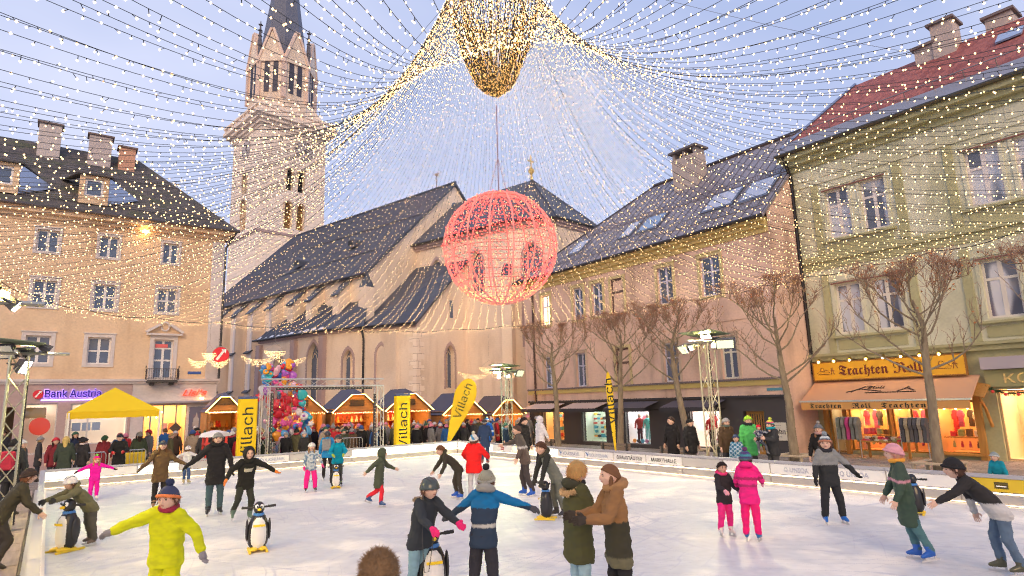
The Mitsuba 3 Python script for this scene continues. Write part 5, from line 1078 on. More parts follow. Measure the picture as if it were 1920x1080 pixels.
def mast(label, x, y, z0, z1, w, col, lamps):
    t = thing('truss_mast', label, 'light mast'); truss(t, (x, y, z0), (x, y, z1), w, col)
    part(t, 'base_plate', MB().box((x - .35, y - .35, z0 - .03), (x + .35, y + .35, z0)), 'metal', (.3, .3, .3))
    part(t, 'cross_bar', MB().tube((x - .05, y - .9, z1 + .04), (x + .05, y + .9, z1 + .04), .035, .035, 8).tube((x - .9, y, z1 + .06), (x + .9, y, z1 + .06), .035, .035, 8), 'metal', (.45, .45, .40))
    part(t, 'rain_cover', MB().slab([(x - .55, y - .6, z1 + .36), (x + .45, y - .6, z1 + .26), (x + .45, y + .6, z1 + .26), (x - .55, y + .6, z1 + .36)], .02), 'paint', (.16, .2, .14))
    for dx, dy, dz, aim, ww, hh, L in lamps: flood(t, (x + dx, y + dy, z1 + dz), aim, ww, hh, L)
    part(t, 'cable', MB().path([(x + .1, y, z1), (x + w / 2 + .03, y + .05, z1 - .4), (x + w / 2 + .03, y, z0 + 1.2), (x + w / 2 + .05, y + .1, z0 + .1)], .016, 4), 'paint', (.03, .03, .03))
    return t
mast('silver truss mast with floodlights before the pink building at the right barrier', 16.35, 11.95, -.3, 4.0, .34, (.62, .60, .42),
     [(-.1, .85, -.15, (-.8, .5, -.75), .5, .34, (.75, .85, .4)), (-.1, -.75, -.1, (-.75, -.5, -.8), .55, .36, (.75, .85, .4)), (.02, .0, .2, (-.85, .0, -.5), .4, .15, WARM), (-.2, .42, -.12, (-.9, .2, -.5), .16, .16, WHITE), (-.2, -.42, -.12, (-.9, -.2, -.5), .16, .16, WHITE), (.5, 0, .1, (.8, .1, .15), .3, .22, WARM)])
mast('silver truss mast with greenish floodlights at the far right corner of the ice', 16.6, 23.0, -.3, 3.7, .34, (.55, .60, .50),
     [(-.1, .6, .1, (-.7, -.3, -.4), .42, .3, GREEN), (.2, -.8, -.1, (.2, -.9, -.5), .5, .34, (.75, .85, .4)), (-.2, .3, -.2, (-.8, -.4, -.5), .15, .15, WHITE), (-.15, -.35, -.2, (-.7, -.6, -.5), .15, .15, WHITE), (.4, .3, .1, (.6, .7, .2), .3, .22, WARM)])
mast('pale truss mast with clustered floodlights on the boardwalk, farther of the two at left', -.62, 17.6, -.02, 3.7, .32, (.62, .60, .44),
     [(.12, -.1, -.25, (.7, -.45, -.45), .26, .34, WARM), (.5, .1, .16, (.8, .2, -.5), .4, .16, GREEN), (-.3, .2, .1, (-.5, -.6, -.5), .5, .36, None), (.1, .4, .1, (.3, .9, .1), .3, .2, WARM)])
mast('nearest pale truss mast with floodlights, cut by the left edge of the photo', -1.06, 10.0, -.02, 3.75, .34, (.66, .60, .36),
     [(.45, .1, .15, (.8, -.2, -.5), .34, .2, (900, 650, 150)), (.62, .05, .02, (.75, -.1, -.6), .2, .16, (900, 640, 140)), (-.1, -.4, .05, (.3, -.85, -.25), .7, .5, None), (.2, .2, -.6, (.8, .2, -.4), .3, .2, (300, 230, 60)), (-.2, -.25, -.85, (.4, -.85, -.3), .5, .36, None)])
# goal-like truss frame with lamp strips at the back of the rink
fr_ = thing('stage_truss', 'white truss portal frame with lamp strips standing behind the rear barrier', 'truss frame')
FX0, FX1, FY, FZ = 7.05, 12.05, 26.6, 3.42
truss(fr_, (FX0, FY, GZ), (FX0, FY, FZ - .15), .30, (.74, .72, .66)); truss(fr_, (FX1, FY, GZ), (FX1, FY, FZ - .15), .30, (.74, .72, .66))
truss(fr_, (FX0 - .15, FY, FZ), (FX1 + .15, FY, FZ), .30, (.74, .72, .66), side=(0, 0, 1))
for p0, p1 in (((FX0 + .26, FY - .1, .4), (FX0 + .26, FY - .1, 3.0)), ((FX1 - .26, FY - .1, .4), (FX1 - .26, FY - .1, 2.9)), ((FX0 + .4, FY - .1, 3.17), (FX1 - .4, FY - .1, 3.17))):
    k = part(fr_, 'lamp_strip', MB().tube(p0, p1, .06, .06, 6), 'paint', (.04, .04, .045)); p0, p1 = np.array(p0), np.array(p1); n = int(np.linalg.norm(p1 - p0) / .14)
    b = MB()
    for i in range(n): b.ball(p0 + (p1 - p0) * (i + .5) / n + [0, -.06, 0], .025, 0)
    part(k, 'small_lamp', b, 'gloss', (.55, .52, .42), kind='stuff')
for x in (FX0, FX1): part(fr_, 'foot', MB().box((x - .35, FY - .35, GZ), (x + .35, FY + .35, GZ + .06)), 'metal', (.3, .3, .3))
# ---------------------------------------------------------------- pollarded trees along the shops
TREE_WORDS = ['bare pollarded tree in front of the yellow shop sign and salmon awning', 'bare pollarded tree between the pink and the green building', 'leaning bare pollarded tree behind the right truss mast', 'bare pollarded tree beside the thin feather flag', 'bare pollarded tree farthest along the row, near the corner mast', 'bare pollarded tree at the right edge of the photo']
def tree(x, y, seed, label, lean=0.0):
    r = random.Random(seed); t = thing('pollarded_tree', label, 'tree', 'bare pollarded trees along the shops')
    top = np.array([x + r.uniform(-.1, .1), y + lean, 3.3 + r.uniform(-.2, .3)])
    tr = np.array([(x, y, GZ), (x + r.uniform(-.06, .06), y + lean * .25, .8), (x + r.uniform(-.08, .08), y + lean * .55, 2.0), top, top + [r.uniform(-.15, .15), r.uniform(-.15, .15), 1.2], top + [r.uniform(-.2, .2), r.uniform(-.2, .2), 2.1]])
    b = MB().path(tr, (.19, .155, .135, .115, .075, .045), 10)
    part(t, 'trunk', b, 'bark', smooth=50)
    tips = []
    TOPZ = 6.35 + r.uniform(-.2, .2)
    nl = 13
    for i in range(nl):
        f = 2.4 * i + r.uniform(-.4, .4); h = r.uniform(0, 1); p = tr[3] + (tr[5] - tr[3]) * (i / nl) * .95 - [0, 0, .5 * (i < 4)]
        R = r.uniform(1.7, 2.7) * (1 - .25 * i / nl); pts = [p]; d = np.array([math.cos(f) * .9, math.sin(f) * 1.05, r.uniform(.25, .75)]); n = 6
        for k in range(n):
            d = d + np.array([r.gauss(0, .16), r.gauss(0, .16), r.uniform(.02, .22)]); d /= np.linalg.norm(d)
            q = pts[-1] + d * R / n * 1.25; q[2] = min(q[2], TOPZ - .35 + r.uniform(-.1, .1)); pts.append(q)
            if k >= 2: tips.append((q, d, .02))
        rad = np.linspace(.045 - .0015 * i, .013, n + 1)
        lb = MB().path(pts, rad, 6)
        for k in range(2, n + 1):
            for s_ in (-1, 1):
                if r.random() < (.75 if k > 3 else .35):
                    e = np.cross(d, [0, 0, 1]) * s_ + d * .5 + np.array([0, 0, r.uniform(.2, .9)]); e /= np.linalg.norm(e)
                    q = [pts[k]]; 
                    for _ in range(3):
                        e = e + np.array([r.gauss(0, .25), r.gauss(0, .25), .18]); e /= np.linalg.norm(e); z = q[-1] + e * r.uniform(.2, .34); z[2] = min(z[2], TOPZ); q.append(z)
                        tips.append((q[-1], e, .012))
                    lb.path(q, (.016, .012, .009, .007), 5)
        part(t, 'limb', lb, 'bark', smooth=50)
    tb, lv = MB(), MB()
    for p, d, rr0 in tips:
        top_f = p[2] > TOPZ - .9
        for _ in range(5 if top_f else 1):
            e = np.array([r.gauss(0, .65), r.gauss(0, .65), r.uniform(.1, 1.3)]) + np.asarray(d) * .5; e /= np.linalg.norm(e); L = r.uniform(.22, .6)
            m = p + e * L * .55 + np.array([r.gauss(0, .04), r.gauss(0, .04), .02]); q = p + e * L; q[2] = min(q[2], TOPZ + .15)
            tb.tube(p, m, .009, .007, 3, False).tube(m, q, .007, .004, 3, False)
            if r.random() < (.16 if top_f else .14):
                a = r.uniform(0, 6.3); u = np.array([math.cos(a), math.sin(a), r.uniform(-1, -.2)]) * r.uniform(.05, .085); w = np.cross(u, [r.uniform(-1, 1), r.uniform(-1, 1), .3]); w = w / np.linalg.norm(w) * .03
                lv.raw([q, q + u * .5 + w, q + u, q + u * .5 - w], [(0, 1, 2), (0, 2, 3)])
    part(t, 'twig', tb, 'paint', (.32, .19, .13), kind='stuff')
    part(t, 'leaf', lv, 'paint', (.44, .15, .05), kind='stuff')
    return t
for i, (y, ln) in enumerate(((8.25, -.1), (12.95, .1), (17.7, .55), (21.9, -.3), (26.5, .1), (3.7, 0))): tree(22.5, y, 31 + i, TREE_WORDS[i], ln)
# ---------------------------------------------------------------- market huts
HUTL = ['wooden market hut with red interior behind the truss frame', 'wooden market hut with red hangings behind the second yellow banner tower', 'wooden market hut behind the tilted yellow teardrop flag', 'wooden market hut with dark roof beside the corner mast', 'wooden market hut with a blue roof behind the balloon bunch', 'small glowing market hut beside the apricot building']
def hut(x, y, w, ez, pz, label, inner, rot=0.0, depth=2.3, roofc=(.07, .075, .12), goods=None):
    t = thing('market_hut', label, 'market stall', 'wooden market huts'); M = Mx((x, y, 0), rot); h = w / 2; g0 = -.3
    fl = .28 * h; zt = ez + (pz - ez) * .74         # the clipped gable
    xt = h * (1 - .74)
    def P(nm, b, m, c=None, **k): return part(t, nm, b.move(M), m, c, **k)
    g = Polygon([(-h, ez), (h, ez), (xt, zt), (-xt, zt)])
    m = trimesh.creation.extrude_polygon(g, .06, engine='earcut'); gb = MB().raw(np.stack([m.vertices[:, 0], m.vertices[:, 2] - .06, m.vertices[:, 1]], 1), m.faces[:, ::-1])
    k = P('gable_board', gb, 'hut_wood')
    part(k, 'hanging_sign', MB().box((-.42, -.10, ez + .28), (.42, -.065, ez + .62)).move(M), 'paint', (.07, .045, .03))
    rl = .25
    P('roof', MB().slab([(-h - .1, -rl, ez - .05), (-xt, -rl, zt + .02), (0, .35, pz), (0, depth, pz), (-h - .1, depth, ez - .05)], .04).slab([(h + .1, -rl, ez - .05), (xt, -rl, zt + .02), (0, .35, pz), (0, depth, pz), (h + .1, depth, ez - .05)], .04).slab([(-xt, -rl, zt + .02), (xt, -rl, zt + .02), (0, .35, pz)], .04), 'paint', roofc)
    e = [(-h - .1, -rl - .03, ez - .05), (-xt, -rl - .03, zt), (xt, -rl - .03, zt), (h + .1, -rl - .03, ez - .05)]
    P('light_hose', MB().path(e, .022, 5), 'paint', (1, .7, .2), glowing=glow(40, 19, 2.4))
    for s in (-1, 1): P('side_wall', MB().box((s * h - .03, 0, g0), (s * h + .03, depth, ez)), 'hut_wood')
    P('back_wall', MB().box((-h + .03, depth - .05, g0), (h - .03, depth, ez + .1)), 'paint', inner)
    P('ceiling', MB().box((-h + .03, .0, ez + .12), (h - .03, depth - .06, ez + .15)), 'hut_wood')
    P('counter', MB().box((-h + .03, -.02, g0), (h - .03, .05, .62)).box((-h, -.18, .62), (h, .4, .67)), 'hut_wood')
    for s in (-1, 1): P('post', MB().box((s * (h - .1) - .05, -.05, .67), (s * (h - .1) + .05, .05, ez)), 'hut_wood')
    P('ceiling_lamp', MB().box((-h * .6, .5, ez + .05), (h * .6, 1.2, ez + .10)), 'paint', (1, .8, .5), glowing=glow(26, 14, 4.2))
    r = random.Random(int(x * 10)); fb_ = MB()
    for i in range(26):
        s = -h + w * (i + .5) / 26; fb_.ball((s, -.08, ez - .06 - .05 * math.sin(i * 1.3) ** 2), .022, 0)
    P('fairy_light', fb_, 'paint', (1, .8, .5), glowing=glow(20, 13, 5), kind='stuff')
    gc = goods or [(.6, .06, .05), (.7, .3, .06), (.75, .6, .3), (.3, .1, .06), (.8, .7, .55)]
    for j in range(3):
        P('shelf', MB().box((-h + .1, depth - .45, .55 + .45 * j), (h - .1, depth - .08, .58 + .45 * j)), 'hut_wood')
        for i in range(9):
            if r.random() < .85:
                s = -h + .25 + (w - .5) * i / 8; P('goods', MB().lathe([(.0, 0), (.09, .0), (.1, .12), (.05, .2), (.045, r.uniform(.24, .36)), (0, .37)], (s, depth - .28, .58 + .45 * j), 7), 'gloss', r.choice(gc), smooth=40)
    for i in range(6): P('goods', MB().box((-h + .3 + (w - .6) * i / 6, .0, .67), (-h + .3 + (w - .6) * i / 6 + .22, .25, .78 + .14 * r.random())), 'paint', r.choice(gc))
    return t
RED = (.55, .05, .04); YEL = (.66, .38, .10)
hut(13.62, 33, 2.75, 2.1, 3.32, HUTL[0], (.62, .12, .06)); hut(16.75, 33, 2.9, 2.08, 3.3, HUTL[1], RED)
hut(20.45, 33, 3.0, 1.75, 3.0, HUTL[2], YEL, .05); hut(23.95, 33.2, 2.7, 1.62, 2.78, HUTL[3], (.55, .3, .1), .1, roofc=(.10, .08, .09))
hut(10.5, 33, 2.6, 2.15, 3.3, HUTL[4], YEL, -.15, roofc=(.08, .09, .17)); hut(7.0, 33.6, 1.5, 2.35, 3.25, HUTL[5], YEL, -.1, 3.5, roofc=(.09, .10, .17))
# ---------------------------------------------------------------- balloon bunch
BALC = [('red', (.62, .03, .05)), ('pink', (.80, .12, .38)), ('blue', (.05, .20, .58)), ('purple', (.36, .10, .50)), ('orange', (.85, .34, .03)), ('teal', (.04, .42, .46)), ('white', (.75, .72, .74)), ('pale pink', (.82, .48, .60)), ('sky blue', (.10, .42, .72))]
def heart(sc):
    t = np.linspace(0, 2 * PI, 26)[:-1]; x = 16 * np.sin(t) ** 3; y = 13 * np.cos(t) - 5 * np.cos(2 * t) - 2 * np.cos(3 * t) - np.cos(4 * t)
    return np.stack([x, y], 1) / 17 * sc
def star(sc, n=5): a = np.arange(2 * n) * PI / n; rr_ = np.where(np.arange(2 * n) % 2 == 0, 1, .55) * sc; return np.stack([rr_ * np.sin(a), rr_ * np.cos(a)], 1)
def pillow(out, th):
    """A foil balloon: an outline puffed up on both sides."""
    out = np.asarray(out); n = len(out); v = []; rings = (1.0, .93, .78, .5, .2)
    for s in (1, -1):
        for q in rings[(0 if s > 0 else 1):]: v.append(np.c_[out * q, np.full(n, s * th * math.sqrt(max(0, 1 - q * q)))])
    v = np.vstack(v); i = np.arange(n); j = (i + 1) % n; f = []
    for a in range(4): f.append(np.stack([i + a * n, j + a * n, j + (a + 1) * n, i + (a + 1) * n], 1))
    lo = [0] + [5 + q for q in range(4)]
    for a in range(4): f.append(np.stack([j + lo[a] * n, i + lo[a] * n, i + lo[a + 1] * n, j + lo[a + 1] * n], 1))
    mb = MB().raw(v, np.vstack(f)); k = np.arange(1, n - 1)
    mb.f.append(np.stack([k * 0 + 4 * n, k + 4 * n, k + 1 + 4 * n], 1)); mb.f.append(np.stack([k * 0 + 8 * n, k + 1 + 8 * n, k + 8 * n], 1))
    return mb
br = random.Random(8)
def rotm(r): return trimesh.transformations.euler_matrix(r.uniform(-.5, .5), r.uniform(-.5, .5), r.uniform(-.7, .7)) @ trimesh.transformations.rotation_matrix(PI / 2, [1, 0, 0])
spots = []
for i in range(170):
    z = .55 + 3.85 * ((i * .618) % 1)
    if z > 3.4: cx, w = 8.35 - .12 * (z - 3.4), .60
    elif z > 2.8: cx, w = 8.45, 1.15
    else: cx, w = 8.85, .95
    spots.append((cx + br.uniform(-w, w), 29.4 + br.uniform(-.5, .5), z))
for i, (x, y, z) in enumerate(spots):
    name, c = BALC[(i * 7 + i // 9) % 9]
    if 2.0 < z < 3.0 and x < 9.0: name, c = BALC[0]
    if 1.2 < z < 1.9 and x < 9.1 and i % 2: name, c = BALC[1]
    k = i % 4; sc = br.uniform(.13, .23)
    if k == 0: mb = pillow(heart(sc), sc * .42); sh = 'heart shaped'
    elif k == 1: mb = pillow(star(sc), sc * .4); sh = 'star shaped'
    elif k == 2: mb = pillow([(sc * math.cos(a), sc * .95 * math.sin(a)) for a in np.linspace(0, 2 * PI, 19)[:-1]], sc * .5); sh = 'round'
    else: mb = pillow([(sc * math.cos(a) * (1 + .18 * math.cos(3 * a)), sc * 1.2 * math.sin(a)) for a in np.linspace(0, 2 * PI, 23)[:-1]], sc * .45); sh = 'plump'
    M = np.eye(4); M[:3, :3] = rotm(br)[:3, :3]; M[:3, 3] = (x, y, z)
    bk = whole('foil_balloon', f'{name} {sh} foil balloon, ' + ('very top' if z > 3.7 else 'upper' if z > 2.7 else 'middle' if z > 1.6 else 'lower') + (' left' if x < 8.6 else ' centre' if x < 9.25 else ' right') + ' of the big bunch', 'balloon', mb.move(M), 'gloss', c, True, group='foil balloons in the bunch')
    if k == 2: part(bk, 'spot', MB().ball((x + br.uniform(-.05, .05), y - sc * .42, z + .03), (sc * .4, .06, sc * .3), 1), 'gloss', br.choice(BALC)[1], True)
b = MB()
for x, y, z in spots[::2]: b.path([(x, y, z - .2), (8.95 + (x - 8.95) * .3, 29.4, max(.4, z * .5)), (8.95, 29.4, .5)], .004, 3)
whole('balloon_strings', 'thin strings gathering the balloon bunch', 'strings', b, 'paint', (.6, .6, .6)); labels['balloon_strings']['kind'] = 'stuff'
# ---------------------------------------------------------------- banner towers and flags
def stretch(m, L):
    m.vertices[:, 0] *= L / m.vertices[:, 0].max(); return m
def banner(x, y, w, z1, label):
    t = thing('banner_tower', label, 'banner', 'yellow banner towers'); n = 48; a = np.linspace(0, 2 * PI, n + 1)[:-1]; sq = lambda q: np.sign(q) * np.abs(q) ** .3
    b = MB(); ring = np.stack([x + w / 2 * sq(np.cos(a)), y + .16 * sq(np.sin(a))], 1)
    part(t, 'cover', MB().prism(ring, GZ, z1), 'fabric', (.78, .54, .02), 30)
    part(t, 'top', MB().prism(np.stack([x + (w / 2 + .01) * sq(np.cos(a)), y + .17 * sq(np.sin(a))], 1), z1 + .002, z1 + .10), 'paint', (.07, .09, .2), 30)
    m = stretch(text('Villach', .40, .01, False), 2.05); v = m.vertices.copy()
    # reads upwards on the curved front
    s = .17 - v[:, 1]; d = .158 + v[:, 2]
    part(t, 'lettering', MB().raw(np.stack([x + s, y - d, .40 + v[:, 0]], 1), m.faces), 'paint', (.02, .02, .02))
    part(t, 'base', MB().box((x - .4, y - .3, GZ), (x + .4, y + .3, GZ + .06)), 'metal', (.3, .3, .3))
    return t
banner(6.33, 26.3, .70, 2.78, 'yellow banner tower with dark upright lettering left of the truss frame')
banner(13.05, 26.3, .72, 2.78, 'yellow banner tower with dark upright lettering right of the truss frame')
def feather(p0, p1, wid, label, face, words_h, out):
    """A teardrop flag from its tip p0 to its round head p1; face: the direction it shows its print to."""
    t = thing('feather_flag', label, 'flag', 'yellow feather flags'); p0, p1 = np.asarray(p0, float), np.asarray(p1, float); d = p1 - p0; L = np.linalg.norm(d); d /= L
    n_ = np.asarray(face, float); n_ -= d * (n_ @ d); n_ /= np.linalg.norm(n_); x = np.cross(d, n_)
    u = np.linspace(0, 1, 40); hw = wid / 2 * np.clip(u / .72, 0, 1) ** .85; hw = np.where(u > .72, wid / 2 * np.sqrt(np.clip(1 - ((u - .72) / .28) ** 2, 0, 1)), hw)
    M = np.eye(4); M[:3, 0], M[:3, 1], M[:3, 2], M[:3, 3] = x, d, n_, p0
    out_ = [(-h, L * q) for h, q in zip(hw, u)] + [(h, L * q) for h, q in zip(hw[::-1], u[::-1])]
    m = trimesh.creation.extrude_polygon(Polygon(out_).buffer(0), .012, engine='earcut'); part(t, 'cloth', MB().add(m).move(M), 'fabric', (.72, .50, .03))
    tm = stretch(text('Villach', words_h, .004, False), L * .52); v = tm.vertices
    part(t, 'lettering', MB().raw(np.stack([words_h * .42 - v[:, 1], L * .40 + v[:, 0], .013 + v[:, 2]], 1), tm.faces).move(M), 'paint', (.02, .02, .02))
    part(t, 'pole', MB().path([p0 - d * .6 - n_ * .02, p0 + d * L * .5 - n_ * .02 - x * wid * .2, p1 - n_ * .02 - x * wid * .1], .018, 5), 'metal', (.15, .15, .15))
    part(t, 'foot', MB().lathe([(.3, GZ), (.3, GZ + .05), (.04, GZ + .12)], (p0[0], p0[1], 0), 12), 'metal', (.2, .2, .2))
feather((15.45, 26.4, .35), (16.9, 26.4, 3.55), 1.1, 'tilted yellow teardrop flag with dark lettering at the far corner of the ice', (-.35, -1, 0), .38, 1)
feather((16.2, 15.95, .2), (16.2, 16.15, 3.35), .26, 'narrow yellow feather flag seen edge on at the right barrier', (-.93, -.36, 0), .3, 1)
# ---------------------------------------------------------------- yellow tent with benches, barriers
tn = thing('pavilion_tent', 'yellow pop-up tent on white legs in front of the bank', 'tent'); TX, TY, TW = 2.12, 29.4, 3.0
c = [(TX - TW / 2, TY - .4), (TX + TW / 2, TY - .4), (TX + TW / 2, TY + 2.4), (TX - TW / 2, TY + 2.4)]; ap = (TX, TY + 1.0, 3.42)
part(tn, 'canopy', MB().raw([(*q, 2.47) for q in c] + [ap] + [(q[0], q[1], 2.44) for q in c] + [(TX, TY + 1, 3.39)], [(0, 1, 4), (1, 2, 4), (2, 3, 4), (3, 0, 4), (6, 5, 9), (7, 6, 9), (8, 7, 9), (5, 8, 9)]), 'fabric', (.80, .57, .02))
b = MB()
for i in range(4):
    p, q = np.array(c[i]), np.array(c[(i + 1) % 4]); n_ = 14; v, f = [], []
    for k in range(n_ + 1): w_ = p + (q - p) * k / n_; v += [(*w_, 2.47), (*w_, 2.20 + .015 * (k % 2))]
    b.raw(v, [(2 * k, 2 * k + 2, 2 * k + 3, 2 * k + 1) for k in range(n_)])
part(tn, 'valance', b, 'fabric', (.76, .52, .02))
for q in c: part(tn, 'leg', MB().box((q[0] - .03, q[1] - .03, GZ), (q[0] + .03, q[1] + .03, 2.44)), 'paint', (.75, .73, .68))
def barrier(p, q, label, h=1.0):
    t = thing('crowd_barrier', label, 'barrier', 'steel crowd barriers'); p, q = np.array([*p, GZ]), np.array([*q, GZ]); up = np.array([0, 0, 1.0])
    part(t, 'frame', MB().path([p + up * .15, p + up * (h - .08), p + (q - p) * .04 + up * h, q + (p - q) * .04 + up * h, q + up * (h - .08), q + up * .15, p + up * .15], .022, 6), 'metal', (.55, .54, .53))
    n = int(np.linalg.norm(q - p) / .13)
    for i in range(1, n): w_ = p + (q - p) * i / n; part(t, 'bar', MB().tube(w_ + up * .15, w_ + up * h, .009, .009, 4), 'metal', (.55, .54, .53))
    e = np.cross(q - p, up); e /= np.linalg.norm(e)
    for w_ in (.1, .9): part(t, 'foot', MB().path([p + (q - p) * w_ + e * .3, p + (q - p) * w_ + up * .15, p + (q - p) * w_ - e * .3], .018, 5), 'metal', (.45, .45, .45))
for i, (p, q, l) in enumerate((((.4, 26.7), (1.75, 26.6), 'steel crowd barrier left under the yellow tent'), ((1.85, 26.6), (3.0, 26.9), 'steel crowd barrier right under the yellow tent'), ((10.2, 27.1), (11.4, 26.9), 'steel crowd barrier inside the truss frame'), ((7.5, 26.9), (8.0, 27.6), 'steel crowd barrier beside the left leg of the truss frame'))): barrier(p, q, l, 1.35 if i < 2 else 1.3)
whole('advert_board', 'yellow board leaning behind the crowd barrier under the tent', 'board', MB().box((2.35, 27.1, GZ), (3.0, 27.16, .95)), 'paint', (.74, .52, .03))
kf = thing('red_frame_cart', 'red framed glass cart with a white roof behind the man in black', 'cart')
b = MB()
for x in (5.05, 5.75):
    for y in (27.0, 27.7): b.box((x - .04, y - .04, GZ), (x + .04, y + .04, 1.35))
part(kf, 'frame', b.box((5.0, 26.95, 1.05), (5.8, 27.75, 1.12)), 'paint', (.62, .06, .05)); part(kf, 'roof', MB().lathe([(.6, 1.35), (.5, 1.5), (.1, 1.6), (0, 1.6)], (5.4, 27.35, 0), 4), 'paint', (.75, .74, .75)); part(kf, 'side_panel', MB().box((5.05, 26.99, GZ), (5.75, 27.02, 1.0)), 'paint', (.15, .3, .5))
# ---------------------------------------------------------------- hanging lace-like chandeliers of lights
def chandelier(x, y, z, w, label, seed):
    t = thing('light_chandelier', label, 'chandelier', 'hanging light garlands over the market'); r = np.random.default_rng(seed)
    def swag(p, q, sag, drop0, drop1, name, n=26):
        p, q = np.array(p), np.array(q); u = np.linspace(0, 1, n); L = p + (q - p) * u[:, None]; L[:, 2] -= sag * np.sin(u * PI)
        k = part(t, name, MB().path(L, .014, 4), 'metal', (.45, .36, .2)); B = [L]
        tb = MB()
        for i, c_ in enumerate(L):
            d = (drop0 + (drop1 - drop0) * np.sin(u[i] * PI) ** .7) * r.uniform(.75, 1.1); tb.tube(c_, c_ - [0, 0, d], .004, .004, 3, False)
            m = max(2, int(d / .05)); B.append(c_ - np.outer(np.linspace(0, d, m), [0, 0, 1]) + r.normal(0, .012, (m, 3)))
        part(k, 'tail', tb, 'paint', (.25, .2, .12), kind='stuff')
        part(k, 'bulb', bulbs(np.vstack(B), .016), 'paint', (1, .8, .5), glowing=glow(6, 3.8, 1.6), kind='stuff')
    swag((x - w * .32, y, z + .28), (x + w * .32, y, z + .28), .02, .08, .34, 'bowl')
    swag((x - w * .05, y, z - .05), (x - w, y, z + .0), .16, .10, .30, 'wing'); swag((x + w * .05, y, z - .05), (x + w, y, z + .0), .16, .10, .30, 'wing')
    part(t, 'suspension', MB().path([(x - w * .32, y, z + .28), (x, y, z + .75), (x + w * .32, y, z + .28)], .008, 4).tube((x, y, z + .75), (x, y, z + 2.4), .008, .008, 4), 'metal', (.4, .35, .3))
chandelier(9.15, 33, 5.0, 1.6, 'glowing light garland with two wings above the balloons', 1)
chandelier(22.5, 33, 4.25, 2.3, 'glowing light garland with two wings above the far corner of the ice', 2)
chandelier(6.7, 36.5, 5.1, 1.0, 'small glowing light garland behind the round bank sign', 3)
# ---------------------------------------------------------------- benches, boxes round the trees, clothes racks, small fir
def bench(x, y, rz, label, L=1.7, c=(.22, .17, .13)):
    t = thing('bench', label, 'bench', 'wooden benches on the shop side'); M = Mx((x, y, GZ), rz)
    for i in range(3): part(t, 'seat_slat', MB().box((-L / 2, -.2 + .14 * i, .42), (L / 2, -.09 + .14 * i, .46)).move(M), 'paint', c)
    for i in range(2): part(t, 'back_slat', MB().box((-L / 2, .24, .58 + .15 * i), (L / 2, .28, .69 + .15 * i)).move(M), 'paint', c)
    for s in (-1, 1): part(t, 'leg', MB().box((s * L * .4 - .03, -.2, 0), (s * L * .4 + .03, .28, .42)).box((s * L * .4 - .03, .2, .42), (s * L * .4 + .03, .28, .84)).move(M), 'metal', (.1, .1, .1))
bench(19.0, 19.0, -PI / 2, 'wooden bench behind the barrier beside the narrow feather flag'); bench(18.6, 15.6, -PI / 2, 'wooden bench behind the barrier in front of the sportswear window', 1.3); bench(24.0, 5.0, -PI / 2, 'dark wooden bench at the right edge by the garlanded door', 2.2, (.10, .07, .05)); bench(19.3, 24.2, -PI / 2, 'wooden bench near the white hooded skater')
for y, l in ((8.25, 'light wooden seat box round the tree before the salmon awning'), (12.95, 'light wooden seat box round the tree between the pink and green houses'), (17.7, 'light wooden seat box round the leaning tree')):
    t = thing('tree_seat', l, 'seat', 'wooden seats round the trees')
    for s0, s1, a0, a1 in ((-.6, .6, -.6, -.32), (-.6, .6, .32, .6), (-.6, -.32, -.31, .31), (.32, .6, -.31, .31)): part(t, 'seat_board', MB().box((22.5 + s0, y + a0, .10), (22.5 + s1, y + a1, .15)), 'paint', (.45, .38, .28))
    for s in (-.52, .52):
        for a in (-.52, .52): part(t, 'leg', MB().box((22.5 + s - .04, y + a - .04, GZ), (22.5 + s + .04, y + a + .04, .10)), 'paint', (.42, .36, .27))
def rack(x, y, cols, label, L=.9):
    t = thing('clothes_rack', label, 'clothes rack'); part(t, 'frame', MB().path([(x, y - L / 2, GZ), (x, y - L / 2, 1.35), (x, y + L / 2, 1.35), (x, y + L / 2, GZ)], .02, 6).box((x - .25, y - L / 2 - .03, GZ), (x + .25, y - L / 2 + .03, GZ + .04)).box((x - .25, y + L / 2 - .03, GZ), (x + .25, y + L / 2 + .03, GZ + .04)), 'metal', (.6, .6, .6))
    F2 = Frame((x, 0, 0), (.94, .34, 0), (-.34, -.94, 0))
    for i, c in enumerate(cols):
        fr = Frame((x, y - L / 2 + L * (i + .5) / len(cols), 0), (1, 0, 0), (0, -1, 0)); garment(t, fr, 0, 0, 1.3, .3, .85, c, 'hanging_garment')
rack(26.6, 12.9, [(.22, .22, .20), (.20, .21, .19), (.5, .06, .2), (.24, .23, .2), (.18, .2, .16)], 'clothes rack of grey and pink jackets at the left of the costume shop'); rack(26.2, 10.3, [(.10, .10, .11), (.32, .28, .22), (.09, .09, .10), (.12, .11, .11), (.36, .30, .2), (.08, .08, .09)], 'clothes rack of dark coats behind the pink hatted skater')
tb = thing('sales_table', 'low wooden sales table covered with folded goods before the shop window', 'table')
part(tb, 'top', MB().box((26.6, 10.9, .36), (27.5, 12.6, .42)), 'shop_wood')
for y in (11.0, 12.5):
    for x in (26.7, 27.4): part(tb, 'leg', MB().box((x - .04, y - .04, GZ), (x + .04, y + .04, .36)), 'shop_wood')
for i in range(10):
    for j in range(3): part(tb, 'folded_goods', MB().box((26.66 + .28 * j, 10.96 + .165 * i, .42), (26.88 + .28 * j, 11.1 + .165 * i, .47 + .05 * ((i * j) % 3))), 'cloth', TC[(i * 3 + j) % 8])
ft = thing('small_fir', 'small decorated fir tree at the foot of the right truss mast', 'christmas tree'); b, q = MB(), []; r = random.Random(12)
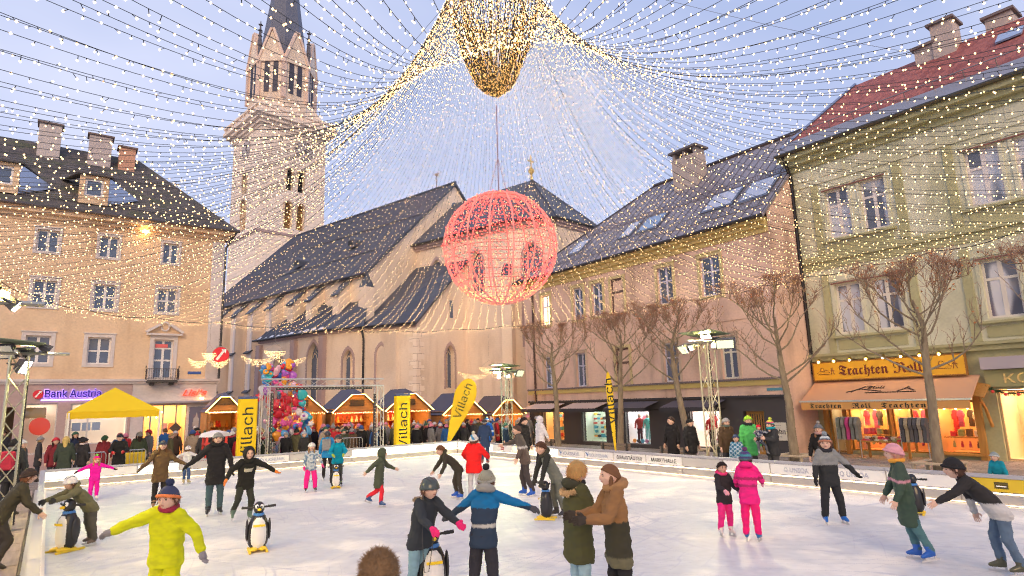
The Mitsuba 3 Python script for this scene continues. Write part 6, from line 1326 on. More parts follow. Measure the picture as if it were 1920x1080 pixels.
for i in range(900):
    h = r.random() ** .7; rad_ = .42 * (1 - h) * r.uniform(.6, 1) + .02; a = r.uniform(0, 6.3); p = np.array([19.6 + rad_ * math.cos(a), 13.9 + rad_ * math.sin(a), -.1 + 1.5 * h]); b.tube(p, p + [.08 * math.cos(a), .08 * math.sin(a), -.03], .012, .002, 3, False)
    if i % 40 == 0: q.append(p + [.05 * math.cos(a), .05 * math.sin(a), 0])
part(ft, 'needles', b, 'cloth', (.03, .06, .035), kind='stuff'); part(ft, 'trunk', MB().tube((19.6, 13.9, GZ), (19.6, 13.9, .2), .04, .03, 6), 'bark')
for p in q: part(ft, 'bauble', MB().ball(p, .035, 1), 'gloss', r.choice([(.7, .1, .15), (.75, .7, .7), (.8, .3, .4)]), True)
# bags on the boardwalk seat at the left
bs = thing('side_bench', 'rough wooden bench on the boardwalk at the left edge', 'bench')
part(bs, 'seat_board', MB().box((-1.25, 9.5, .38), (-.75, 12.6, .43)), 'plank_wood'); part(bs, 'seat_board', MB().box((-1.78, 9.5, .38), (-1.28, 12.6, .43)), 'plank_wood')
for y in (9.7, 11.0, 12.4): part(bs, 'leg', MB().box((-1.7, y, -.02), (-.85, y + .06, .38)), 'plank_wood')
def bag(label, x, y, z, s, c, strap):
    t = thing('bag', label, 'bag'); m = Manifold.batch_hull([Manifold.sphere(.05, 12).translate((x + a * s[0], y + b_ * s[1], z + c_ * s[2])) for a in (-.5, .5) for b_ in (-.5, .5) for c_, in ((.1,), (.85,))] + [Manifold.sphere(.05, 12).translate((x, y, z + s[2]))])
    part(t, 'body', m, 'cloth', c, 50)
    part(t, 'handle', MB().path([(x, y - s[1] * .3, z + s[2]), (x, y - s[1] * .2, z + s[2] + .14), (x, y + s[1] * .2, z + s[2] + .14), (x, y + s[1] * .3, z + s[2])], .015, 5), 'cloth', strap)
    for e in (-.22, .22): part(t, 'strap', MB().box((x + s[0] * .5 + .045, y + e * s[1] - .025, z + .06), (x + s[0] * .5 + .06, y + e * s[1] + .025, z + s[2] * .9)), 'cloth', strap)
bag('red and black sports bag on the left bench', -.72, 10.9, .43, (.3, .42, .36), (.55, .07, .06), (.05, .05, .05)); bag('dark rucksack beside the red bag on the left bench', -.72, 11.55, .43, (.3, .3, .44), (.05, .05, .055), (.1, .1, .1)); bag('pale pink shoulder bag on the left bench', -.75, 10.35, .43, (.28, .34, .34), (.66, .36, .32), (.3, .12, .1))
# ---------------------------------------------------------------- people
def hull(*sp, n=12):
    """The hull of spheres (point, radius)."""
    return Manifold.batch_hull([Manifold.sphere(r, n).translate(tuple(float(v) for v in p)) for p, r in sp])
def unit(v): v = np.asarray(v, float); return v / np.linalg.norm(v)
def soft(m, edge, it=8, fold=0.0, seed=0.0):
    if edge: m = m.refine_to_length(edge)
    q = m.to_mesh(); t = trimesh.Trimesh(q.vert_properties[:, :3], q.tri_verts, process=False)
    if it: t = trimesh.smoothing.filter_taubin(t, lamb=.5, nu=.53, iterations=it)
    if fold:
        v = np.array(t.vertices); n = np.array(t.vertex_normals)
        w = meshkit.fbm(v * np.array([9, 9, 17]) + seed, 3, 2) - .5
        t.vertices = v + n * (w * fold)[:, None]
    return t
_sph = trimesh.creation.icosphere(subdivisions=3)
def head_shape(r, detail):
    """A head about the origin facing +y: r = half its height."""
    s = _sph if detail else trimesh.creation.icosphere(subdivisions=2)
    v = np.array(s.vertices); x, y, z = v.T
    jaw = np.clip(-z, 0, 1)
    X = x * (.74 - .20 * jaw ** 1.5); Y = y * (.86 - .02 * jaw) + .05 * jaw * (y > 0); Z = z * 1.0
    front = np.clip(y, 0, 1)
    g = lambda cx, cz, w, h=None: np.exp(-((x - cx) / w) ** 2 - ((z - cz) / (h or w)) ** 2) * front
    Y = Y - .09 * (g(.32, .06, .2, .14) + g(-.32, .06, .2, .14)) + .05 * g(0, .28, .5, .16)
    Y = Y + .26 * g(0, -.17, .11, .13) + .13 * g(0, .0, .08, .2) + .05 * g(0, -.5, .22, .1) + .06 * g(0, -.85, .25, .15) - .03 * g(0, -.37, .25, .06)
    X = X + np.sign(x) * .05 * np.exp(-((y - .45) / .3) ** 2 - ((z + .2) / .2) ** 2) * (abs(x) > .3)
    return trimesh.Trimesh(np.stack([X, Y, Z], 1) * r, s.faces, process=False)
def to_man(t): return Manifold(m3.Mesh(np.asarray(t.vertices, np.float32), np.asarray(t.faces, np.uint32)))

SKIN = (.62, .40, .30)
ARM_DOWN = ((.22, .02, -1), (.10, .25, -1))
def person(label, pos, face, H, jacket, trousers, lod=1, lean=0.0, side=0.0, arms=None, legs=None, head=(0.0, 0.0), hat=None, hatstyle='beanie', pom=None, band=None, hair=(.16, .09, .05), hairstyle='short', hood=None, fur=None,
           gloves=None, skates=None, boots=(.05, .045, .04), coat=0.0, bulk=1.0, scarf=None, kid=False, group=None, skin=SKIN, sleeves=None, extra=None, baggy=1.0, sit=None, suit=None, bag=None, patch=None, furry=None, seed=0):
    """face: 0 towards the viewer, 90 to the viewer's right, 180 away. arms and legs are pairs (right, left) of (upper, lower) directions; x points outwards, y forwards."""
    key = thing('person', label, 'person', group)
    x0, y0, z0 = pos
    c = -np.array([x0, y0]) / math.hypot(x0, y0); rv = np.array([-c[1], c[0]]); a = math.radians(face)
    d = math.cos(a) * c + math.sin(a) * rv; rz = math.atan2(d[1], d[0]) - PI / 2
    hs = (1.20 if kid else 1.04)
    hr = H * .070 * hs
    legL = H * (.46 if kid else .485)
    arms = arms or (ARM_DOWN, ARM_DOWN); legs = legs or (((.06, .04, -1), (.02, -.03, -1)), ((.06, .02, -1), (.02, -.06, -1)))
    up = np.array([math.sin(math.radians(side)), math.sin(math.radians(lean)) * 1.0, math.cos(math.radians(lean))]); up /= np.linalg.norm(up)
    rt = unit(np.cross(np.array([0, 1.0, 0]), up) if abs(up[1]) < .9 else np.array([1.0, 0, 0])); fw = np.cross(up, rt)
    P = np.zeros(3); tor = H - legL - 2 * hr * .97
    ch, nb = P + up * tor * .66, P + up * tor * .97
    hc = nb + unit(up * .6 + np.array([0, 0, .6]) + fw * .18) * hr * 1.03
    sw = H * (.100 if kid else .108)
    J = {'hip': [], 'knee': [], 'ank': [], 'sh': [], 'el': [], 'wr': [], 'hd': [], 'tip': []}
    for i, s in ((0, 1), (1, -1)):
        th, shn = [unit(np.array(v, float) * [s, 1, 1]) for v in legs[i]]
        h = P + rt * s * H * .050; k = h + th * legL * .50; an = k + shn * legL * .455
        J['hip'].append(h); J['knee'].append(k); J['ank'].append(an)
        ua, fa = [unit(np.array(v, float) * [s, 1, 1]) for v in arms[i]]
        sh = P + up * tor * .88 + rt * s * sw; e = sh + ua * H * .165; w = e + fa * H * .145
        J['sh'].append(sh); J['el'].append(e); J['wr'].append(w); J['hd'].append(w + fa * H * .05); J['tip'].append(w + fa * H * .10)
    lift = .055 if skates is not None else .0
    zmin = min(an[2] for an in J['ank']) - H * .042 - lift
    M = Mx((x0, y0, z0 - zmin), rz)
    seg_n = 12 if lod else 6
    Hn = lambda *sp: hull(*sp, n=seg_n)
    ed = {0: 0, 1: H * .022, 2: H * .013}[lod]
    # --- the body: head, neck, trunk, arms, hands, legs in one surface
    hm = head_shape(hr, lod > 0); R = trimesh.transformations.euler_matrix(math.radians(-lean * .25 + head[1]), 0, math.radians(-head[0]))
    hm.apply_transform(R)
    if lod:
        ears = [trimesh.creation.icosphere(subdivisions=1) for _ in (0, 1)]
        for e, s in zip(ears, (1, -1)): e.apply_scale([hr * .10, hr * .18, hr * .26]); e.apply_translation([s * hr * .74, -.02 * hr, -.05 * hr]); e.apply_transform(R)
    hm.apply_translation(hc)
    bones = [Hn((nb - up * .02 * H, H * .034), (hc - np.array([0, 0, hr * .45]), H * .032)), Hn((ch + rt * sw * .5, H * .036), (ch - rt * sw * .5, H * .036), (P + rt * H * .03, H * .040), (P - rt * H * .03, H * .040), (nb, H * .03))]
    for i in (0, 1):
        bones += [Hn((J['sh'][i], H * .022), (J['el'][i], H * .017)), Hn((J['el'][i], H * .017), (J['wr'][i], H * .015)), Hn((J['hip'][i], H * .034), (J['knee'][i], H * .022)), Hn((J['knee'][i], H * .022), (J['ank'][i], H * .017))]
    def hand(i, k, spread):
        """Palm, four curled fingers and a thumb; k thickens it for a glove."""
        s = 1 if i == 0 else -1; fa = unit(J['tip'][i] - J['wr'][i]); z_ = np.array([0, 0, 1.0]); q = np.cross(fa, rt * s); q = unit(q) if np.linalg.norm(q) > .1 else unit(np.cross(fa, z_)); p_ = unit(np.cross(q, fa))
        r = H * .0052 * k; u = H / 1.7; w = J['wr'][i]; out = [Hn((w, H * .017 * k ** .5), (w + fa * .075 * u + q * .026 * u, H * .011 * k), (w + fa * .075 * u - q * .026 * u, H * .011 * k))]
        if lod == 0 or (lod == 1 and k > 1.5): return out + [Hn((w + fa * .07 * u, H * .018 * k ** .4), (w + fa * .135 * u - p_ * .02 * u * s, H * .012 * k ** .4)), Hn((w + fa * .03 * u + q * .03 * u, r * 1.4), (w + fa * .085 * u + q * .05 * u, r * 1.2))]
        for j, L in enumerate((.072, .08, .075, .06)):
            b0 = w + fa * .078 * u + q * (.027 - .018 * j) * u; dj = unit(fa + q * (.16 - .1 * j) * spread); b1 = b0 + dj * L * .55 * u; b2 = b1 + unit(dj + p_ * -.75 * s) * L * .5 * u
            out += [Hn((b0, r * 1.05), (b1, r)), Hn((b1, r), (b2, r * .85))]
        t0 = w + fa * .03 * u + q * .03 * u; t1 = t0 + unit(fa * .7 + q) * .04 * u; t2 = t1 + unit(fa + q * .25) * .032 * u
        return out + [Hn((t0, r * 1.5), (t1, r * 1.2)), Hn((t1, r * 1.2), (t2, r))]
    for i in (0, 1): bones += hand(i, 1.0, 1)
    body = Manifold.batch_boolean(bones + ([to_man(e) for e in []]), m3.OpType.Add)
    if lod: body = Manifold(m3.Mesh(*[np.asarray(q, t) for q, t in zip((lambda g: (g.vertices, g.faces))(soft(body, ed * (.9 if lod == 2 else 1.5), 5)), (np.float32, np.uint32))]))
    body = Manifold.batch_boolean([body, to_man(hm)] + ([to_man(e.apply_translation(hc)) for e in ears] if lod else []), m3.OpType.Add)
    def P_(name, m, bs, col, smooth=True, **k):
        mb = MB().add(m).move(M); return part(key, name, mb, bs, col, smooth, **k)
    put(key, MB().add(body).move(M), 'skin', skin, 40 if lod == 2 else True)
    if lod:
        for s in (1, -1):
            e = trimesh.creation.icosphere(subdivisions=1); e.apply_scale([hr * .115, hr * .06, hr * .065]); e.apply_translation([s * hr * .27, hr * .735, hr * .06]); e.apply_transform(R); e.apply_translation(hc); P_('eye', e, 'gloss', (.04, .03, .03))
            if lod == 2:
                e = trimesh.creation.icosphere(subdivisions=1); e.apply_scale([hr * .17, hr * .05, hr * .035]); e.apply_translation([s * hr * .28, hr * .79, hr * .22]); e.apply_transform(R); e.apply_translation(hc); P_('eyebrow', e, 'cloth', [h * .7 for h in (hair or (.16, .09, .05))])
        e = trimesh.creation.icosphere(subdivisions=1); e.apply_scale([hr * .22, hr * .05, hr * .05]); e.apply_translation([0, hr * .84, -hr * .43]); e.apply_transform(R); e.apply_translation(hc); P_('mouth', e, 'skin', (.42, .16, .14))
    # --- jacket
    k = bulk; hem = -.03 - coat
    tops = [Hn((ch + rt * sw * .62, H * .066 * k), (ch - rt * sw * .62, H * .066 * k), (P + up * tor * .3 + rt * H * .037, H * .073 * k), (P + up * tor * .3 - rt * H * .037, H * .073 * k), (nb - up * .03 * H, H * .045)),
            Hn((P + up * tor * .3 + rt * H * .035, H * .070 * k), (P + up * tor * .3 - rt * H * .035, H * .070 * k), (P + np.array([0, 0, hem * H]) + rt * H * .047, H * .078 * k), (P + np.array([0, 0, hem * H]) - rt * H * .047, H * .078 * k)),
            Hn((nb - up * .02 * H, H * .044), (nb + up * .022 * H, H * .040))]
    slv = []
    for i in (0, 1):
        slv += [Hn((J['sh'][i] - rt * (1 if i == 0 else -1) * H * .02, H * .050 * k), (J['el'][i], H * .038 * k)), Hn((J['el'][i], H * .038 * k), (J['wr'][i] - unit(J['wr'][i] - J['el'][i]) * .01 * H, H * .029 * k))]
    jm = Manifold.batch_boolean(tops + (slv if sleeves is None else []), m3.OpType.Add)
    cut = P[2] + (hem - .035) * H
    jm = jm.trim_by_plane((0, 0, 1), cut)
    jt = soft(jm, ed, 7 if lod else 0, H * .024 if lod else 0, seed)
    jc = jacket if not callable(jacket) else jacket((jt.vertices - P) / H)
    P_('jacket', jt, 'cloth', jc, True if lod else 60)
    if sleeves is not None: P_('sleeves', soft(Manifold.batch_boolean(slv, m3.OpType.Add), ed, 6 if lod else 0, H * .01 if lod else 0, seed), 'cloth', sleeves, True if lod else 60)
    # --- trousers
    tr = [Hn((P + rt * H * .040, H * .058), (P - rt * H * .040, H * .058))]
    for i in (0, 1):
        tr += [Hn((J['hip'][i], H * .056 * min(baggy, 1.1)), (J['knee'][i], H * .043 * baggy)), Hn((J['knee'][i], H * .043 * baggy), (J['ank'][i] + np.array([0, 0, .02 * H]), H * .034 * baggy))]
    tt = soft(Manifold.batch_boolean(tr, m3.OpType.Add), ed, 6 if lod else 0, H * .020 if lod else 0, seed + 5)
    tcx = trousers if not callable(trousers) else trousers((tt.vertices - P) / H)
    P_('trousers', tt, 'cloth', tcx, True if lod else 60)
    # --- feet
    for i, s in ((0, 1), (1, -1)):
        an = J['ank'][i]; sh_ = unit(J['ank'][i] - J['knee'][i]); f_ = unit(np.array([s * .22, 1, 0]) - sh_ * 0); f_ = unit(f_ + np.array([0, 0, min(0, -(sh_[1]) * -.5)])) if sh_[1] < -.35 else f_
        dn = unit(sh_ * .5 + np.array([0, 0, -.5])) if sh_[1] < -.35 else np.array([0, 0, -1.0])
        heel, toe = an + dn * H * .024 - f_ * H * .012, an + dn * H * .028 + f_ * H * .085
        bc = boots if skates is None else skates
        bm = Manifold.batch_boolean([Hn((an + sh_ * -.05 * H, H * .036), (an, H * .033), (heel, H * .020)), Hn((an, H * .028), (heel, H * .019), (toe, H * .017))], m3.OpType.Add)
        bk = P_('skate' if skates is not None else 'boot', soft(bm, ed, 3) if lod else bm, 'gloss' if skates is not None else 'paint', bc, 50)
        if skates is not None:
            b = MB(); u = f_; w_ = unit(np.cross(u, dn)); z_ = dn; Mb = np.eye(4); Mb[:3, 0], Mb[:3, 1], Mb[:3, 2], Mb[:3, 3] = w_, u, -z_, an + dn * (H * .042)
            b.box((-.004, -.055 * H / 1.5 * 1.4, -.055), (.004, .12 * H / 1.5 * 1.3, -.030)).box((-.010, -.03 * H, -.032), (.010, -.012 * H, .006)).box((-.010, .05 * H, -.032), (.010, .068 * H, .006))
            part(bk, 'blade', b.move(Mb).move(M), 'metal', (.55, .55, .56))
    if gloves is not None:
        for i in (0, 1): P_('glove', soft(Manifold.batch_boolean(hand(i, 1.75, 1.2), m3.OpType.Add), ed * .7, 2) if lod == 2 else Manifold.batch_boolean(hand(i, 1.75, 1.2), m3.OpType.Add), 'cloth', gloves, 50)
    # --- head wear, hair, hoods
    def on_head(t): t.apply_transform(R); t.apply_translation(hc); return t
    def cap_shell(sc, z_cut, tilt=.28, n=3):
        t = trimesh.creation.icosphere(subdivisions=n if lod else 2); t.apply_scale(np.array(sc) * hr); m = to_man(t)
        nrm = unit((0, tilt, 1)); return m.trim_by_plane(tuple(nrm), z_cut * hr)
    def man_head(m): q = m.to_mesh(); return on_head(trimesh.Trimesh(q.vert_properties[:, :3], q.tri_verts, process=False))
    if hair is not None:
        if hairstyle == 'short':
            m = cap_shell((.84, .94, 1.10), .12, -.55) if hat is None else cap_shell((.80, .90, 1.0), -.25, -1.2)
            ht = man_head(m); v = np.array(ht.vertices); n = np.array(ht.vertex_normals); ht.vertices = v + n * ((meshkit.fbm(v * 45 + seed, 3, 4) - .45) * hr * .22)[:, None]; P_('hair', ht, 'cloth', hair)
            if lod == 2:
                r = random.Random(9); b = MB(); v, n = np.array(ht.vertices), np.array(ht.vertex_normals); ok = np.nonzero((v - hc) @ n.mean(0) > -9)[0]
                for i_ in r.sample(list(ok), min(420, len(ok))):
                    g_ = unit(n[i_] * .55 + np.array([r.gauss(0, .35), r.gauss(0, .35), -.75])); b.tube(v[i_] - n[i_] * hr * .05, v[i_] + g_ * hr * r.uniform(.16, .34), hr * .035, hr * .008, 3, False)
                P_('strand', b.mesh(), 'cloth', [h_ * r.uniform(.9, 1.25) for h_ in hair], False, kind='stuff')
        elif hairstyle == 'long':
            m = cap_shell((.86, .96, 1.08), .10, -.6); b0 = R[:3, :3] @ np.array([0, -.45, -.1]) * hr + hc
            hb = Manifold.batch_boolean([hull((b0, hr * .62), (b0 - up * hr * 1.6 - fw * hr * .12, hr * .5), (b0 - up * hr * 2.2 - fw * hr * .1, hr * .3))] + [hull((hc + R[:3, :3] @ np.array([s * .72, .1, -.1]) * hr, hr * .22), (hc + R[:3, :3] @ np.array([s * .72, .25, -1.6]) * hr, hr * .20)) for s in (1, -1)], m3.OpType.Add)
            ht = man_head(m); P_('hair', ht, 'cloth', hair); ht = soft(hb, ed, 3); v = np.array(ht.vertices); n = np.array(ht.vertex_normals); ht.vertices = v + n * ((meshkit.fbm(v * [50, 50, 8] + seed, 3, 4) - .5) * hr * .2)[:, None]; P_('hair', ht, 'cloth', hair)
    if hat is not None:
        if hatstyle == 'helmet':
            t = man_head(cap_shell((.98, 1.10, 1.14), -.02, -.12)); hk = P_('helmet', t, 'gloss', hat)
            b = MB(); b.path([(s * .80 * hr, .1 * hr, z_) if j else (s * .80 * hr, .1 * hr, z_) for j, (s, z_) in enumerate(((1, -.05), (.9, -.6), (.35, -.98), (-.35, -.98), (-.9, -.6), (-1, -.05)))], hr * .05, 4); t = on_head(b.mesh()); part(hk, 'strap', MB().add(t).move(M), 'paint', (.05, .05, .05))
            b = MB()
            for s in (-.4, 0, .4): b.path([(s * hr, y * hr, (1.14 * math.sqrt(max(.01, 1 - (y / 1.12) ** 2 - (s / 1.0) ** 2)) + .01) * hr) for y in np.linspace(-.75, .75, 7)], hr * .05, 4)
            part(hk, 'vent', MB().add(on_head(b.mesh())).move(M), 'paint', (.06, .06, .07))
        else:
            t = man_head(cap_shell((.90, 1.0, 1.16 if hatstyle == 'beanie' else 1.06), .10, -.32)); hc_ = hat if not callable(hat) else hat(((np.asarray(t.vertices) - hc) @ R[:3, :3]) / hr)
            hk = P_('hat', t, 'cloth', hc_)
            b = MB(); a_ = np.linspace(0, 2 * PI, 21); b.path([(.86 * hr * math.cos(q), .965 * hr * math.sin(q), (.16 + .30 * math.sin(q)) * hr) for q in a_], hr * (.15 if hatstyle == 'beanie' else .08), 6)
            part(hk, 'brim', MB().add(on_head(b.mesh())).move(M), 'cloth', band or (hat if not callable(hat) else (.1, .1, .12)), True)
            if hatstyle == 'cap': b = MB().slab([(-.6 * hr, .75 * hr, .42 * hr), (.6 * hr, .75 * hr, .42 * hr), (.45 * hr, 1.45 * hr, .36 * hr), (-.45 * hr, 1.45 * hr, .36 * hr)], hr * .06); part(hk, 'peak', MB().add(on_head(b.mesh())).move(M), 'cloth', hat)
            if pom is not None:
                t = trimesh.creation.icosphere(subdivisions=2); v = np.array(t.vertices); t.vertices = v * (hr * .36 * (1 + .35 * (meshkit.noise(v * 6) - .5)))[:, None] + [0, -.15 * hr, 1.38 * hr]; part(hk, 'pom', MB().add(on_head(t)).move(M), 'cloth', pom, True)
    if hood == 'up':
        hc2 = jacket if not callable(jacket) else extra
        t = trimesh.creation.icosphere(subdivisions=3); t.apply_scale(np.array((.98, 1.1, 1.2)) * hr); t.apply_translation([0, -.08 * hr, .02 * hr])
        face_ = trimesh.creation.icosphere(subdivisions=2); face_.apply_scale(np.array((.62, 1.2, .86)) * hr); face_.apply_translation([0, .75 * hr, -.10 * hr])
        m = to_man(t) - to_man(face_); m = m + to_man(trimesh.creation.icosphere(subdivisions=2).apply_scale(np.array((.8, .8, .6)) * hr).apply_translation([0, -.1 * hr, -1.1 * hr])) - to_man(face_); P_('hood', man_head(m), 'cloth', hc2)
    elif hood is not None:
        b = MB(); a_ = np.linspace(0, 2 * PI, 19); cc = nb + up * H * .012 - fw * H * .015
        b.path([cc + rt * math.cos(q) * H * .062 + fw * math.sin(q) * H * .056 + up * (-.012 * math.sin(q)) * H for q in a_], [H * (.026 + .014 * (math.sin(q) < 0) * abs(math.sin(q))) for q in a_], 8); P_('hood', b.mesh(), 'cloth', hood)
    if fur is not None:
        r = random.Random(3); b = MB(); a_ = np.linspace(.15 * PI, -1.15 * PI, 46); cc = nb + up * H * .002 - fw * H * .03
        for q in a_:
            p = cc + rt * math.cos(q) * H * .085 + fw * math.sin(q) * H * .075 - up * H * (.020 - .03 * math.sin(q))
            for _ in range(12 if lod == 2 else 5): e = unit([r.gauss(0, 1), r.gauss(0, 1), r.gauss(0, 1)]); b.tube(p + e * H * .008, p + e * H * r.uniform(.022, .034), H * .0055, .0006, 3, False)
        P_('fur_trim', b.mesh(), 'cloth', fur, False)
    if furry is not None:
        r = random.Random(6); b = MB(); cc = hc
        for _ in range(2600):
            e = unit([r.gauss(0, 1), r.gauss(0, 1), r.gauss(0, 1)]); p = cc + e * np.array([.96, 1.08, 1.16]) * hr; f2 = unit(e + np.array([r.gauss(0, .5), r.gauss(0, .5), r.gauss(0, .5)])); b.tube(p - f2 * hr * .1, p + f2 * hr * r.uniform(.15, .45), hr * .035, .0005, 3, False)
        P_('fur', b.mesh(), 'cloth', furry, False)
    if scarf is not None:
        b = MB(); a_ = np.linspace(0, 2 * PI, 17); cc = nb + up * H * .022
        b.path([cc + rt * math.cos(q) * H * .050 + fw * math.sin(q) * H * .050 for q in a_], H * .024, 7); P_('scarf', b.mesh(), 'cloth', scarf)
    if bag is not None:
        b = hull(*[(ch - fw * H * (.115 + q) + rt * s * H * .07 + up * H * zz, H * .025) for s in (1, -1) for zz in (-.12, .08) for q in (0, .03)]); P_('rucksack', b, 'cloth', bag, 50)
    if patch is not None:
        b = MB(); pc, pw, ph_, pz = patch; n = 9; v = []
        for zz in (0, 1):
            for i in range(n + 1): a_ = (-.5 + i / n) * pw; v.append(ch + up * H * (pz + (zz - .5) * ph_) + rt * H * a_ + fw * H * (.082 * k - .55 * a_ * a_ / .1))
        b.raw(v, [(i, i + 1, i + n + 2, i + n + 1) for i in range(n)]); P_('print', b.mesh(), 'paint', pc, False)
    return key
# ---------------------------------------------------------------- penguin skating aids
def penguin(x, y, face, h, label, back=False):
    t = thing('penguin_skating_aid', label, 'penguin skating aid', 'penguin skating aids on the ice')
    c = -np.array([x, y]) / math.hypot(x, y); rv = np.array([-c[1], c[0]]); a = math.radians(face); d = math.cos(a) * c + math.sin(a) * rv
    M = Mx((x, y, 0), math.atan2(d[1], d[0]) - PI / 2, h / .9)
    prof = [(.0, .05), (.12, .05), (.165, .12), (.185, .25), (.18, .38), (.155, .50), (.115, .59), (.07, .635), (.0, .64)]
    b = MB().lathe(prof, (0, 0, 0), 24); b.v = [v * [1, .85, 1] for v in b.v]
    part(t, 'body', b.move(M), 'gloss', (.02, .02, .022), 50)
    b = MB().lathe([(.0, .06), (.10, .06), (.145, .13), (.163, .25), (.158, .38), (.13, .50), (.09, .575), (.0, .60)], (0, .035, 0), 24); b.v = [v * [1, .85, 1] for v in b.v]
    bk = part(t, 'belly', b.move(M), 'gloss', (.72, .71, .68), 50)
    v = [(.10 * s, .165 - .012 * abs(s), z) for z in (.43, .465) for s in (-1, -.5, 0, .5, 1)]
    b = MB().raw([(q[0], q[1] + .012, q[2]) for q in v], [(i, i + 1, i + 6, i + 5) for i in range(4)]); part(bk, 'name_strip', b.move(M), 'paint', (.80, .56, .02))
    part(t, 'head', MB().ball((0, .01, .735), (.095, .10, .11), 3).move(M), 'gloss', (.02, .02, .022), True)
    part(t, 'collar', MB().lathe([(.09, .60), (.10, .625), (.085, .65)], (0, 0, 0), 16).move(M), 'gloss', (.06, .2, .5), 50)
    for s in (-1, 1):
        e = part(t, 'eye', MB().ball((s * .04, .085, .765), (.034, .025, .04), 2).move(M), 'gloss', (.85, .85, .85), True); part(e, 'pupil', MB().ball((s * .036, .108, .762), (.015, .010, .019), 1).move(M), 'gloss', (.01, .01, .01), True)
        part(t, 'flipper', MB().ball((s * .19, -.01, .36), (.028, .075, .19), 2).move(M), 'gloss', (.025, .025, .03), True)
        part(t, 'handle', MB().tube((s * .09, -.02, .74), (s * .27, -.05, .745), .016, .016, 8).tube((s * .17, -.035, .743), (s * .29, -.052, .746), .023, .023, 8).move(M), 'paint', (.03, .03, .03), 40)
        part(t, 'foot', MB().ball((s * .08, .10, .045), (.075, .11, .035), 2).move(M), 'gloss', (.75, .52, .03) if s else 0, True)
    part(t, 'beak', MB().ball((0, .115, .715), (.034, .055, .026), 2).move(M), 'gloss', (.85, .55, .02), True)
    part(t, 'runner', MB().box((-.16, -.22, .0), (-.12, .26, .03)).box((.12, -.22, 0), (.16, .26, .03)).box((-.12, -.1, .03), (.12, .12, .05)).move(M), 'paint', (.72, .52, .05))
    return t
penguin(.45, 14.2, -55, .95, 'penguin skating aid held by the leaning child at the left barrier')
penguin(3.09, 11.73, 5, .86, 'penguin skating aid standing alone on the ice facing the viewer')
penguin(7.1, 18.7, 5, .74, 'penguin skating aid in front of the child in turquoise')
penguin(4.05, 7.32, 12, .92, 'penguin skating aid pushed by the helmeted girl in light jeans')
penguin(8.42, 10.38, -100, .8, 'penguin skating aid pushed by the bending boy in grey')
penguin(13.87, 5.6, 175, .8, 'penguin skating aid with its black back turned near the right barrier')
# ---------------------------------------------------------------- skaters
def bands(*bs, last):
    """Colours of a garment by height: (from z / H upwards, colour), tested in turn."""
    def fn(v):
        c = np.tile(np.array(last, float), (len(v), 1))
        for z, col in reversed(bs): c[v[:, 2] > z] = col
        return c
    return fn
SPREAD = (((1, .1, -.45), (1, .3, -.45)), ((1, .1, -.45), (1, .3, -.45)))
BLK, NAVY, OLIVE, PINK, BLUE, GRY = (.018, .017, .018), (.02, .035, .075), (.085, .08, .035), (.80, .02, .27), (.02, .13, .40), (.20, .20, .19)
JEAN, BLUESK = (.20, .34, .40), (.02, .10, .48)
person('child in an olive jacket and white helmet leaning on a penguin at the left barrier', (.78, 14.45, 0), -62, 1.34, (.16, .15, .08), (.09, .085, .07), 2, lean=42, arms=(((.15, .85, -.4), (.0, 1, -.25)), ((.2, .9, -.35), (.05, 1, -.2))), hat=(.70, .68, .66), hatstyle='helmet', skates=(.16, .11, .08), kid=True, hood=(.18, .17, .09), gloves=(.05, .05, .05), legs=(((.08, -.1, -1), (.0, -.25, -1)), ((.08, .0, -1), (.02, -.2, -1))), baggy=1.25, bulk=1.08)
person('child in a lime yellow snowsuit with arms stretched out, nearest at left', (1.20, 8.30, 0), -34, 1.50, (.58, .62, .01), (.60, .62, .01), 2, lean=14, side=-9, arms=(((1, .25, -.42), (1, .3, -.42)), ((.7, -.2, -.8), (.4, .1, -.8))), hat=(.05, .06, .12), band=(.72, .22, .08), pom=(.03, .04, .09), gloves=(.26, .24, .25), skates=(.3, .3, .32), kid=True, scarf=(.32, .03, .06), baggy=1.25, bulk=1.15)
person('little girl in a magenta snowsuit and pink bobble hat by the left barrier', (1.2, 21.6, 0), 8, 1.13, (.80, .01, .36), (.80, .01, .36), 1, lean=6, arms=SPREAD, hat=PINK, pom=(.25, .75, .08), band=(.85, .25, .1), hair=(.42, .22, .09), hairstyle='long', gloves=(.06, .04, .05), skates=(.7, .66, .66), kid=True, baggy=1.2)
person('woman in a brown coat and dark leggings with a cap, holding hands', (2.42, 18.5, 0), 12, 1.58, (.125, .075, .035), (.022, .02, .02), 2, lean=4, arms=(((.6, .25, -.85), (.75, .4, -.65)), ((.55, .2, -.8), (.9, .35, -.5))), coat=.07, hat=(.05, .06, .09), hatstyle='cap', hair=(.14, .07, .03), hairstyle='long', skates=(.22, .12, .07), gloves=(.1, .07, .05))
person('man in a black coat, jeans and grey beanie skating towards the viewer', (3.28, 16.3, 0), 5, 1.78, (.022, .021, .022), (.055, .10, .12), 2, lean=5, arms=(((.7, .1, -.75), (.8, .25, -.6)), ((.35, .2, -1), (.15, .35, -1))), coat=.09, hat=(.24, .24, .23), skates=(.03, .03, .03), gloves=BLK, hood=(.02, .02, .02))
person('toddler in a pale jacket and blue trousers behind the brown coated woman', (3.85, 23.6, 0), 150, 1.16, (.60, .58, .58), (.05, .09, .2), 1, hat=(.55, .5, .5), hatstyle='helmet', skates=(.5, .4, .2), kid=True, arms=SPREAD)
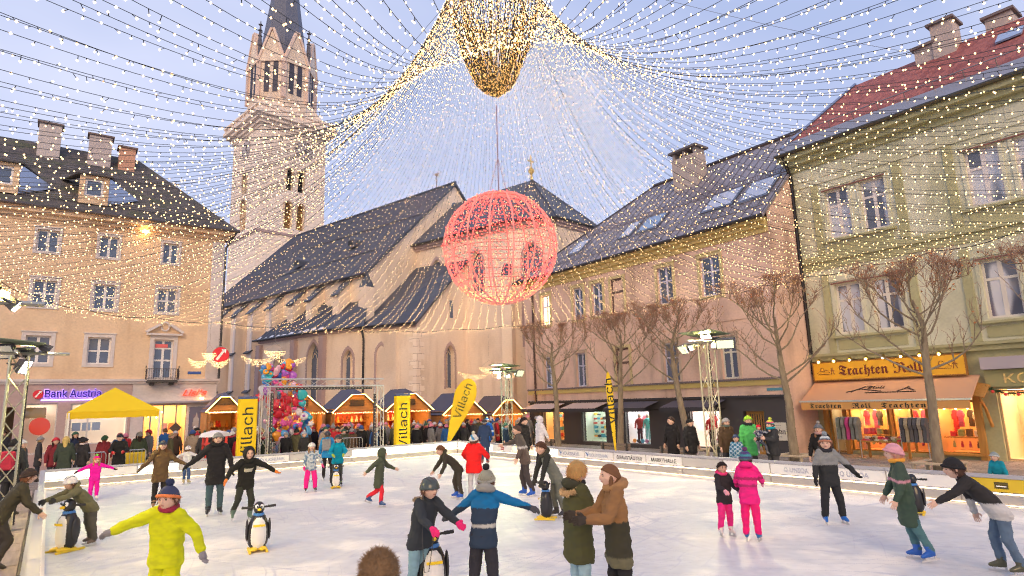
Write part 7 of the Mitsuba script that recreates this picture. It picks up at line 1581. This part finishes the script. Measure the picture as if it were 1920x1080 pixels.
person('boy in a black printed hoodie skating with bent knees and orange gloves', (3.62, 14.95, 0), 14, 1.56, (.020, .020, .016), (.035, .04, .03), 2, lean=18, arms=(((.85, .35, -.6), (.55, .5, -.9)), ((1, -.1, -.5), (.9, .1, -.6))), legs=(((.30, .45, -1), (.15, -.75, -1)), ((.12, .35, -1), (.0, -.35, -1))), hood='up', hair=None, gloves=(.75, .22, .05), skates=(.10, .16, .12), kid=True, patch=((.42, .40, .30), .135, .05, -.012))
person('girl in pink trousers, white helmet and patterned blue jacket', (6.24, 18.4, 0), 10, 1.30, lambda v: np.where((meshkit.noise(v * 26) > .55)[:, None], (.14, .22, .34), (.48, .53, .55)), (.80, .02, .25), 1, arms=(ARM_DOWN, ((.5, .2, -.9), (.3, .5, -.9))), legs=(((.16, .05, -1), (.05, -.05, -1)), ((.16, .05, -1), (.05, -.05, -1))), hat=(.62, .60, .57), hatstyle='helmet', hair=(.3, .17, .08), hairstyle='long', skates=(.06, .05, .05), gloves=PINK, kid=True, baggy=1.3)
person('helmeted person in a blue jacket with a grey rucksack, seen from behind', (7.62, 20.9, 0), 172, 1.50, (.02, .22, .50), BLK, 1, hat=(.03, .03, .04), hatstyle='helmet', bag=(.24, .24, .25), skates=(.05, .05, .05), legs=(((.2, .1, -1), (.1, -.1, -1)), ((.06, .05, -1), (.0, -.05, -1))))
person('child in a turquoise jacket and black helmet holding a penguin', (7.28, 19.05, 0), 2, 1.46, (.0, .26, .40), (.06, .07, .06), 1, lean=10, arms=(((.35, .5, -.8), (-.35, .9, -.4)), ((.35, .5, -.8), (-.35, .9, -.4))), hat=(.03, .03, .035), hatstyle='helmet', gloves=(.35, .5, .05), skates=(.03, .03, .03), kid=True)
person('child in a dark green coat and red trousers running to the right', (6.55, 14.45, 0), 80, 1.30, (.07, .085, .055), (.70, .03, .05), 2, lean=8, arms=(((.3, -.8, -.6), (.2, -.7, -.7)), ((.3, .6, -.8), (.2, .9, -.4))), legs=(((.04, .35, -1), (.02, -.1, -1)), ((.04, -.15, -1), (.02, -1, -.75))), coat=.10, hood='up', hair=None, skates=(.03, .08, .22), kid=True, bulk=1.12)
person('boy in a charcoal jacket bending forward with his arm out to the left', (8.57, 14.05, 0), -78, 1.46, (.045, .042, .03), (.05, .045, .035), 2, lean=48, arms=(((.2, .55, -.9), (.1, .6, -.8)), ((.3, .2, -1), (.1, .5, -.9))), legs=(((.05, .3, -1), (.02, -.2, -1)), ((.08, .05, -1), (.02, -.2, -1))), hair=(.16, .08, .04), skates=BLUESK, kid=True, hood=(.05, .05, .03))
person('child in a bright red jacket and blue and white hat, seen from behind', (8.84, 13.75, 0), 165, 1.50, (.82, .02, .02), (.55, .54, .56), 2, hat=lambda v: np.where((np.sin(v[:, 0] * 5 + v[:, 2] * 4) > .2)[:, None], (.05, .22, .42), (.62, .62, .58)), pom=(.5, .48, .4), band=(.6, .6, .56), skates=BLUESK, kid=True, bulk=1.3, coat=.03, arms=(((.5, .35, -.7), (.1, .8, -.4)), ((.5, .35, -.7), (.1, .8, -.4))))
person('child in a blue and navy snowsuit with arms spread, back to the viewer', (4.52, 6.85, 0), 172, 1.46, bands((.225, (.01, .15, .36)), (.10, (.03, .05, .085)), (.07, (.45, .45, .42)), last=(.03, .05, .085)), (.035, .035, .045), 2, lean=10, side=4, arms=(((1, .15, -.42), (1, .15, -.38)), ((.8, .3, -.75), (.85, .3, -.6))), legs=(((.1, .1, -1), (.05, -.2, -1)), ((.12, .3, -1), (.05, -.25, -1))), hat=(.28, .28, .22), pom=(.02, .02, .02), band=(.34, .34, .30), hood=(.30, .30, .28), gloves=(.08, .08, .09), skates=(.05, .05, .06), kid=True, baggy=1.3, coat=.03)
person('girl in a dark jacket, grey helmet and light jeans pushing a penguin', (3.84, 7.25, 0), 38, 1.45, (.035, .042, .05), JEAN, 2, lean=18, arms=(((.25, .75, -.7), (.1, .95, -.35)), ((.25, .75, -.7), (-.1, .95, -.35))), legs=(((.1, .05, -1), (.05, -.3, -1)), ((.12, -.25, -1), (.05, -.5, -1))), hat=(.06, .075, .07), hatstyle='helmet', gloves=(.78, .03, .18), skates=(.3, .3, .32), kid=True, fur=(.36, .28, .18))
person('person in a navy coat with a patterned dark hat at the far corner', (13.9, 20.8, 0), 168, 1.64, (.03, .055, .12), (.04, .06, .11), 1, coat=.08, hat=(.05, .05, .05), band=(.4, .4, .4), skates=(.3, .08, .05), legs=(((.02, .1, -1), (.0, -.15, -1)), ((.05, -.02, -1), (.0, -.15, -1))))
person('dark haired man in a black jacket and jeans behind the blurred skater', (12.1, 15.9, 0), 58, 1.80, BLK, (.05, .09, .15), 2, hair=(.03, .02, .02), hood=BLK, skates=(.3, .26, .2))
person('skater in a brown and grey top with a pale chest stripe and blue skates', (10.0, 13.1, 0), -100, 1.74, bands((.20, (.10, .085, .075)), (.165, (.48, .46, .45)), last=(.12, .09, .075)), (.06, .05, .05), 1, lean=15, hair=(.08, .05, .04), skates=BLUESK, arms=(((.3, .8, -.5), (.1, 1, -.2)), ((.3, -.3, -1), (.1, .4, -1))), legs=(((.05, .3, -1), (.02, -.15, -1)), ((.05, -.1, -1), (.0, -.4, -1))))
person('skater in a white hooded sweatshirt with black trousers and blue skates', (14.6, 18.2, 0), 122, 1.74, (.66, .64, .68), (.025, .024, .028), 1, hood='up', hair=None, skates=BLUESK, arms=(((.2, .3, -1), (-.2, .6, -.8)), ((.2, .3, -1), (-.2, .6, -.8))), coat=.04, legs=(((.05, .25, -1), (.02, -.1, -1)), ((.05, -.02, -1), (.0, -.2, -1))))
person('boy in a grey body warmer with dark sleeves bending over a penguin', (8.72, 10.35, 0), -66, 1.56, (.17, .18, .15), (.13, .14, .12), 2, lean=30, arms=(((.1, .45, -1), (.0, .3, -1)), ((.15, .45, -1), (.0, .3, -1))), legs=(((.05, .2, -1), (.0, -.25, -1)), ((.06, .05, -1), (.0, -.35, -1))), sleeves=(.03, .032, .028), hair=(.10, .05, .03), hood=(.05, .05, .035), gloves=(.05, .05, .045), skates=(.04, .04, .05), kid=True)
person('blond boy in an olive parka with a fur trimmed hood, nearest the viewer', (5.02, 5.62, 0), 118, 1.60, (.075, .075, .030), (.30, .45, .52), 2, arms=(((.22, .35, -1), (.05, 1, -.15)), ((.25, .5, -.9), (.05, 1, -.1))), head=(-38, 4), hair=(.44, .27, .10), coat=.085, bulk=1.18, fur=(.62, .44, .24), hood=(.05, .05, .03), gloves=(.03, .03, .03), skates=(.4, .4, .4), kid=True, scarf=(.02, .02, .022))
person('woman with brown hair, brown hood and dark jacket facing the blond boy', (4.98, 4.95, 0), -72, 1.62, bands((.16, (.26, .135, .055)), (-.06, (.045, .042, .025)), last=(.13, .12, .07)), (.018, .017, .018), 2, lean=3, arms=(((.2, .5, -.9), (.0, 1, -.05)), ((.2, .55, -.85), (.0, 1, .0))), hair=(.18, .085, .04), hairstyle='long', hood=(.34, .19, .085), coat=.06, skates=(.3, .3, .3), gloves=(.05, .04, .03), legs=(((.03, .1, -1), (.0, -.1, -1)), ((.05, -.1, -1), (.0, -.3, -1))))
person('little dark haired girl in a black jacket, pink trousers and white skates', (9.58, 6.9, 0), 28, 1.17, (.03, .026, .03), (.74, .03, .22), 2, arms=(((.15, .6, -.8), (-.1, .9, -.3)), ((.2, .5, -.9), (.05, .9, -.3))), hair=(.025, .017, .015), hairstyle='short', hood=(.72, .05, .2), skates=(.66, .62, .60), kid=True, gloves=(.75, .35, .42), baggy=1.15, skin=(.52, .32, .23), legs=(((.1, .1, -1), (.05, -.25, -1)), ((.1, -.05, -1), (.05, -.1, -1))))
person('girl in a pink striped jacket and pink trousers with a knitted hat, from behind', (9.60, 6.42, 0), 172, 1.36, bands((.235, (.80, .02, .22)), (.20, (.38, .02, .11)), (.15, (.80, .03, .24)), (.12, (.40, .02, .12)), last=(.78, .02, .22)), (.80, .015, .17), 2, arms=(((.3, .5, -.8), (-.05, .9, -.35)), ((.3, .3, -1), (.0, .7, -.7))), hat=lambda v: np.where((np.sin(v[:, 2] * 9) > 0)[:, None], (.07, .05, .16), (.06, .25, .3)), pom=(.12, .04, .14), hair=(.05, .03, .02), hood=(.78, .02, .2), skates=(.02, .12, .34), kid=True, baggy=1.12, gloves=(.75, .35, .45), coat=.02)
person('boy in a grey and black ski suit with a striped bobble hat on blue skates', (11.85, 6.2, 0), 22, 1.50, bands((.19, (.23, .24, .24)), last=(.03, .033, .035)), (.028, .03, .033), 2, arms=(((.35, .1, -1), (.2, .3, -1)), ((.7, .1, -.8), (.6, .3, -.8))), legs=(((.14, .05, -1), (.06, -.08, -1)), ((.2, .05, -1), (.1, -.05, -1))), hat=lambda v: np.where((np.sin(v[:, 2] * 11 + 1) > .2)[:, None], (.06, .08, .12), (.5, .55, .55)), pom=(.25, .3, .33), band=(.45, .2, .12), hood=(.03, .03, .04), skates=(.02, .14, .50), gloves=(.02, .02, .02), kid=True, baggy=1.15, bulk=1.06, head=(25, 0))
person('girl with a pink hat, mustard scarf and dark green coat skating left', (10.12, 4.2, 0), -80, 1.54, bands((.215, (.055, .085, .065)), (.19, (.5, .25, .3)), last=(.05, .085, .062)), (.075, .17, .19), 2, lean=5, hat=(.66, .33, .38), hair=(.5, .28, .2), scarf=(.70, .33, .05), coat=.14, skates=(.02, .10, .42), kid=True, arms=(((.2, .3, -1), (.05, .5, -.9)), ((.2, .1, -1), (.05, .4, -.9))), legs=(((.04, -.05, -1), (.0, -.2, -1)), ((.05, -.2, -1), (.0, -.45, -1))))
person('boy in a black jacket and jeans bending forward at the right edge', (10.25, 3.12, 0), -75, 1.55, bands((.07, (.03, .028, .028)), last=(.50, .49, .48)), (.10, .15, .22), 2, lean=42, hat=(.02, .02, .022), hair=(.1, .06, .04), skates=(.08, .08, .05), kid=True, arms=(((.3, -.3, -.9), (.2, -.2, -.9)), ((.25, .8, -.6), (.1, .9, -.5))), legs=(((.08, .25, -1), (.02, -.15, -1)), ((.1, .0, -1), (.03, -.35, -1))))
person('person whose furry brown hood just shows at the lower edge of the photo', (1.82, 4.0, 0), 175, 1.36, (.20, .12, .06), (.05, .05, .05), 1, hood='up', hair=None, furry=(.26, .165, .09), skates=(.1, .1, .1), kid=True)
# ---------------------------------------------------------------- spectators along the right barrier
SG = None
person('man in a long black coat standing behind the right barrier', (16.25, 13.45, -.02), -40, 1.74, BLK, BLK, 1, coat=.2, hair=(.05, .03, .025), hairstyle='short', head=(30, 0))
person('person in a black quilted jacket and black bobble cap beside the black coated man', (16.25, 12.75, -.02), 48, 1.68, (.02, .02, .022), (.12, .11, .11), 1, hat=(.02, .02, .02), pom=(.02, .02, .02), hair=(.3, .2, .12), bulk=1.08, coat=.05)
person('woman in a brown jacket and grey hat with a scarf behind the truss mast', (16.35, 11.5, -.02), 35, 1.70, (.10, .062, .035), (.05, .05, .06), 1, hat=(.34, .33, .34), scarf=(.12, .16, .14), hair=(.25, .15, .08), hairstyle='long')
person('child in a blue checked jacket with a dark blue cap at the right barrier', (16.0, 10.95, -.02), -8, 1.26, lambda v: np.where(((np.sin(v[:, 0] * 60 + v[:, 2] * 70) > .75) | (np.sin(v[:, 0] * 60 - v[:, 2] * 70) > .75))[:, None], (.5, .6, .66), (.02, .16, .30)), NAVY, 1, hat=(.04, .06, .13), kid=True, bulk=1.15)
person('man in a bright green jacket and lime beanie at the right barrier', (16.35, 10.75, -.02), 25, 1.77, (.10, .52, .13), (.05, .05, .06), 1, hat=(.38, .68, .05), coat=.05, bulk=1.06, hair=(.2, .12, .07), scarf=(.03, .03, .04))
wk = person('woman in a black jacket and striped bobble hat holding a toddler', (16.2, 9.95, -.02), -48, 1.66, (.04, .042, .045), (.07, .07, .075), 1, hat=lambda v: np.where((v[:, 2] > .75)[:, None], (.65, .7, .08), np.where((v[:, 2] > .45)[:, None], (.72, .05, .2), (.12, .5, .45))), pom=(.65, .72, .1), scarf=(.02, .38, .45), arms=(((.2, .6, -.8), (-.3, 1, .1)), ((.25, .6, -.8), (-.3, 1, .2))), hair=(.2, .1, .05), bulk=1.05)
person('toddler in a red hat and patterned suit carried by the woman in black', (16.02, 10.22, .78), 20, .86, lambda v: np.where((meshkit.noise(v * 32) > .6)[:, None], (.5, .52, .55), (.03, .04, .09)), (.12, .12, .13), 1, hat=(.72, .02, .05), kid=True, arms=(((.4, .6, -.2), (.2, .8, .3)), ((.4, .6, -.2), (.2, .8, .3))), legs=(((.3, .9, -.5), (.1, .2, -1)), ((.3, .9, -.5), (.1, .2, -1))), boots=(.25, .25, .26))
person('person in black with a grey bobble hat in front of the costume shop', (17.3, 9.15, -.3), -18, 1.80, BLK, (.03, .03, .035), 1, hat=(.15, .16, .18), pom=(.3, .28, .27), scarf=(.5, .3, .28), hair=(.3, .15, .08), hairstyle='long', lean=6)
person('child in a turquoise jacket and grey hat leaning on the right barrier', (16.0, 4.75, -.02), -30, 1.08, (.01, .26, .36), NAVY, 1, hat=(.25, .3, .3), band=(.5, .52, .5), kid=True, lean=14, hair=(.4, .25, .12))
person('person in dark clothes cut by the right edge of the photo', (18.6, 3.9, -.3), -60, 1.6, (.04, .045, .07), (.04, .04, .05), 0)
person('man in a blue club jacket and blue white bobble hat behind the far corner', (16.4, 24.3, -.02), -8, 1.64, lambda v: np.where((np.abs(v[:, 2] - .16) < .02)[:, None], (.6, .62, .7), (.01, .09, .45)), NAVY, 1, hat=(.02, .12, .5), pom=(.6, .65, .7), band=(.55, .6, .7), scarf=(.03, .12, .45), coat=.05)
person('child in navy jacket and dark green hat beside the man in blue club jacket', (16.3, 22.75, -.02), 60, 1.44, (.025, .05, .085), NAVY, 1, hat=(.04, .12, .09), hood=(.2, .4, .5), kid=True)
# ---------------------------------------------------------------- people on the boardwalk and by the tent, at left
BW = .02
person('man in a brown beanie and dark jacket crouching over the bags at left', (-.52, 13.5, -.0), 95, 1.62, (.055, .05, .032), (.05, .045, .04), 2, lean=30, hat=(.05, .035, .03), arms=(((.15, .3, -1), (.0, .7, -.7)), ((.15, .3, -1), (.0, .7, -.7))), legs=(((.1, .45, -1), (.05, -.45, -1)), ((.1, .35, -1), (.05, -.4, -1))), hair=(.2, .1, .05))
person('man in a dark quilted jacket with pale seams and a black hat on the boardwalk', (-.62, 20.2, 0), 150, 1.80, (.028, .03, .035), (.03, .03, .035), 1, hat=(.018, .018, .02), scarf=(.18, .19, .2), bag=(.42, .03, .06))
person('man in black with dark hair at the left edge, looking at the ice', (-1.0, 17.0, 0), 70, 1.66, (.02, .02, .022), BLK, 1, hair=(.06, .03, .02))
person('person in a dark brown jacket and grey hat on the boardwalk behind the masts', (-1.25, 21.8, 0), 90, 1.76, (.07, .05, .035), BLK, 1, hat=(.2, .2, .2))
person('woman in a charcoal coat with a white hat on the boardwalk', (-.55, 23.0, 0), 60, 1.68, (.05, .05, .055), BLK, 1, hat=(.6, .58, .58), coat=.1, hair=(.2, .12, .07), hairstyle='long')
person('boy in a black cap and olive jacket at the far end of the boardwalk', (-1.9, 23.4, 0), 110, 1.55, (.09, .085, .045), BLK, 1, hat=(.02, .02, .02), hatstyle='cap', kid=True)
person('person in a red hat and dark jacket behind the near truss mast', (-1.5, 25.0, 0), 40, 1.86, (.03, .035, .05), BLK, 1, hat=(.65, .03, .04))
person('man in a black jacket standing before the bank door', (-1.35, 30.5, -.1), 25, 1.95, (.03, .03, .04), (.03, .03, .035), 1, hat=(.06, .04, .035))
person('woman with long blond hair in a dark green coat, back to the viewer', (.55, 26.15, -.02), 170, 1.66, (.045, .06, .045), (.05, .05, .05), 1, hair=(.55, .40, .14), hairstyle='long', coat=.1, bulk=1.1)
person('person in a black jacket with a pale scarf beside the blond woman', (1.05, 26.2, -.02), 120, 1.58, (.03, .028, .03), BLK, 1, hat=(.02, .02, .022), scarf=(.6, .5, .47))
person('man in black with a cap leaning on the rear barrier under the tent', (2.1, 26.1, -.02), -5, 1.66, (.018, .018, .018), BLK, 1, hat=(.025, .03, .035), hatstyle='cap', lean=8, arms=(((.3, .4, -.9), (-.4, .9, -.2)), ((.3, .4, -.9), (-.4, .9, -.2))), gloves=(.6, .03, .03), coat=.06)
person('child in a pale green jacket and blue hat behind the rear barrier', (3.45, 26.2, -.02), 20, 1.10, (.16, .52, .25), NAVY, 1, hat=(.03, .12, .25), kid=True)
person('boy with a pale hat in a dark jacket behind the helmeted children', (8.55, 26.15, -.02), 10, 1.40, (.03, .03, .03), BLK, 1, hat=(.42, .42, .46), pom=(.5, .5, .52), kid=True)
# ---------------------------------------------------------------- the market crowd
cr_ = random.Random(21)
DARK = [('black', (.02, .02, .022)), ('charcoal', (.05, .05, .055)), ('dark green', (.05, .07, .045)), ('brown', (.11, .07, .045)), ('navy', (.025, .04, .09)), ('dark red', (.22, .03, .04)), ('grey', (.20, .20, .21)), ('beige', (.38, .30, .23)), ('bright red', (.60, .04, .05)), ('blue', (.03, .12, .35)), ('olive', (.10, .095, .05))]
HATS = [('no hat', None), ('black hat', (.02, .02, .02)), ('grey hat', (.28, .28, .29)), ('white hat', (.62, .60, .60)), ('green hat', (.05, .12, .08)), ('red hat', (.55, .04, .06)), ('blue hat', (.05, .10, .28)), ('pink hat', (.70, .25, .35))]
HAIR = [('dark', (.04, .025, .02)), ('brown', (.15, .08, .045)), ('blond', (.45, .31, .14))]
cells = [(5.6 + i * .66, 27.9 + j * .95) for i in range(26) for j in range(5)]; cr_.shuffle(cells); made = 0
PLACES = lambda x: 'left of the truss frame' if x < 7.2 else 'beside the balloons' if x < 10.4 else 'inside the truss frame' if x < 12.6 else 'by the right banner tower' if x < 15 else 'by the teardrop flag' if x < 18.5 else 'near the corner mast'
for (x, y) in cells:
    x += cr_.uniform(-.2, .2); y += cr_.uniform(-.25, .25)
    if 7.8 < x < 10.2 and 28.6 < y < 30.2: continue
    if made >= 108: break
    c, h, hh = DARK[min(10, int(cr_.random() ** 2.0 * 11))], HATS[int(cr_.random() ** .9 * 8)], HAIR[cr_.randrange(3)]
    f = cr_.choice((0, 30, -40, 120, 180, 200, 150, 90)); made += 1
    lab = f"person in {c[0]} jacket and {h[0]}, crowd {PLACES(x)}" if h[1] else f"person in {c[0]} jacket, bare {hh[0]} hair, crowd {PLACES(x)}"
    person(lab, (x, y, GZ), f, cr_.uniform(1.58, 1.84), c[1], cr_.choice([(.03, .03, .035), (.05, .07, .12), (.06, .05, .045)]), 0, hat=h[1], pom=(h[1] if cr_.random() < .4 and h[1] else None), hair=hh[1], hairstyle='long' if cr_.random() < .35 else 'short', coat=cr_.choice((0, .06, .12)), bulk=cr_.uniform(1, 1.15), scarf=cr_.choice((None, (.4, .35, .3), (.45, .05, .08))), group='people in the market crowd')
for i, (x, y, f) in enumerate(((1.2, 31.2, 180), (1.9, 30.4, 150), (2.5, 31.4, 20), (3.1, 30.2, 190), (3.6, 31.6, -60), (4.3, 30.6, 100), (4.7, 32.2, 0), (5.2, 31.0, 160), (5.7, 33.0, 60), (1.0, 33.4, 30), (2.9, 33.6, 170), (-.2, 33.0, 90), (.3, 29.2, 20), (4.6, 34.5, 200), (6.0, 35.0, 10))):
    c, h = DARK[(i * 4 + 1) % 11], HATS[(i * 3 + 1) % 8]
    person(f"person in a {c[0]} jacket and {h[0]} by the yellow tent", (x, y, GZ), f, 1.62 + .04 * (i % 5) + .12, c[1], (.04, .045, .06), 0, hat=h[1], coat=.05 * (i % 3), hair=HAIR[i % 3][1], hairstyle='long' if i % 3 == 0 else 'short', group='people by the tent')

# things that look alike are told apart by their order from the left
ORD = ['first', 'second', 'third', 'fourth', 'fifth', 'sixth', 'seventh', 'eighth', 'ninth']
same = {}
for k_, v_ in labels.items():
    if 'category' in v_: same.setdefault(v_['label'], []).append(k_)
def _left(k_):
    c = next(scene[q] for q in scene if q == k_ or q.startswith(k_ + '__')); v = meshkit.WRITTEN[c['filename']][0].mean(0); return math.atan2(v[0], v[1])
for l_, ks_ in same.items():
    if len(ks_) > 1:
        for i_, k_ in enumerate(sorted(ks_, key=_left)): labels[k_]['label'] = l_ + ', ' + ('leftmost' if i_ == 0 else 'rightmost' if i_ == len(ks_) - 1 else 'middle one' if len(ks_) == 3 else ORD[min(i_, 8)] + ' from left')
